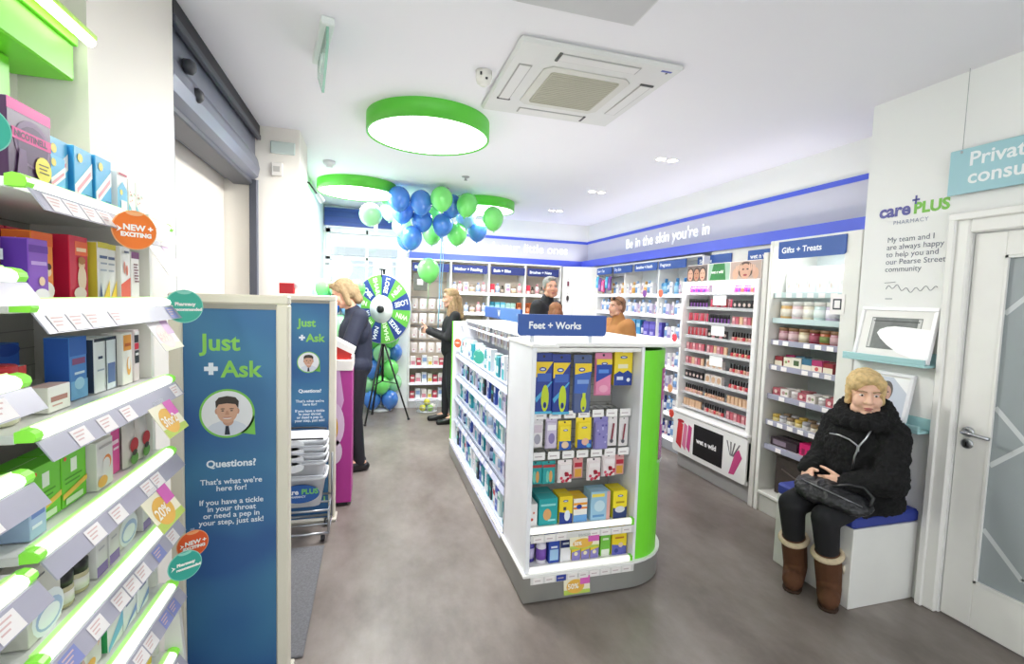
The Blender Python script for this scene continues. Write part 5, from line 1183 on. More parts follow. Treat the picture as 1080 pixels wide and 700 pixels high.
# trays
random.seed(11)
cols = [(-.44, -.16), (-.145, .135), (.15, .425)]
CR = ['left', 'centre', 'right']
F = Frame(2.9, 3.56, 0, -PI/2)
lip = [squeeze('lipgloss_pink', 'pink lip gloss tube', .024, .088, '#d8506e', '#c9c6c8'), squeeze('lipgloss_red', 'red lip gloss tube', .024, .088, '#c0303e', '#c9c6c8'), squeeze('lipgloss_rose', 'dusky rose lip gloss tube', .024, .088, '#b57a80', '#d2cfd0')]
nail = [bottle('nail_black', 'black capped nail polish', .014, .08, '#d9a8a0', '#1a191c', None, name='nail_polish', caph=.5), bottle('nail_red', 'black capped red nail polish', .014, .08, '#c8404a', '#1a191c', None, name='nail_polish', caph=.5), bottle('nail_nude', 'black capped nude nail polish', .014, .08, '#cfa58a', '#1a191c', None, name='nail_polish', caph=.5)]
comp = [carton('compact_rose', 'rose make up compact', .04, .012, .075, '#b5707a', [('r', .1, .1, .9, .9, '#c88a90'), ('r', .2, .55, .8, .85, '#e0b4b4')], name='compact', cat='make up'), carton('compact_red', 'red make up compact', .04, .012, .075, '#9a3f4a', [('r', .12, .12, .88, .88, '#c0606c')], name='compact', cat='make up'), carton('compact_tan', 'tan make up compact', .04, .012, .075, '#c49a78', [('r', .1, .1, .9, .9, '#d8b494')], name='compact', cat='make up')]
dkc = [carton('compact_black', 'black cased compact with pale window', .05, .015, .078, '#2a2628', [('c', .5, .5, .3, '#cdb6ae')], name='compact', cat='make up')]
masc = [bottle('mascara', 'black mascara tube', .009, .085, '#1d1c20', '#2a292d', None, name='mascara', neck=.9, caph=.4), bottle('mascara_violet', 'violet mascara tube', .009, .085, '#8a4fa8', '#2a292d', None, name='mascara', neck=.9, caph=.4)]
top = [bottle('polish_magenta', 'magenta bottle', .016, .075, '#c93fa0', '#c93fa0', None, neck=.6), bottle('polish_violet', 'violet bottle', .016, .075, '#7a4fb5', '#7a4fb5', None, neck=.6), bottle('polish_coral', 'coral bottle', .016, .075, '#ef7a60', '#ef7a60', None, neck=.6)]
powd = [carton('powder', 'clear box of face powder', .07, .03, .078, '#d9cfc8', [('e', .5, .5, .36, .36, '#c9a486')], name='powder_box', cat='make up')]
rows_ = [(1.69, [top[0:2], None, top]), (1.555, [masc, lip, dkc]), (1.42, [lip, masc, comp]), (1.285, [lip[1:], dkc[:1] + comp[:1], nail]), (1.15, [comp[:2], comp, nail[1:]]), (1.015, [comp, powd, nail]), (.88, [dkc, powd, nail[1:2] + nail[:1]]), (.745, [nail[:1] + nail[2:], nail[2:], [comp[2]]]), (.61, [[comp[2]], nail, comp[:2]])]
RN = 'top second third fourth fifth sixth seventh eighth lowest'.split()
for i, (z, cs) in enumerate(rows_):
    for j, (a, b_) in enumerate(cols):
        zz = z - .012*j*0
        mb = MB(); mb.rbox(a-.006, b_+.006, .022, .275, zz-.008, zz-.002, M('#e6e6ea', .3), .002); mb.box(a-.006, b_+.006, .018, .022, zz-.014, zz+.012, M('#f4f6f8', .08, alpha=.35)); s = mb.build('tray', t)
        if cs[j] is None:
            mb = MB(); mb.box(a+.02, b_-.02, .05, .06, zz, zz+.09, M('#f6f6f6')); mb.box(a+.05, b_-.05, .049, .05, zz+.06, zz+.07, M('#8a4a6a')); mb.box(a+.05, b_-.08, .049, .05, zz+.03, zz+.036, M('#c9b3bd')); mb.build('printed_card', s); continue
        if i in (1, 3, 5) and j == 1:
            mb = MB(); mb.rbox(a+.05, b_-.06, .03, .034, zz+.03, zz+.12, M('#fbfbfb', .25), .002); mb.build('white_card', s)
        row(F, fill(a, b_, cs[j], y=.035, z=zz-.001, gap=.004, jit=.004), f'on {RN[i]} {CR[j]} cosmetics tray', f'make up on the {RN[i]} {CR[j]} tray')
mb = MB(); mb.rbox(-W2+.04, W2-.06, .03, .06, 1.765, 1.785, M('#fffdf8', .4, emit=3.0, vary=0), .003); mb.build('light_strip', t)
ld = bpy.data.lights.new('stand_lamp', 'AREA'); ld.shape = 'RECTANGLE'; ld.size = .85; ld.size_y = .05; ld.energy = 4
lo = bpy.data.objects.new('lamp', ld); COL.objects.link(lo); lo.parent = t; lo.location = (0, .05, 1.76)
t = thing('filler_post', 'white upright post between the cosmetics stand and gift cabinet', 'post', (2.9, 3.04, 0), -PI/2)
mb = MB(); mb.rbox(-.03, .02, .0, .42, 0, 2.0, M('#dcd9d4', .4), .004); mb.build('post', t)
mb = MB(); mb.box(-.034, -.03, .03, .06, .3, 1.2, M('#c98f6a')); mb.build('copper_edge', t)

# ================================================================ RIGHT WALL BAYS BEHIND
t = thing('wall_shelving', 'white lit shelving along right wall between cosmetics stand and far corner', 'shelving', (3.12, 5.22, 0), -PI/2)
RL = 1.16
mb = MB(); mb.box(-RL, RL, .25, .26, .12, 2.08, M('#e6e8ee', .5)); mb.build('back_panel', t)
for s in (-RL, -RL/3, RL/3, RL-.02):
    mb = MB(); mb.rbox(s, s+.02, .0, .25, 0, 2.08, SHELFW, .003); mb.build('upright', t)
mb = MB(); mb.rbox(-RL, RL, -.005, .25, .0, .12, M('#a9aab0', .5), .003); mb.build('plinth', t)
mb = MB(); mb.rbox(-RL, RL, -.0, .25, 2.065, 2.08, SHELFW, .003); mb.build('top_panel', t)
RLV = [.135, .40, .66, .90, 1.20, 1.455, 1.685]
for z in RLV:
    mb = MB(); mb.rbox(-RL+.02, RL-.02, .0, .25, z-.018, z, SHELFW, .003); s = mb.build('shelf', t)
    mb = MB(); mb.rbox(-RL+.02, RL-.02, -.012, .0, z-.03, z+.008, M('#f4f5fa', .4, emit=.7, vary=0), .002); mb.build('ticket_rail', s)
    mb = MB(); mb.box(-RL+.03, RL-.03, .01, .03, z-.024, z-.018, M('#f2f6ff', .4, emit=1.2, vary=0)); mb.build('light_strip', s)
HS = [(-1.14, -.70, 'Sun + Tan'), (-.64, -.17, 'Dry Skin'), (-.10, .38, 'Sensitive + Health'), (.42, .91, 'Fragrance')]
for i, (a, b_, s) in enumerate(HS):
    hs, w, h = sign_board('category_sign', ('navy category sign nearest far corner on right wall shelving', 'second navy category sign from far corner on right wall', 'third navy category sign from far corner on right wall', 'fourth navy category sign from far corner on right wall')[i], 'sign', a, b_, 0, 0, .09, s, .05, .03)
    hs.location = (3.105, 5.22 - (a+b_)/2, 1.965); hs.rotation_euler = (0, 0, -PI/2)
for a, b_, s, lab in ((3.77, 4.25, 'Skincare', 'navy category sign right behind the portrait end of cosmetics header'), (3.25, 3.56, 'wet n wild', 'navy category sign beside the gift cabinet top')):
    hs, w, h = sign_board('category_sign', lab, 'sign', -(b_-a)/2, (b_-a)/2, 0, 0, .11, s, .055, .03)
    hs.location = (3.2, (a+b_)/2, 1.965); hs.rotation_euler = (0, 0, -PI/2)
mb = MB(); mb.box(3.21, 3.36, 3.02, 4.06, .1, 2.11, M('#e8e6e0', .5)); tag(mb.build('filler_panel'), 'plain white backing panel behind the cosmetics stand', 'panel', kind='structure')
F = Frame(3.12, 5.22, 0, -PI/2)
random.seed(9)
tube_b = [squeeze('cream_white', 'white cream tube', .045, .15, '#efe6ea', '#d9a9b8', '#b7a0c4'), squeeze('cream_blue', 'blue cream tube', .045, .15, '#5a9ad0', '#eef2f6', '#dfe9f4'), bottle('lotion_white', 'white lotion bottle', .028, .17, '#eef1f5', '#8fb0da', '#7fa6d6'), bottle('lotion_amber', 'white bottle with amber band', .028, .16, '#f2e6d2', '#d9a860', '#e0a850'), carton('skin_white', 'white skincare carton', .055, .05, .14, '#f0f0f2', [('r', .15, .6, .85, .68, '#8a93b0'), ('r', .2, .2, .8, .4, '#e2dfe8')]), bottle('blueb', 'sky blue bottle', .03, .18, '#5fa9dc', '#3f86c4', '#9fd0ee')]
purpb = carton('purplebig', 'purple and blue large carton', .12, .08, .17, '#5f58c0', [('r', 0, .5, 1, .8, '#7a74d8'), ('r', .1, .1, .7, .3, '#b9b4ee')], side='#4a44a4')
skyb = carton('skybig', 'bright blue carton', .09, .08, .18, '#4aa6dc', [('r', .1, .5, .9, .75, '#bfe2f4')], side='#3a90c8')
navb = bottle('navybottle', 'navy blue bottle', .026, .16, '#24358e', '#1c2a74', '#dfe4f2')
lilac = carton('lilacc', 'lilac and white carton', .06, .05, .13, '#d8d4ea', [('r', 0, .1, 1, .35, '#9a90c8')])
brand = [tube_b[0], tube_b[2], tube_b[4], tube_b[3], tube_b[0], tube_b[4]]
def bay(z, ks, nm, **k):
    row(F, fill(-RL+.05, RL-.05, ks, y=.025, z=z, gap=.014, jit=.012, **k), f'on {nm} right wall shelf', f'{nm} shelf of right wall')
its = fill(-RL+.08, .25, [tube_b[3], tube_b[2], tube_b[4], tube_b[0]], y=.03, z=1.685, gap=.016, jit=.01) + fill(.36, 1.0, [tube_b[5], tube_b[5], tube_b[1], tube_b[4], tube_b[5], tube_b[0]], y=.03, z=1.685, gap=.016)
row(F, its, 'on top right wall shelf', 'top shelf of right wall')
bay(1.455, [tube_b[0], tube_b[2], tube_b[4], tube_b[2], lilac], 'second')
row(F, fill(-RL+.05, -.32, [lilac, tube_b[2], tube_b[0]], y=.03, z=1.20, gap=.014) + [(skyb, -.15, .03, 1.2), (skyb, -.04, .03, 1.2), (navb, .04, .03, 1.2), (purpb, .14, .03, 1.2), (purpb, .27, .03, 1.2), (purpb, .40, .03, 1.2)] + fill(.50, RL-.05, [tube_b[2], lilac, tube_b[4]], y=.03, z=1.2, gap=.014), 'on third right wall shelf', 'third shelf of right wall')
bay(.90, [lilac, tube_b[4], tube_b[0], tube_b[2]], 'fourth')
bay(.66, [tube_b[2], lilac, tube_b[0]], 'fifth')
bay(.40, [tube_b[4], navb, tube_b[2], tube_b[1]], 'sixth')
bay(.135, [tube_b[2], navb, tube_b[0], navb], 'lowest')
def small_round(loc, rz, c, lab):
    wobbler(loc, rz, .045, c, '#f0c0b0', [], lab)
for (y, z, c, lab) in ((4.66, .92, '#e04a3c', 'red round wobbler on fourth right wall shelf'), (4.45, .68, '#f0b07a', 'peach round wobbler on fifth right wall shelf'), (4.40, .42, '#e04a3c', 'red round wobbler at near end of sixth right wall shelf'), (4.72, .16, '#e04a5c', 'pinkish red round wobbler on lowest right wall shelf'), (5.05, 1.70, '#8a4fa8', 'violet round wobbler on top right wall shelf'), (4.72, 1.70, '#ef7a5a', 'coral round wobbler on top right wall shelf'), (4.42, 1.23, '#e8485a', 'red round wobbler on third right wall shelf')):
    small_round((3.09, y, z), -PI/2, c, lab)
for y, lab in ((6.25, 'pink hair accessory card on hook near the far right corner'), (6.12, 'magenta hair accessory card on hook near the far right corner')): pass
hp = [hangpack('acc_pink', 'pink hanging sponge pack', .09, .17, .02, '#e05a9a', [('e', .5, .4, .3, .25, '#f2a0c4')]), hangpack('acc_violet', 'violet hanging brush pack', .08, .19, .015, '#7a4fa0', [('e', .5, .4, .3, .25, '#b48ad0')]), hangpack('acc_blue', 'turquoise hanging brush pack', .07, .16, .012, '#4ab0dc', [('e', .5, .5, .3, .2, '#a0dcf0')])]
row(F, [(hp[2], -1.085, -.03, 1.78), (hp[1], -1.0, -.03, 1.73), (hp[0], -.90, -.03, 1.72), (hp[2], -.805, -.03, 1.77), (hp[1], -.715, -.03, 1.74)], 'on hooks at right wall corner', 'hanging packs near the far corner')
for i, x in enumerate((-1.085, -1.0, -.90, -.805, -.715)):
    mb = MB(); mb.tube([(x, .2, 1.935), (x, -.05, 1.935), (x, -.055, 1.942)], .003, STEEL, 6); mb.build('hook', bpy.data.objects['wall_shelving.002'] if 'wall_shelving.002' in bpy.data.objects else t)
# ================================================================ FAR WALL SHELVING
t = thing('wall_shelving', 'white shelving with navy headers across the far wall', 'shelving', (1.64, 6.85, 0))
FX0, FX1 = -1.14, 1.12
mb = MB(); mb.box(FX0, FX1, .36, .38, .1, 2.105, M('#dccfc0', .5)); mb.build('back_panel', t)
ups = [-1.14, -.57, -.01, .54, 1.10]
for s in ups:
    mb = MB(); mb.rbox(s-.012, s+.012, .0, .36, 0, 2.105, SHELFW, .003); mb.build('upright', t)
mb = MB(); mb.rbox(FX0, FX1, .0, .36, 0, .11, M('#c9c9cc', .5), .003); mb.build('plinth', t)
mb = MB(); mb.rbox(FX0, FX1, .0, .36, 2.085, 2.105, SHELFW, .003); mb.build('top_panel', t)
mb = MB(); mb.rbox(FX0-.18, FX0-.015, .0, .42, 0, 2.105, M('#f1f2f4', .35), .004); mb.build('end_panel', t)
FLV = [.13, .36, .62, .86, 1.10, 1.365, 1.655]
for b in range(1, 4):
    for z in FLV:
        a, e = ups[b]+.012, ups[b+1]-.012
        mb = MB(); mb.rbox(a, e, .0, .36, z-.02, z, SHELFW, .003); s = mb.build('shelf', t)
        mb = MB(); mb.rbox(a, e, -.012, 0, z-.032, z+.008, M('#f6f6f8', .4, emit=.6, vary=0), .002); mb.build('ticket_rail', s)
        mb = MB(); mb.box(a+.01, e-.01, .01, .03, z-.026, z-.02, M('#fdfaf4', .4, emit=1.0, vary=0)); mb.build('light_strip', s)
for z in (.13, .36, .60):
    mb = MB(); mb.rbox(ups[0]+.012, ups[1]-.012, .0, .36, z-.02, z, SHELFW, .003); s = mb.build('shelf', t)
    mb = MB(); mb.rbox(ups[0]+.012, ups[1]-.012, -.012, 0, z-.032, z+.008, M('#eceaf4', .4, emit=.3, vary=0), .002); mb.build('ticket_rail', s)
for z in (.93, 1.14, 1.35, 1.56, 1.8):
    mb = MB(); mb.rbox(ups[0]+.012, ups[1]-.012, .33, .36, z, z+.02, M('#bfb7b0', .4), .002); r = mb.build('peg_rail', t)
    for k in range(4): p = MB(); x = ups[0]+.09+k*.13; p.tube([(x, .34, z+.01), (x, .17, z+.01)], .003, STEEL, 6); p.build('peg', r)
HD = [(-1.11, -.60, 'Baby', 'navy Baby header sign, leftmost above far wall shelving'), (-.555, -.045, 'Mother + Feeding', 'second navy header sign from left above far wall shelving'), (.015, .52, 'Bath + Bliss', 'third navy header sign from left above far wall shelving'), (.565, 1.06, 'Brushes + Nets', 'rightmost navy header sign above far wall shelving')]
for i, (a, b_, s, lab) in enumerate(HD):
    hs, w, h = sign_board('category_sign', lab, 'sign', a, b_, 0, 0, .115, s, .055, .03)
    hs.location = (1.64+(a+b_)/2, 6.835, 1.93)
    bpy.data.objects[hs.name].children[0].data.materials[0] = M('#2b3673', .45)
F = Frame(1.64, 6.85, 0, 0)
random.seed(33)
bag = [pouch('babybag', 'clear bagged baby item', .1, .15, .04, '#d9cfc9', [('r', .2, .1, .8, .6, '#f1eeee'), ('c', .5, .45, .2, '#c9a2a4')]), pouch('babybag2', 'bagged white and pink dummy set', .1, .15, .04, '#e4dede', [('c', .35, .5, .18, '#d8a0a8'), ('c', .7, .4, .18, '#f0eeee')])]
for i, (z, nm) in enumerate(((1.40, 'top'), (1.19, 'second'), (.98, 'third'), (.77, 'fourth'))):
    row(F, fill(ups[0]+.03, ups[1]-.02, bag, y=.14, z=z, gap=.025), f'on {nm} pegs under Baby sign', 'bagged baby goods on pegs')
cart = [carton('babyA', 'white and pink baby carton', .07, .06, .13, '#efe4e4', [('r', .1, .1, .9, .5, '#d78a9a')]), carton('babyB', 'white and blue baby carton', .07, .06, .14, '#e9ebf0', [('r', .1, .4, .9, .8, '#8fa8d6')]), carton('babyC', 'white and yellow baby carton', .06, .06, .12, '#f0ece0', [('r', .1, .1, .9, .5, '#e0c45a')]), carton('babyD', 'crimson baby carton', .06, .06, .1, '#c0485a', [('r', .1, .5, .9, .8, '#f0dcdc')])]
for z, nm in ((.60, 'upper'), (.36, 'middle'), (.13, 'lower')):
    ks = cart[:]; random.shuffle(ks)
    row(F, fill(ups[0]+.03, ups[1]-.02, ks, y=.03, z=z, gap=.015), f'on {nm} shelf under Baby sign', 'baby cartons on shelves')
t = thing('dark_display_card', 'small dark picture card hung under the Baby sign', 'card', (.60, 6.86, 1.66)); mb = MB(); mb.rbox(-.05, .14, 0, .01, 0, .24, M('#5a5a54', .5, vary=.5, scale=25), .002); mb.box(.0, .08, -.001, 0, .08, .16, M('#e2dcda')); mb.build('card', t)
# other bays
w1 = [bottle('fw1', 'white bottle with grey cap', .03, .15, '#e9e9ee', '#9fb0cf', '#a9b9dc'), bottle('fw2', 'white bottle with pink cap', .03, .16, '#efe2e0', '#d8949e', '#e2a9b0'), carton('fw3', 'white bath carton', .07, .06, .15, '#efebe4', [('r', .1, .3, .9, .6, '#b78fae'), ('r', .2, .75, .8, .85, '#6f7fb0')]), jar('fw4', 'white tub with grey lid', .04, .11, '#e4e0da', '#a08a78', '#c9ae94')]
tea = carton('fteal', 'deep teal haircare carton', .08, .06, .17, '#1f6a80', [('r', .1, .5, .9, .7, '#8fc6d0')], side='#1a5a70')
aqua = carton('faqua', 'aqua haircare carton', .075, .06, .165, '#5fb0c4', [('r', .1, .5, .9, .8, '#a9dae4')], side='#4a9ab0')
mint = carton('fmint', 'pale mint haircare carton', .07, .06, .155, '#a9cfc4', [('r', .1, .3, .9, .6, '#d8ece6')])
rust = carton('frust', 'rust orange hair colour carton', .07, .06, .165, '#c4622c', [('r', .1, .55, .9, .9, '#8f3f1c'), ('e', .5, .4, .3, .2, '#dfa27a')], side='#9a461e')
copper = carton('fcopper', 'copper hair colour carton', .075, .06, .17, '#cf7a44', [('r', .1, .6, .9, .9, '#e3a984')], side='#a65a30')
redp = carton('fred', 'red and white bath carton', .06, .05, .14, '#d8394c', [('r', .1, .1, .9, .4, '#f3dede')])
dark = bottle('fdark', 'dark small bottle', .024, .12, '#4a4038', '#2a2422', '#a89a8c')
row(F, fill(ups[1]+.03, ups[2]-.02, w1, y=.03, z=1.655, gap=.02), 'on top shelf of second far bay', 'goods in second far bay')
row(F, fill(ups[2]+.03, ups[3]-.02, [redp, w1[0], dark, w1[2], w1[3], w1[1]], y=.03, z=1.655, gap=.02), 'on top shelf of third far bay', 'goods in third far bay')
row(F, fill(ups[3]+.03, ups[4]-.02, [redp, dark, w1[1], dark, w1[2]], y=.03, z=1.655, gap=.02), 'on top shelf of rightmost far bay', 'goods in rightmost far bay')
row(F, fill(ups[1]+.03, ups[2]-.02, [w1[3], w1[1], w1[0]], y=.03, z=1.365, gap=.02), 'on second shelf of second far bay', 'goods in second far bay')
row(F, [(tea, .045, .03, 1.365), (aqua, .13, .03, 1.365), (aqua, .212, .03, 1.365), (mint, .292, .03, 1.365), (mint, .37, .03, 1.365), (rust, .465, .03, 1.365)], 'on second shelf of third far bay', 'goods in third far bay')
row(F, [(rust, .60, .03, 1.365), (copper, .68, .03, 1.365), (copper, .762, .03, 1.365), (dark, .84, .03, 1.365), (dark, .90, .03, 1.365), (dark, .96, .03, 1.365), (dark, 1.02, .03, 1.365)], 'on second shelf of rightmost far bay', 'goods in rightmost far bay')
for z, nm in ((1.10, 'third'), (.86, 'fourth')):
    for b, bn in ((1, 'second'), (2, 'third'), (3, 'rightmost')):
        row(F, fill(ups[b]+.03, ups[b+1]-.02, w1, y=.03, z=z, gap=.02), f'on {nm} shelf, {bn} far bay', f'goods in {bn} far bay')
# corner column
t = thing('corner_column', 'plain white corner column between far wall and right wall shelving', 'column', (2.78, 6.86, 0))
mb = MB(); mb.prism([(.0, .0), (.14, -.06), (.56, -.32), (.60, -.3), (.60, .4), (0, .4)], 0, 2.10, M('#f6f5f2', .4), 'z'); mb.build('column_body', t)
mb = MB(); mb.box(.139, .143, -.066, -.058, .05, 2.05, M('#d9d8d6')); mb.build('seam', t)
hk = [hangpack('brush_dark', 'dark hair brush on white card', .08, .14, .01, '#f2f0f0', [('e', .5, .5, .3, .34, '#3a3034'), ('r', .42, .05, .58, .4, '#3a3034')]), hangpack('comb_wine', 'wine coloured comb on white card', .08, .14, .01, '#f2f0f0', [('r', .3, .2, .7, .8, '#7a2f44')])]
F2 = Frame(2.80, 6.845, 0, 0)
row(F2, [(hk[1], .05, -.02, 1.78), (hk[0], .05, -.02, 1.56)], 'on corner column face', 'cards on the corner column')
# green basket on the floor by the Baby bay
t = thing('floor_basket', 'wire basket of yellow and green toys on floor under Baby bay', 'basket', (.74, 6.62, 0))
mb = MB()
for z, r in ((.0, .10), (.07, .12), (.14, .14)): mb.tube([(r*1.2*math.cos(2*PI*i/20), r*math.sin(2*PI*i/20), z+.004) for i in range(20)], .004, M('#c9ccd0', .4), 6, closed=True)
for i in range(12): a = 2*PI*i/12; mb.tube([(.12*math.cos(a), .10*math.sin(a), .004), (.168*math.cos(a), .14*math.sin(a), .144)], .003, M('#c9ccd0', .4), 5)
mb.lathe([(.0, .004), (.118, .004), (.118, .01), (0, .01)], M('#d9dcdf'), 16, sx=1.2); mb.build('wire_frame', t)
ball = [MB().ell((0, 0, .045), (.045,)*3, M(c, .4)).mesh('soft_ball') for c in ('#d8d24a', '#9ac46a', '#e9e4da', '#8ab0c4')]
for i, (x, y, z, c, lab) in enumerate(((-.06, -.03, .012, 0, 'yellow ball at left in the floor basket'), (.04, -.05, .012, 1, 'green ball at front of the floor basket'), (.08, .03, .012, 2, 'white ball at right in the floor basket'), (-.02, .05, .012, 3, 'blue grey ball at back of floor basket'), (.0, -.0, .085, 0, 'yellow ball on top in the floor basket'))):
    o = mesh_obj(ball[c], 'soft_ball', None, (.74+x, 6.62+y, z)); tag(o, lab, 'ball', 'balls in the floor basket')

# ================================================================ PRIZE WHEEL
WX, WY, WZ, WR = .118, 6.2, 1.405, .425
t = thing('prize_wheel', 'blue and green prize wheel on a black tripod stand', 'prize wheel', (WX, WY, 0), math.radians(-38))
mb = MB(); mb.lathe([(WR, -.012), (WR+.006, -.006), (WR+.006, .012), (WR, .014), (0.001, .014)], M('#cfd3d8', .3), 48, tr(0, 0, WZ) @ rot('X', PI/2)); wh = mb.build('wheel_disc', t)
NS = 12; words_ = ['LOSE', 'SPIN', 'LOSE', 'WIN', 'PRIZE', 'SHARE', 'WIN', 'LOSE', 'PRIZE', 'WIN', 'LOSE', 'SHARE']
for k in range(NS):
    a0 = PI/2 - k*2*PI/NS + .0; a1 = a0 - 2*PI/NS; n = 6
    c = '#26387e' if k % 2 == 0 else '#5fa83e'
    mb = MB(); pts = [(.17*math.cos(a0+(a1-a0)*i/n), .17*math.sin(a0+(a1-a0)*i/n)) for i in range(n+1)] + [(WR*math.cos(a1+(a0-a1)*i/n), WR*math.sin(a1+(a0-a1)*i/n)) for i in range(n+1)]
    mb.add([(u, -.0145, WZ+v) for u, v in pts], [tuple(range(len(pts)))[::-1]], M(c, .35))
    am = (a0+a1)/2
    put_text(mb, words_[k], .085, M('#e9eef2' if k % 2 == 0 else '#dff0d0'), tr(0, -.0152, WZ) @ rot('Y', -am) @ tr(.40, 0, 0) @ rot('Y', PI) @ tr(0, 0, -.03) @ FACE_SOUTH, bold=.002)
    mb.build('segment', wh)
mb = MB(); mb.lathe([(.172, 0), (.172, .006), (0.001, .006)], M('#e6e7e9', .3), 40, tr(0, -.0125, WZ) @ rot('X', PI/2)); hb = mb.build('centre_plate', wh)
mb = MB(); put_text(mb, 'PHARMACY', .035, M('#5f6470'), tr(0, -.0195, WZ+.11) @ FACE_SOUTH, align='CENTER'); mb.build('plate_lettering', wh)
mb = MB(); mb.lathe([(.046, 0), (.046, .03), (.036, .04), (.001, .04)], BLACK, 24, tr(0, -.0185, WZ) @ rot('X', PI/2)); mb.build('hub_knob', wh)
mb = MB(); mb.rbox(-.006, .006, -.03, -.015, WZ+WR-.03, WZ+WR+.075, BLACK, .003); mb.rbox(-.032, .02, -.03, .04, WZ+WR+.055, WZ+WR+.075, BLACK, .003); mb.build('clicker', t)
mb = MB(); mb.tube([(0, .03, .5), (0, .03, WZ+WR+.07)], .015, BLACK, 12); mb.lathe([(.026, .94), (.026, 1.02)], BLACK, 14, tr(0, .03, 0)); mb.build('pole', t)
for a in (-PI/2, PI*.17, PI*.83):
    mb = MB(); ex, ey = .33*math.cos(a), .03+.33*math.sin(a)
    mb.tube([(.02*math.cos(a), .03+.02*math.sin(a), .96), (ex, ey, .012)], .011, BLACK, 8); l_ = mb.build('leg', t)
    mb = MB(); mb.tube([(.0, .03, .5), (ex*.52, .03+(ey-.03)*.52, .47)], .006, BLACK, 6); mb.build('brace', l_)
    mb = MB(); mb.ell((ex, ey, .014), (.018, .018, .014), DARK); mb.build('rubber_foot', l_)

# ================================================================ BALLOONS
BCOL = {'blue': M('#4a86e0', .2, coat=.6), 'green': M('#7fe877', .2, coat=.6), 'pale blue': M('#8db8ea', .2, coat=.6), 'pale green': M('#a6ecae', .2, coat=.6), 'white': M('#eef2f4', .15, coat=.6), 'clear': M('#eef4f8', .1, alpha=.45)}
BM = {}
for c in BCOL:
    mb = MB(); prof = []
    for j in range(17):
        a = PI*j/16; z = -math.cos(a); r = math.sin(a)*(1.0 if z > 0 else 1 - .18*z*z)
        prof.append((max(1e-5, r*.5), z*.62 if z < 0 else z*.54))
    mb.lathe(prof, BCOL[c], 24)
    kb = MB(); kb.lathe([(.015, -.605), (.02, -.63), (.055, -.67), (.045, -.675), (0, -.65)], BCOL[c], 12)
    BM[c] = (mb.mesh('balloon'), kb.mesh('knot'))
def balloon(c, x, y, z, d, lab, group, rx=0.0, ry=0.0):
    o = bpy.data.objects.new('balloon', BM[c][0]); COL.objects.link(o); o.location = (x, y, z); o.scale = (d, d, d); o.rotation_euler = (rx, ry, random.random()*6)
    tag(o, lab, 'balloon', group)
    k = bpy.data.objects.new('knot', BM[c][1]); COL.objects.link(k); k.parent = o
    return o
G = 'balloons bunched under the ceiling'
BUNCH = (
    ('blue', .290, 5.50, 2.640, 'blue balloon at upper left of the ceiling bunch'),
    ('blue', .500, 5.50, 2.628, 'blue balloon second from the left along top of ceiling bunch'),
    ('green', .702, 5.40, 2.655, 'green balloon in the middle along top of ceiling bunch'),
    ('green', 1.002, 5.60, 2.645, 'green balloon at right along top of the ceiling bunch'),
    ('blue', .837, 5.80, 2.505, 'blue balloon in the centre of ceiling bunch above the ribbon'),
    ('blue', .549, 5.80, 2.461, 'blue balloon below the second top one of ceiling bunch'),
    ('blue', .330, 5.75, 2.545, 'blue balloon just below the upper left one of bunch'),
    ('blue', .440, 5.78, 2.275, 'blue balloon hanging lowest on the left of ceiling bunch'),
    ('green', .970, 5.90, 2.393, 'green balloon at the lower middle of ceiling bunch'),
    ('blue', 1.260, 6.05, 2.440, 'blue balloon at the lower right of ceiling bunch'),
    ('green', 1.331, 5.50, 2.510, 'green balloon at the far right end of ceiling bunch'),
    ('pale green', .204, 6.25, 2.640, 'pale green balloon at the far left behind ceiling bunch'),
    ('pale blue', 1.090, 5.95, 2.555, 'pale blue balloon right of centre in the ceiling bunch'),
    ('pale green', .347, 6.25, 2.440, 'pale green balloon behind the lower left of ceiling bunch'),
    ('green', .709, 6.15, 2.600, 'green balloon behind the centre top of ceiling bunch'),
    ('green', .719, 6.20, 2.400, 'green balloon behind the centre bottom of ceiling bunch'),
    ('blue', .890, 5.72, 2.640, 'blue balloon between the two top right green ones of bunch'),
    ('blue', .409, 6.40, 2.330, 'blue balloon at the back of the lower left of bunch'))
pos_ = [Vector(b[1:4]) for b in BUNCH]
for _ in range(60):
    for a in range(len(pos_)):
        for b in range(a):
            d = pos_[a] - pos_[b]; L_ = d.length
            if L_ < .245: d *= (.245 - L_)/L_*.5; d.y *= 1.4; pos_[a] += d; pos_[b] -= d
        pos_[a].z = min(pos_[a].z, 2.66)
for (c, x, y, z, lab), p in zip(BUNCH, pos_):
    balloon(c, p.x, p.y, p.z, .245, lab, G, random.uniform(-.15, .15), random.uniform(-.2, .2))
o = balloon('pale green', -.027, 5.5, 2.44, .24, 'pale green balloon hanging alone in front of the left round light', None, .5, .9)
mb = MB(); mb.rbox(.005, .05, 5.478, 5.482, 2.27, 2.35, M('#f4f6f6', .5), .001); mb.tube([(.03, 5.48, 2.35), (.02, 5.49, 2.40)], .002, PLASTIC, 5); tag(mb.build('gift_tag'), 'small white tag hanging from the lone pale green balloon', 'tag')
balloon('green', .615, 5.6, 1.885, .25, 'lime green balloon floating alone below the ceiling bunch', None, 0, .12)
mb = MB(); mb.tube([(.79, 5.84, 2.34), (.785, 5.84, 2.1), (.775, 5.84, 1.8), (.78, 5.85, 1.5), (.77, 5.85, 1.2)], .007, M('#8fc4ea', .3), 6)
mb.tube([(.80, 5.85, 2.34), (.815, 5.85, 2.0), (.80, 5.85, 1.7), (.815, 5.85, 1.45)], .005, M('#a8d3ee', .3), 6)
tag(mb.build('balloon_ribbon'), 'pale blue ribbons hanging from the ceiling balloon bunch', 'ribbon')
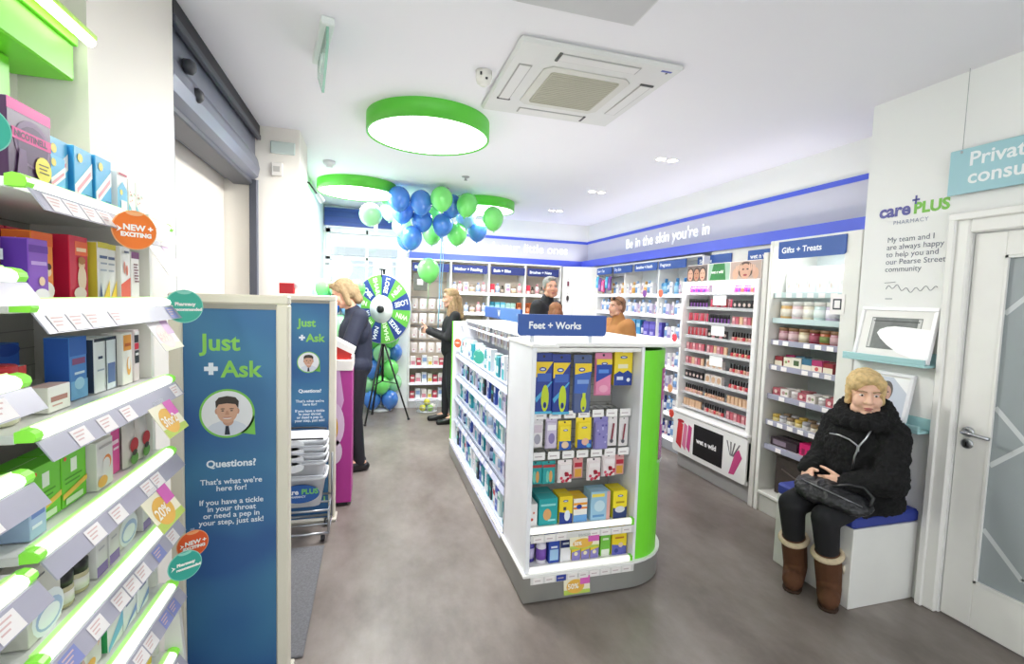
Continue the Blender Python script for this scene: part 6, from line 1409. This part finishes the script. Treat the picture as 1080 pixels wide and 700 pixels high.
mb = MB(); mb.tube([(.615, 5.6, 1.72), (.62, 5.6, 1.6), (.60, 5.6, 1.45)], .003, M('#a8e0a8', .4), 5); tag(mb.build('balloon_ribbon'), 'thin green ribbon under the lone lime balloon', 'ribbon')
def balloon_column(x, y, rows_, nm, pal):
    t = thing('balloon_stand', f'white pole and round base of the balloon column {nm}', 'stand', (x, y, 0))
    mb = MB(); mb.lathe([(.15, 0), (.15, .02), (.14, .03), (.02, .035)], M('#e6e9ea', .4), 24); mb.build('base', t)
    mb = MB(); mb.cyl(0, 0, .03, 1.72, .012, M('#e6e9ea', .4), 10); mb.build('pole', t)
    pos = ['front left', 'front right', 'back right', 'back left']
    for i in rows_:
        z = .17 + i*.21
        for k in range(4):
            a = PI*1.25 + k*PI/2 + (i % 2)*.785
            c = pal[(i + k*2 + (k > 1)) % len(pal)]
            balloon(c, x+.165*math.cos(a), y+.165*math.sin(a), z, .228, f'{c} balloon, {pos[k]} of {ORD[i]} tier up, column {nm}', f'balloons of the column {nm}', 0, 0)
    balloon('clear', x, y, .17 + (max(rows_)+1)*.21 + .03, .26, f'large clear balloon on top of the column {nm}', None)
balloon_column(.13, 6.80, range(8), 'behind the wheel', ['blue', 'green', 'blue', 'pale green', 'green'])
balloon_column(-.355, 6.0, (5, 6, 7), 'by the left wall', ['pale green', 'blue', 'pale green', 'pale blue', 'green'])

# ================================================================ LEFT: display cabinet behind the farther gate
t = thing('display_stand', 'magenta and lilac printed display stand with white top behind farther gate', 'display stand', (-.32, 3.86, 0))
mb = MB(); mb.rbox(-.2, .185, -.17, .19, .03, 1.02, M('#b3348f', .4), .004)
P_ = lambda pts, c, k: mb.add([(u, -.1704-.0004*k, v) for u, v in pts], [tuple(range(len(pts)))], M(c))
P_([(-.2, .55), (.06, .55), (.13, .8), (.10, 1.02), (-.2, 1.02)], '#d8a6d0', 1)
mb.add([(.05+.085*math.cos(2*PI*i/24), -.172, .62+.17*math.sin(2*PI*i/24)) for i in range(24)], [tuple(range(24))], M('#e6c7e0'))
mb.add([(.04+.05*math.cos(2*PI*i/24), -.1725, .60+.12*math.sin(2*PI*i/24)) for i in range(24)], [tuple(range(24))], M('#e8b53a'))
mb.add([(.07+.05*math.cos(2*PI*i/24), -.172, .42+.09*math.sin(2*PI*i/24)) for i in range(24)], [tuple(range(24))], M('#e9d3e4'))
mb.build('printed_box', t)
mb = MB(); mb.rbox(-.2, .19, -.175, .195, 1.02, 1.10, M('#efe9e2', .4), .004); mb.build('white_top', t)
mb = MB(); mb.rbox(-.17, .16, -.14, .16, 0, .03, DARK, .003); mb.build('plinth', t)
t = thing('leaflet_tray', 'red and white angled tray on top of the magenta stand', 'tray', (-.24, 3.80, 1.10))
mb = MB(); mb.prism([(-.1, 0), (.09, 0), (.10, .04), (-.06, .155), (-.1, .16)], -.09, .09, M('#d2281f', .4), 'y'); mb.build('tray_body', t)
mb = MB(); mb.prism([(-.11, .15), (.115, .035), (.125, .075), (-.10, .20)], -.1, .1, M('#f2ede8', .4), 'y'); mb.build('tray_lid', t)
t = thing('leaflet_box', 'small red and white box lying on top of the farther gate', 'box', (-.535, 3.515, 0))
mb = MB(); mb.rbox(-.045, .045, -.03, .03, 1.57, 1.64, M('#c9202c', .4), .003, tr(-.01, 0, 0)); mb.build('red_sleeve', t)
mb = MB(); mb.ell((.05, 0, 1.63), (.025, .025, .03), PLASTIC); mb.build('white_cap', t)
# ================================================================ PEOPLE
SKIN = M('#d8a68c', .5, sss=.08)
def head_prims(mb, X, s=1.0, mat=SKIN):
    P = lambda x, y, z: X @ Vector((x*s, y*s, z*s))
    Rm = X.to_3x3().to_4x4()
    def E(c, r): mb.ell(P(*c), tuple(k*s for k in r), mat, 18, 12, Rm)
    E((0, -.012, .035), (.074, .094, .086)); E((0, .018, -.03), (.06, .072, .088)); E((0, .062, -.095), (.03, .026, .022))
    E((0, .068, .03), (.05, .022, .022))
    for k in (-1, 1):
        E((k*.036, .058, -.03), (.03, .03, .034)); E((k*.076, -.008, -.005), (.010, .020, .031)); E((k*.04, .03, -.075), (.028, .04, .03))
    mb.cone(P(0, .083, .018), P(0, .106, -.026), .009*s, .0135*s, mat)
    for k in (-1, 1): E((k*.012, .093, -.03), (.010, .010, .008))
    E((0, .080, -.058), (.024, .014, .008)); E((0, .078, -.070), (.020, .014, .008))
def face_parts(root, inv, X, s=1.0, lip='#b06a64', brow='#5a4636'):
    T = inv @ X
    P = lambda x, y, z: T @ Vector((x*s, y*s, z*s)); Rm = T.to_3x3().to_4x4()
    mb = MB()
    for k in (-1, 1):
        mb.ell(P(k*.031, .073, .006), (.012*s, .0095*s, .0062*s), M('#e9e2dd', .3), 12, 8, Rm)
        mb.ell(P(k*.031, .081, .006), (.0055*s, .0035*s, .0055*s), M('#3a3630', .2), 10, 6, Rm)
    mb.build('eyes', root)
    mb = MB()
    for k in (-1, 1): mb.tube([P(k*.013, .092, .026), P(k*.032, .092, .032), P(k*.052, .078, .026)], .0034*s, M(brow, .8), 6)
    mb.build('eyebrows', root)
    mb = MB(); mb.ell(P(0, .091, -.060), (.022*s, .006*s, .005*s), M(lip, .4), 12, 6, Rm); mb.ell(P(0, .089, -.070), (.018*s, .006*s, .005*s), M(lip, .4), 12, 6, Rm); mb.build('lips', root)
def hand_prims(mb, W, d, side, curl=.5, s=1.0, mat=SKIN, thumb_in=.5):
    # W wrist, d pointing direction of the hand, side towards the thumb
    d = Vector(d).normalized(); side = Vector(side); side = (side - d*side.dot(d)).normalized(); n = d.cross(side)   # fingers curl towards n
    W = Vector(W)
    for a in (-.028, -.01, .01, .028): mb.cone(W + d*.012*s + side*a*.7*s, W + d*.082*s + side*a*s, .014*s, .0125*s, mat)
    for a, L in ((.031, .068), (.0105, .078), (-.0105, .072), (-.031, .056)):
        b = W + d*.085*s + side*a*s; ang = 0
        for seg, r0, r1 in ((.45, .0092, .0086), (.32, .0086, .0080), (.23, .0080, .0068)):
            ang += curl*(.75 if seg > .4 else 1.0)
            v = d*math.cos(ang) + n*math.sin(ang)
            e = b + v*L*seg*s; mb.cone(b, e, r0*s, r1*s, mat, 10, 3); b = e
    b = W + d*.025*s + side*.03*s
    for seg, r0, r1, k in ((.042, .0125, .0105, .2), (.032, .0105, .0095, .5), (.024, .0095, .008, .8)):
        v = (d*.75 + side*(.75-.5*k) + n*thumb_in*k).normalized(); e = b + v*seg*s; mb.cone(b, e, r0*s, r1*s, mat, 10, 3); b = e
def rotz(a): return Matrix.Rotation(a, 4, 'Z')

def person(lab, at, face, J, skin='#d8a68c', s=1.0, head=None, voxel=.007, hands=None, brow='#5a4636', lip='#b06a64'):
    """body as one fused surface; J holds joints in the person's own frame (x right, y forward, z up)"""
    SK = M(skin, .5, sss=.08)
    mb = MB(); C = lambda a, b, ra, rb: mb.cone(J[a], J[b], ra*s, rb*s, SK)
    HX = head
    head_prims(mb, HX, s, SK)
    C('neck', 'skull', .054, .052); C('chest', 'neck', .09, .06)
    mb.ell(J['chest'], (.165*s, .11*s, .17*s), SK); C('pelvis', 'chest', .125, .12); mb.ell(J['pelvis'], (.165*s, .125*s, .115*s), SK)
    for k in 'lr':
        C('chest', 'sh'+k, .075, .055); C('sh'+k, 'el'+k, .05, .042); C('el'+k, 'wr'+k, .041, .027)
        C('pelvis', 'hip'+k, .1, .09); C('hip'+k, 'kn'+k, .085, .055); C('kn'+k, 'an'+k, .056, .036)
        a, t_ = Vector(J['an'+k]), Vector(J['toe'+k]); mb.cone(a, t_, .038*s, .026*s, SK); mb.cone(a + (a - t_)*.22 + Vector((0, 0, -.035)), t_, .03*s, .024*s, SK)
        h = hands[k]; hand_prims(mb, J['wr'+k], h[0], h[1], h[2], s*.98, SK)
    me = fuse(mb, 'person', [SK], voxel, 3, .5)
    o = mesh_obj(me, 'person', None, at); o.rotation_euler = (0, 0, face)
    tag(o, lab, 'person')
    face_parts(o, Matrix.Identity(4), HX, s, lip, brow)
    return o
def garment(root, name, prims, mat, voxel=.01, smooth=3, fuzz=0.0):
    mb = MB()
    for p in prims:
        if p[0] == 'c': mb.cone(p[1], p[2], p[3], p[4], mat)
        else: mb.ell(p[1], p[2], mat, 18, 12, p[3] if len(p) > 3 else None)
    return mesh_obj(fuse(mb, name, [mat], voxel, smooth, fuzz=fuzz), name, root)
def standing(h):
    k = h/1.7
    V = lambda x, y, z: (x*k, y*k, z*k)
    return {'pelvis': V(0, 0, .95), 'chest': V(0, 0, 1.25), 'neck': V(0, -.01, 1.43), 'skull': V(0, .01, 1.54),
            'shl': V(-.175, -.01, 1.385), 'shr': V(.175, -.01, 1.385), 'ell': V(-.23, -.04, 1.10), 'elr': V(.23, -.04, 1.10), 'wrl': V(-.22, .08, .88), 'wrr': V(.22, .08, .88),
            'hipl': V(-.085, 0, .92), 'hipr': V(.085, 0, .92), 'knl': V(-.09, .015, .50), 'knr': V(.09, .015, .50), 'anl': V(-.095, -.03, .09), 'anr': V(.095, -.03, .09), 'toel': V(-.11, .13, .03), 'toer': V(.11, .13, .03)}
def tops(J, s=1.0, grow=.018, sleeve=1.0, hem=None):
    out = [('c', J['chest'], J['neck'], (.095+grow)*s, (.055+grow)*s), ('e', J['chest'], ((.168+grow)*s, (.115+grow)*s, .17*s)), ('c', J['pelvis'], J['chest'], (.13+grow)*s, (.125+grow)*s), ('e', J['pelvis'], ((.168+grow)*s, (.13+grow)*s, .12*s))]
    for k in 'lr':
        e = Vector(J['el'+k]); w = e + (Vector(J['wr'+k]) - e)*sleeve
        out += [('c', J['chest'], J['sh'+k], (.078+grow)*s, (.055+grow)*s), ('c', J['sh'+k], e, (.052+grow)*s, (.044+grow)*s), ('c', e, w, (.043+grow)*s, (.032+grow)*s)]
    return out
def bottoms(J, s=1.0, grow=.014, leg=1.0):
    out = [('e', J['pelvis'], ((.165+grow)*s, (.125+grow)*s, .115*s))]
    for k in 'lr':
        kn = Vector(J['kn'+k]); an = kn + (Vector(J['an'+k]) - kn)*leg
        out += [('c', J['hip'+k], kn, (.088+grow)*s, (.058+grow)*s), ('c', kn, an, (.058+grow)*s, (.04+grow)*s)]
    return out
def shoes(root, J, mat, s=1.0, nm='shoe', name_l=None):
    for k in 'lr':
        a, t_ = Vector(J['an'+k]), Vector(J['toe'+k]); f = (t_ - a); f.z = 0; f.normalize()
        heel = Vector((a.x, a.y, .04*s)) - f*.05*s
        o = garment(root, nm, [('c', heel, t_ + f*.03*s, .042*s, .036*s), ('c', (a.x, a.y, a.z-.02), t_, .045*s, .034*s), ('c', heel + Vector((0, 0, -.004)), t_ + f*.03*s + Vector((0, 0, -.004)), .036*s, .036*s)], mat, .006, 2)
def head_at(J, yaw=0.0, pitch=0.0, roll=0.0, off=(0, .02, .065), s=1.0):
    p = Vector(J['skull']) + Vector(off)*s
    return Matrix.Translation(p) @ Matrix.Rotation(yaw, 4, 'Z') @ Matrix.Rotation(-pitch, 4, 'X') @ Matrix.Rotation(roll, 4, 'Y')
def hair(root, X, prims, mat, s=1.0, voxel=.006, name='hair'):
    mb = MB(); Rm = X.to_3x3().to_4x4()
    for p in prims:
        if p[0] == 'e': mb.ell(X @ (Vector(p[1])*s), tuple(k*s for k in p[2]), mat, 18, 12, Rm)
        else: mb.cone(X @ (Vector(p[1])*s), X @ (Vector(p[2])*s), p[3]*s, p[4]*s, mat)
    return mesh_obj(fuse(mb, name, [mat], voxel, 2, fuzz=.0045), name, root)
CAP = [('e', (0, -.022, .048), (.083, .096, .084)), ('e', (0, -.055, -.005), (.074, .06, .08)), ('e', (0, .05, .098), (.05, .035, .026))]
HAIR_B = M('#b59468', .7, vary=.35, scale=60)
def strip(m, c, vary=.2, scale=50): return M(c, .8, vary=vary, scale=scale, bump=.25)
BLK = M('#1b1b20', .75, vary=.2, scale=25, bump=.2)

# --- woman in black by the far shelving, facing left with a phone
J = standing(1.66); k = 1.66/1.7
J.update({'ell': (-.22, .08, 1.08), 'elr': (.22, .08, 1.08), 'wrl': (-.10, .30, 1.16), 'wrr': (.08, .30, 1.17), 'knr': (.085, .05, .49), 'anr': (.09, .06, .09), 'toer': (.10, .22, .03)})
HX = head_at(J, 0, .12)
o = person('standing person in black with long fair hair holding a phone by the far shelves', (.97, 6.0, 0), math.radians(88), J, s=k, head=HX, hands={'l': ((.5, .8, .1), (0, 0, 1), .7), 'r': ((-.5, .8, .1), (0, 0, 1), -.7)})
garment(o, 'jumper', tops(J, k, .012), BLK); garment(o, 'trousers', bottoms(J, k, .006), M('#222329', .8, bump=.1)); shoes(o, J, M('#17171a', .35), k)
hair(o, HX, CAP + [('c', (-.06, -.03, .0), (-.075, -.03, -.20), .03, .035), ('c', (.06, -.03, .0), (.075, -.03, -.20), .03, .035), ('c', (0, -.085, -.02), (0, -.09, -.24), .055, .06), ('c', (-.05, .01, -.05), (-.06, .04, -.24), .022, .03), ('c', (.05, .01, -.05), (.06, .04, -.24), .022, .03)], M('#a98a66', .7, vary=.4, scale=40), k)
ph = MB(); ph.rbox(-.035, .035, -.075, .075, -.004, .004, M('#1c1d22', .2), .003)
t = ph.build('mobile_phone', None); t.location = (.58, 6.0, 1.19); t.rotation_euler = (0, math.radians(-35), 0); tag(t, 'dark mobile phone held by the standing person in black', 'phone')
# --- staff member left, head bowed, behind the farther gate
J = standing(1.70)
J['skull'] = (0, .07, 1.525); J['neck'] = (0, .02, 1.42)
J.update({'ell': (-.24, .10, 1.12), 'elr': (.24, .06, 1.10), 'wrl': (-.12, .22, 1.10), 'wrr': (.14, .21, 1.10)})
HX = head_at(J, math.radians(-8), .5, 0, (0, .035, .06))
o = person('person in navy top with fair bobbed hair bowing over the magenta stand', (-.14, 4.52, 0), math.radians(100), J, s=1.0, head=HX, hands={'l': ((.4, .8, -.2), (0, .2, 1), .5), 'r': ((-.4, .8, -.2), (0, .2, 1), -.5)})
garment(o, 'tunic', tops(J, 1.0, .02, .55), M('#252a3d', .8, bump=.15)); garment(o, 'trousers', bottoms(J, 1.0, .012), M('#1d1e26', .8)); shoes(o, J, M('#17171a', .4))
hair(o, HX, CAP + [('c', (-.065, -.01, .02), (-.075, .0, -.10), .028, .024), ('c', (.065, -.01, .02), (.075, .0, -.10), .028, .024), ('c', (0, -.08, .0), (0, -.085, -.10), .06, .045)], M('#9c8664', .75, vary=.4, scale=40))
# --- grey haired man beyond the gondola
J = standing(1.84); k = 1.84/1.7
HX = head_at(J, math.radians(-35), -.02, 0, s=k)
o = person('grey haired person in black collared jacket beyond the gondola, looking right', (2.08, 5.60, 0), math.radians(185), J, s=k, head=HX, skin='#d59c84', voxel=.009, hands={'l': ((0, .3, -1), (1, .3, 0), .4), 'r': ((0, .3, -1), (-1, .3, 0), -.4)}, brow='#8a8580')
bpy.data.objects[o.name].rotation_euler = (0, 0, math.radians(215))
HXm = HX
garment(o, 'jacket', tops(J, k, .03) + [('c', (0, -.02, 1.50), (0, -.005, 1.60), .085, .078)], BLK, .012); garment(o, 'trousers', bottoms(J, k, .014), M('#2b2d35', .8), .012); shoes(o, J, M('#2a2019', .4), k)
hair(o, HX, CAP + [('e', (-.07, -.01, .015), (.014, .035, .04)), ('e', (.07, -.01, .015), (.014, .035, .04))], M('#8f8d8a', .8, vary=.45, scale=60), k)
# --- brown haired person in front of him, only the crown shows
J = standing(1.53); k = 1.53/1.7
HX = head_at(J, 0, .15, 0, s=k)
o = person('brown haired person standing in front of the grey haired one', (1.995, 5.10, 0), math.radians(-10), J, s=k, head=HX, voxel=.009, hands={'l': ((0, .3, -1), (1, .3, 0), .4), 'r': ((0, .3, -1), (-1, .3, 0), -.4)})
garment(o, 'coat', tops(J, k, .03), M('#4a3a36', .8), .012); garment(o, 'trousers', bottoms(J, k, .014), M('#2b2d35', .8), .012); shoes(o, J, M('#2a2019', .4), k)
hair(o, HX, CAP + [('c', (-.065, -.02, .0), (-.07, -.02, -.16), .03, .03), ('c', (.065, -.02, .0), (.07, -.02, -.16), .03, .03), ('c', (0, -.085, -.02), (0, -.09, -.2), .055, .055)], M('#8c5c3c', .7, vary=.4, scale=45), k)
# --- person in tan coat with glasses pushed up, profile to the left
J = standing(1.62); k = 1.62/1.7
HX = head_at(J, 0, .0, 0, s=k)
o = person('person in tan coat with sunglasses pushed up on short brown hair, facing left', (2.74, 5.02, 0), math.radians(100), J, s=k, head=HX, voxel=.008, hands={'l': ((0, .3, -1), (1, .3, 0), .4), 'r': ((0, .3, -1), (-1, .3, 0), -.4)})
garment(o, 'coat', tops(J, k, .035) + [('c', (0, -.02, 1.34), (0, 0, 1.42), .08, .07)], M('#b07a45', .8, bump=.15), .012); garment(o, 'trousers', bottoms(J, k, .014), M('#2b2d35', .8), .012); shoes(o, J, M('#2a2019', .4), k)
hair(o, HX, CAP + [('e', (0, -.09, .0), (.05, .03, .06))], M('#8a6448', .7, vary=.35, scale=45), k)
mb = MB()
for q in (-1, 1): mb.ell(HX @ Vector((q*.034, .07, .098)), (.026, .012, .018), M('#1e1a1a', .2), 12, 8, HX.to_3x3().to_4x4())
for q in (-1, 1): mb.tube([HX @ Vector((q*.06, .06, .095)), HX @ Vector((q*.082, .0, .06)), HX @ Vector((q*.08, -.02, .03))], .003, M('#1e1a1a', .3), 6)
sg = mb.build('sunglasses', None, o.location); sg.rotation_euler = o.rotation_euler; tag(sg, 'dark sunglasses pushed up on the hair of person in tan coat', 'sunglasses')

# --- seated person in black fluffy coat on the bench (own frame: x right, y forward)
face = math.radians(90 + 22)      # forward points to -x, a little towards the camera
at = Vector((2.66, 2.03, 0)); c_, s_ = math.cos(face), math.sin(face)
def L(x, y, z):
    dx, dy = x - at.x, y - at.y
    return (c_*dx + s_*dy, -s_*dx + c_*dy, z)
J = {'pelvis': L(2.65, 2.03, .60), 'chest': L(2.615, 2.00, .86), 'neck': L(2.595, 1.985, 1.0), 'skull': L(2.58, 1.975, 1.075),
     'shr': L(2.585, 2.125, .935), 'shl': L(2.625, 1.855, .935), 'elr': L(2.525, 2.15, .73), 'ell': L(2.545, 1.785, .71), 'wrr': L(2.385, 2.13, .675), 'wrl': L(2.42, 1.93, .665),
     'hipr': L(2.60, 2.11, .575), 'hipl': L(2.61, 1.95, .575), 'knr': L(2.245, 2.085, .50), 'knl': L(2.30, 1.925, .49), 'anr': L(2.375, 2.15, .10), 'anl': L(2.41, 1.965, .10),
     'toer': L(2.285, 2.08, .035), 'toel': L(2.335, 1.90, .035)}
HX = Matrix.Translation(L(2.555, 1.962, 1.135)) @ Matrix.Rotation(math.radians(28), 4, 'Z') @ Matrix.Rotation(math.radians(-4), 4, 'X')
DL = lambda x, y, z: (c_*x + s_*y, -s_*x + c_*y, z)
o = person('seated person in fluffy black coat and brown boots on the white bench', tuple(at), face, J, s=1.0, head=HX, voxel=.0055, skin='#e6b9a0', brow='#a88a68',
           hands={'r': (DL(-.62, -.62, -.36), DL(.3, -.6, .6), -.45), 'l': (DL(-.55, .75, -.2), DL(.2, .1, 1), .55)})
FUR = M('#0d0d0f', .9, vary=.5, scale=45, bump=.9)
pr = [('e', Vector(J['chest']) + Vector((0, -.0, -.02)), (.195, .165, .17)), ('e', Vector(J['pelvis']) + Vector((0, .0, .06)), (.225, .195, .16)), ('e', L(2.62, 1.925, .575), (.15, .12, .09)), ('e', L(2.60, 2.02, .60), (.19, .2, .10)), ('c', J['pelvis'], J['chest'], .185, .17), ('c', J['chest'], J['neck'], .15, .09)]
for q in 'lr':
    w = Vector(J['wr'+q]); e = Vector(J['el'+q]); w2 = e + (w - e)*.9
    pr += [('c', J['chest'], J['sh'+q], .11, .08), ('c', J['sh'+q], e, .082, .076), ('c', e, w2, .074, .054), ('c', Vector(J['hip'+q]), Vector(J['hip'+q]).lerp(Vector(J['kn'+q]), .30), .115, .10)]
coat = garment(o, 'coat', pr, FUR, .008, 3, .008)
col = []
for i in range(20):
    a = 2*PI*i/20; n_ = Vector(J['neck'])
    col.append(('c', n_ + Vector((.125*math.cos(a), .115*math.sin(a)+.01, -.015)), n_ + Vector((.10*math.cos(a), .095*math.sin(a)+.015, .05 - .04*math.sin(a))), .04, .033))
garment(o, 'fur_collar', col, FUR, .007, 2, .009)
fr = J['chest']
mb = MB(); ZP = M('#b9bbbf', .3, .9)
def front(u, v):   # below   # a point on the coat front: u across (person's right positive), v up from the chest joint
    c0 = Vector(J['chest']); yy = .168*math.sqrt(max(.05, 1 - (u/.22)**2 - ((v+.02)/.26)**2))
    return c0 + Vector((u, yy + .018, v))
mb.tube([front(-.075, .10), front(-.06, .055), front(-.035, .01), front(-.02, -.05), front(-.012, -.12)], .005, ZP, 6)
mb.tube([front(.11, .04), front(.06, .045), front(.01, .035), front(-.03, .01)], .0045, ZP, 6)
mb.rbox(-.006, .006, -.004, .004, -.03, .0, ZP, .002, Matrix.Translation(front(-.033, .012) + Vector((0, .006, 0)))); mb.build('zip', coat)
garment(o, 'leggings', [('c', J['hip'+q], J['kn'+q], .092, .068) for q in 'lr'] + [('c', J['kn'+q], Vector(J['kn'+q]).lerp(Vector(J['an'+q]), .8), .068, .05) for q in 'lr'] + [('e', J['pelvis'], (.18, .15, .1))], M('#17171b', .85, vary=.2, scale=30, bump=.15), .009, 3)
SUE = M('#5a371f', .85, vary=.22, scale=22, bump=.35); CUF = M('#e2cfae', .9, vary=.2, scale=60, bump=.6)
for q in 'rl':
    a, tt, kn = Vector(J['an'+q]), Vector(J['toe'+q]), Vector(J['kn'+q]); f = tt - a; f.z = 0; f.normalize()
    topp = a.lerp(kn, .42); heel = Vector((a.x, a.y, .055)) - f*.035
    b = garment(o, 'boot', [('c', a, topp, .062, .066), ('c', heel, tt + Vector((0, 0, .025)), .056, .053), ('c', a, tt.lerp(a, .3), .062, .055), ('c', heel + Vector((0, 0, -.01)), tt + Vector((0, 0, .0)), .045, .04)], SUE, .007, 2)
    mb = MB(); ax = (kn - a).normalized(); u = ax.cross(f).normalized(); v = u.cross(ax)
    mb.tube([topp + ax*.012 + (u*math.cos(2*PI*i/24) + v*math.sin(2*PI*i/24))*.064 for i in range(24)], .016, CUF, 8, closed=True); mb.build('fleece_cuff', b)
    mb = MB(); hd_ = heel - f*.01; mb.cone(Vector((hd_.x, hd_.y, .012)), Vector((tt.x, tt.y, .012)), .046, .048, M('#3a2518', .8)); 
    mb.v = [(x, y, max(.001, min(.016, z))) for x, y, z in mb.v]; mb.build('sole', b)
    if q == 'l':
        mb = MB(); mb.tube([topp - ax*.05 + (u*.068 if u.dot(Vector((1, 0, 0))) < 0 else -u*.068), topp - ax*.10 + (u*.07 if u.dot(Vector((1, 0, 0))) < 0 else -u*.07)], .007, M('#d9cfb8', .5), 8); mb.build('toggle', b)
hair(o, HX, [('e', (0, -.024, .05), (.086, .098, .086)), ('e', (0, -.06, -.01), (.076, .058, .085)), ('e', (.01, .052, .085), (.062, .040, .034)), ('e', (.05, .035, .06), (.034, .05, .04)), ('e', (-.05, .03, .06), (.032, .05, .04)), ('c', (-.07, .0, .03), (-.074, .0, -.05), .022, .016), ('c', (.07, .0, .03), (.074, .0, -.05), .022, .016)], M('#cdb07c', .75, vary=.45, scale=55), 1.0, .005)
o.location.y -= .03
# handbag on the lap
mb = MB(); BG = M('#1f2023', .32, vary=.2, scale=14, bump=.3)
mb.ell((0, 0, .0), (.16, .10, .05), BG, 24, 14); mb.ell((-.07, .0, -.01), (.11, .11, .05), BG, 20, 12); mb.ell((.09, .0, .0), (.10, .085, .04), BG, 20, 12)
bag_me = fuse(mb, 'handbag', [BG], .006, 3, fuzz=.005)
hb_ = mesh_obj(bag_me, 'handbag', None, (2.36, 1.92, .605)); hb_.rotation_euler = (math.radians(20), math.radians(10), math.radians(-68)); tag(hb_, 'dark grey leather handbag on the lap of the seated person', 'handbag')
mb = MB(); mb.tube([(-.15, -.03, .028), (-.05, -.05, .046), (.06, -.05, .046), (.15, -.03, .026)], .004, M('#8a8c90', .3, .8), 6); mb.build('zip', hb_)
mb = MB(); mb.tube([(.0, .0, .045), (.06, .03, .075), (.12, .05, .08), (.17, .04, .05), (.17, .0, .02)], .009, M('#1e1f22', .4), 8); mb.build('strap', hb_)
# ================================================================ LIGHT, CAMERA
w = bpy.data.worlds.new('daylight'); SC.world = w; w.use_nodes = True
bg = w.node_tree.nodes['Background']; bg.inputs[0].default_value = (.93, .97, 1.0, 1); bg.inputs[1].default_value = 1.95
cam = bpy.data.cameras.new('camera'); co = bpy.data.objects.new('camera', cam); COL.objects.link(co); SC.camera = co
cam.sensor_fit = 'HORIZONTAL'; cam.sensor_width = 36.0; cam.lens = 36.0*508.0/1080.0; cam.clip_start = .02
pitch, yaw, roll = 0.0678208458338724, 0.28384506315191327, 0.03203107391408409
fwd = Vector((math.sin(yaw)*math.cos(pitch), math.cos(yaw)*math.cos(pitch), -math.sin(pitch)))
right = Vector((math.cos(yaw), -math.sin(yaw), 0)); up = right.cross(fwd)
r2 = right*math.cos(roll) + up*math.sin(roll); u2 = -right*math.sin(roll) + up*math.cos(roll)
co.matrix_world = Matrix(((r2.x, u2.x, -fwd.x, 0), (r2.y, u2.y, -fwd.y, 0), (r2.z, u2.z, -fwd.z, 1.58), (0, 0, 0, 1)))
vs = SC.view_settings; vs.view_transform = 'Standard'; vs.look = 'None'; vs.exposure = 0.1; vs.gamma = 1.0; vs.use_curve_mapping = False
SC.cycles.use_denoising = True
SC.cycles.max_bounces = 8; SC.cycles.transparent_max_bounces = 12
bpy.data.scenes.remove(TMP)
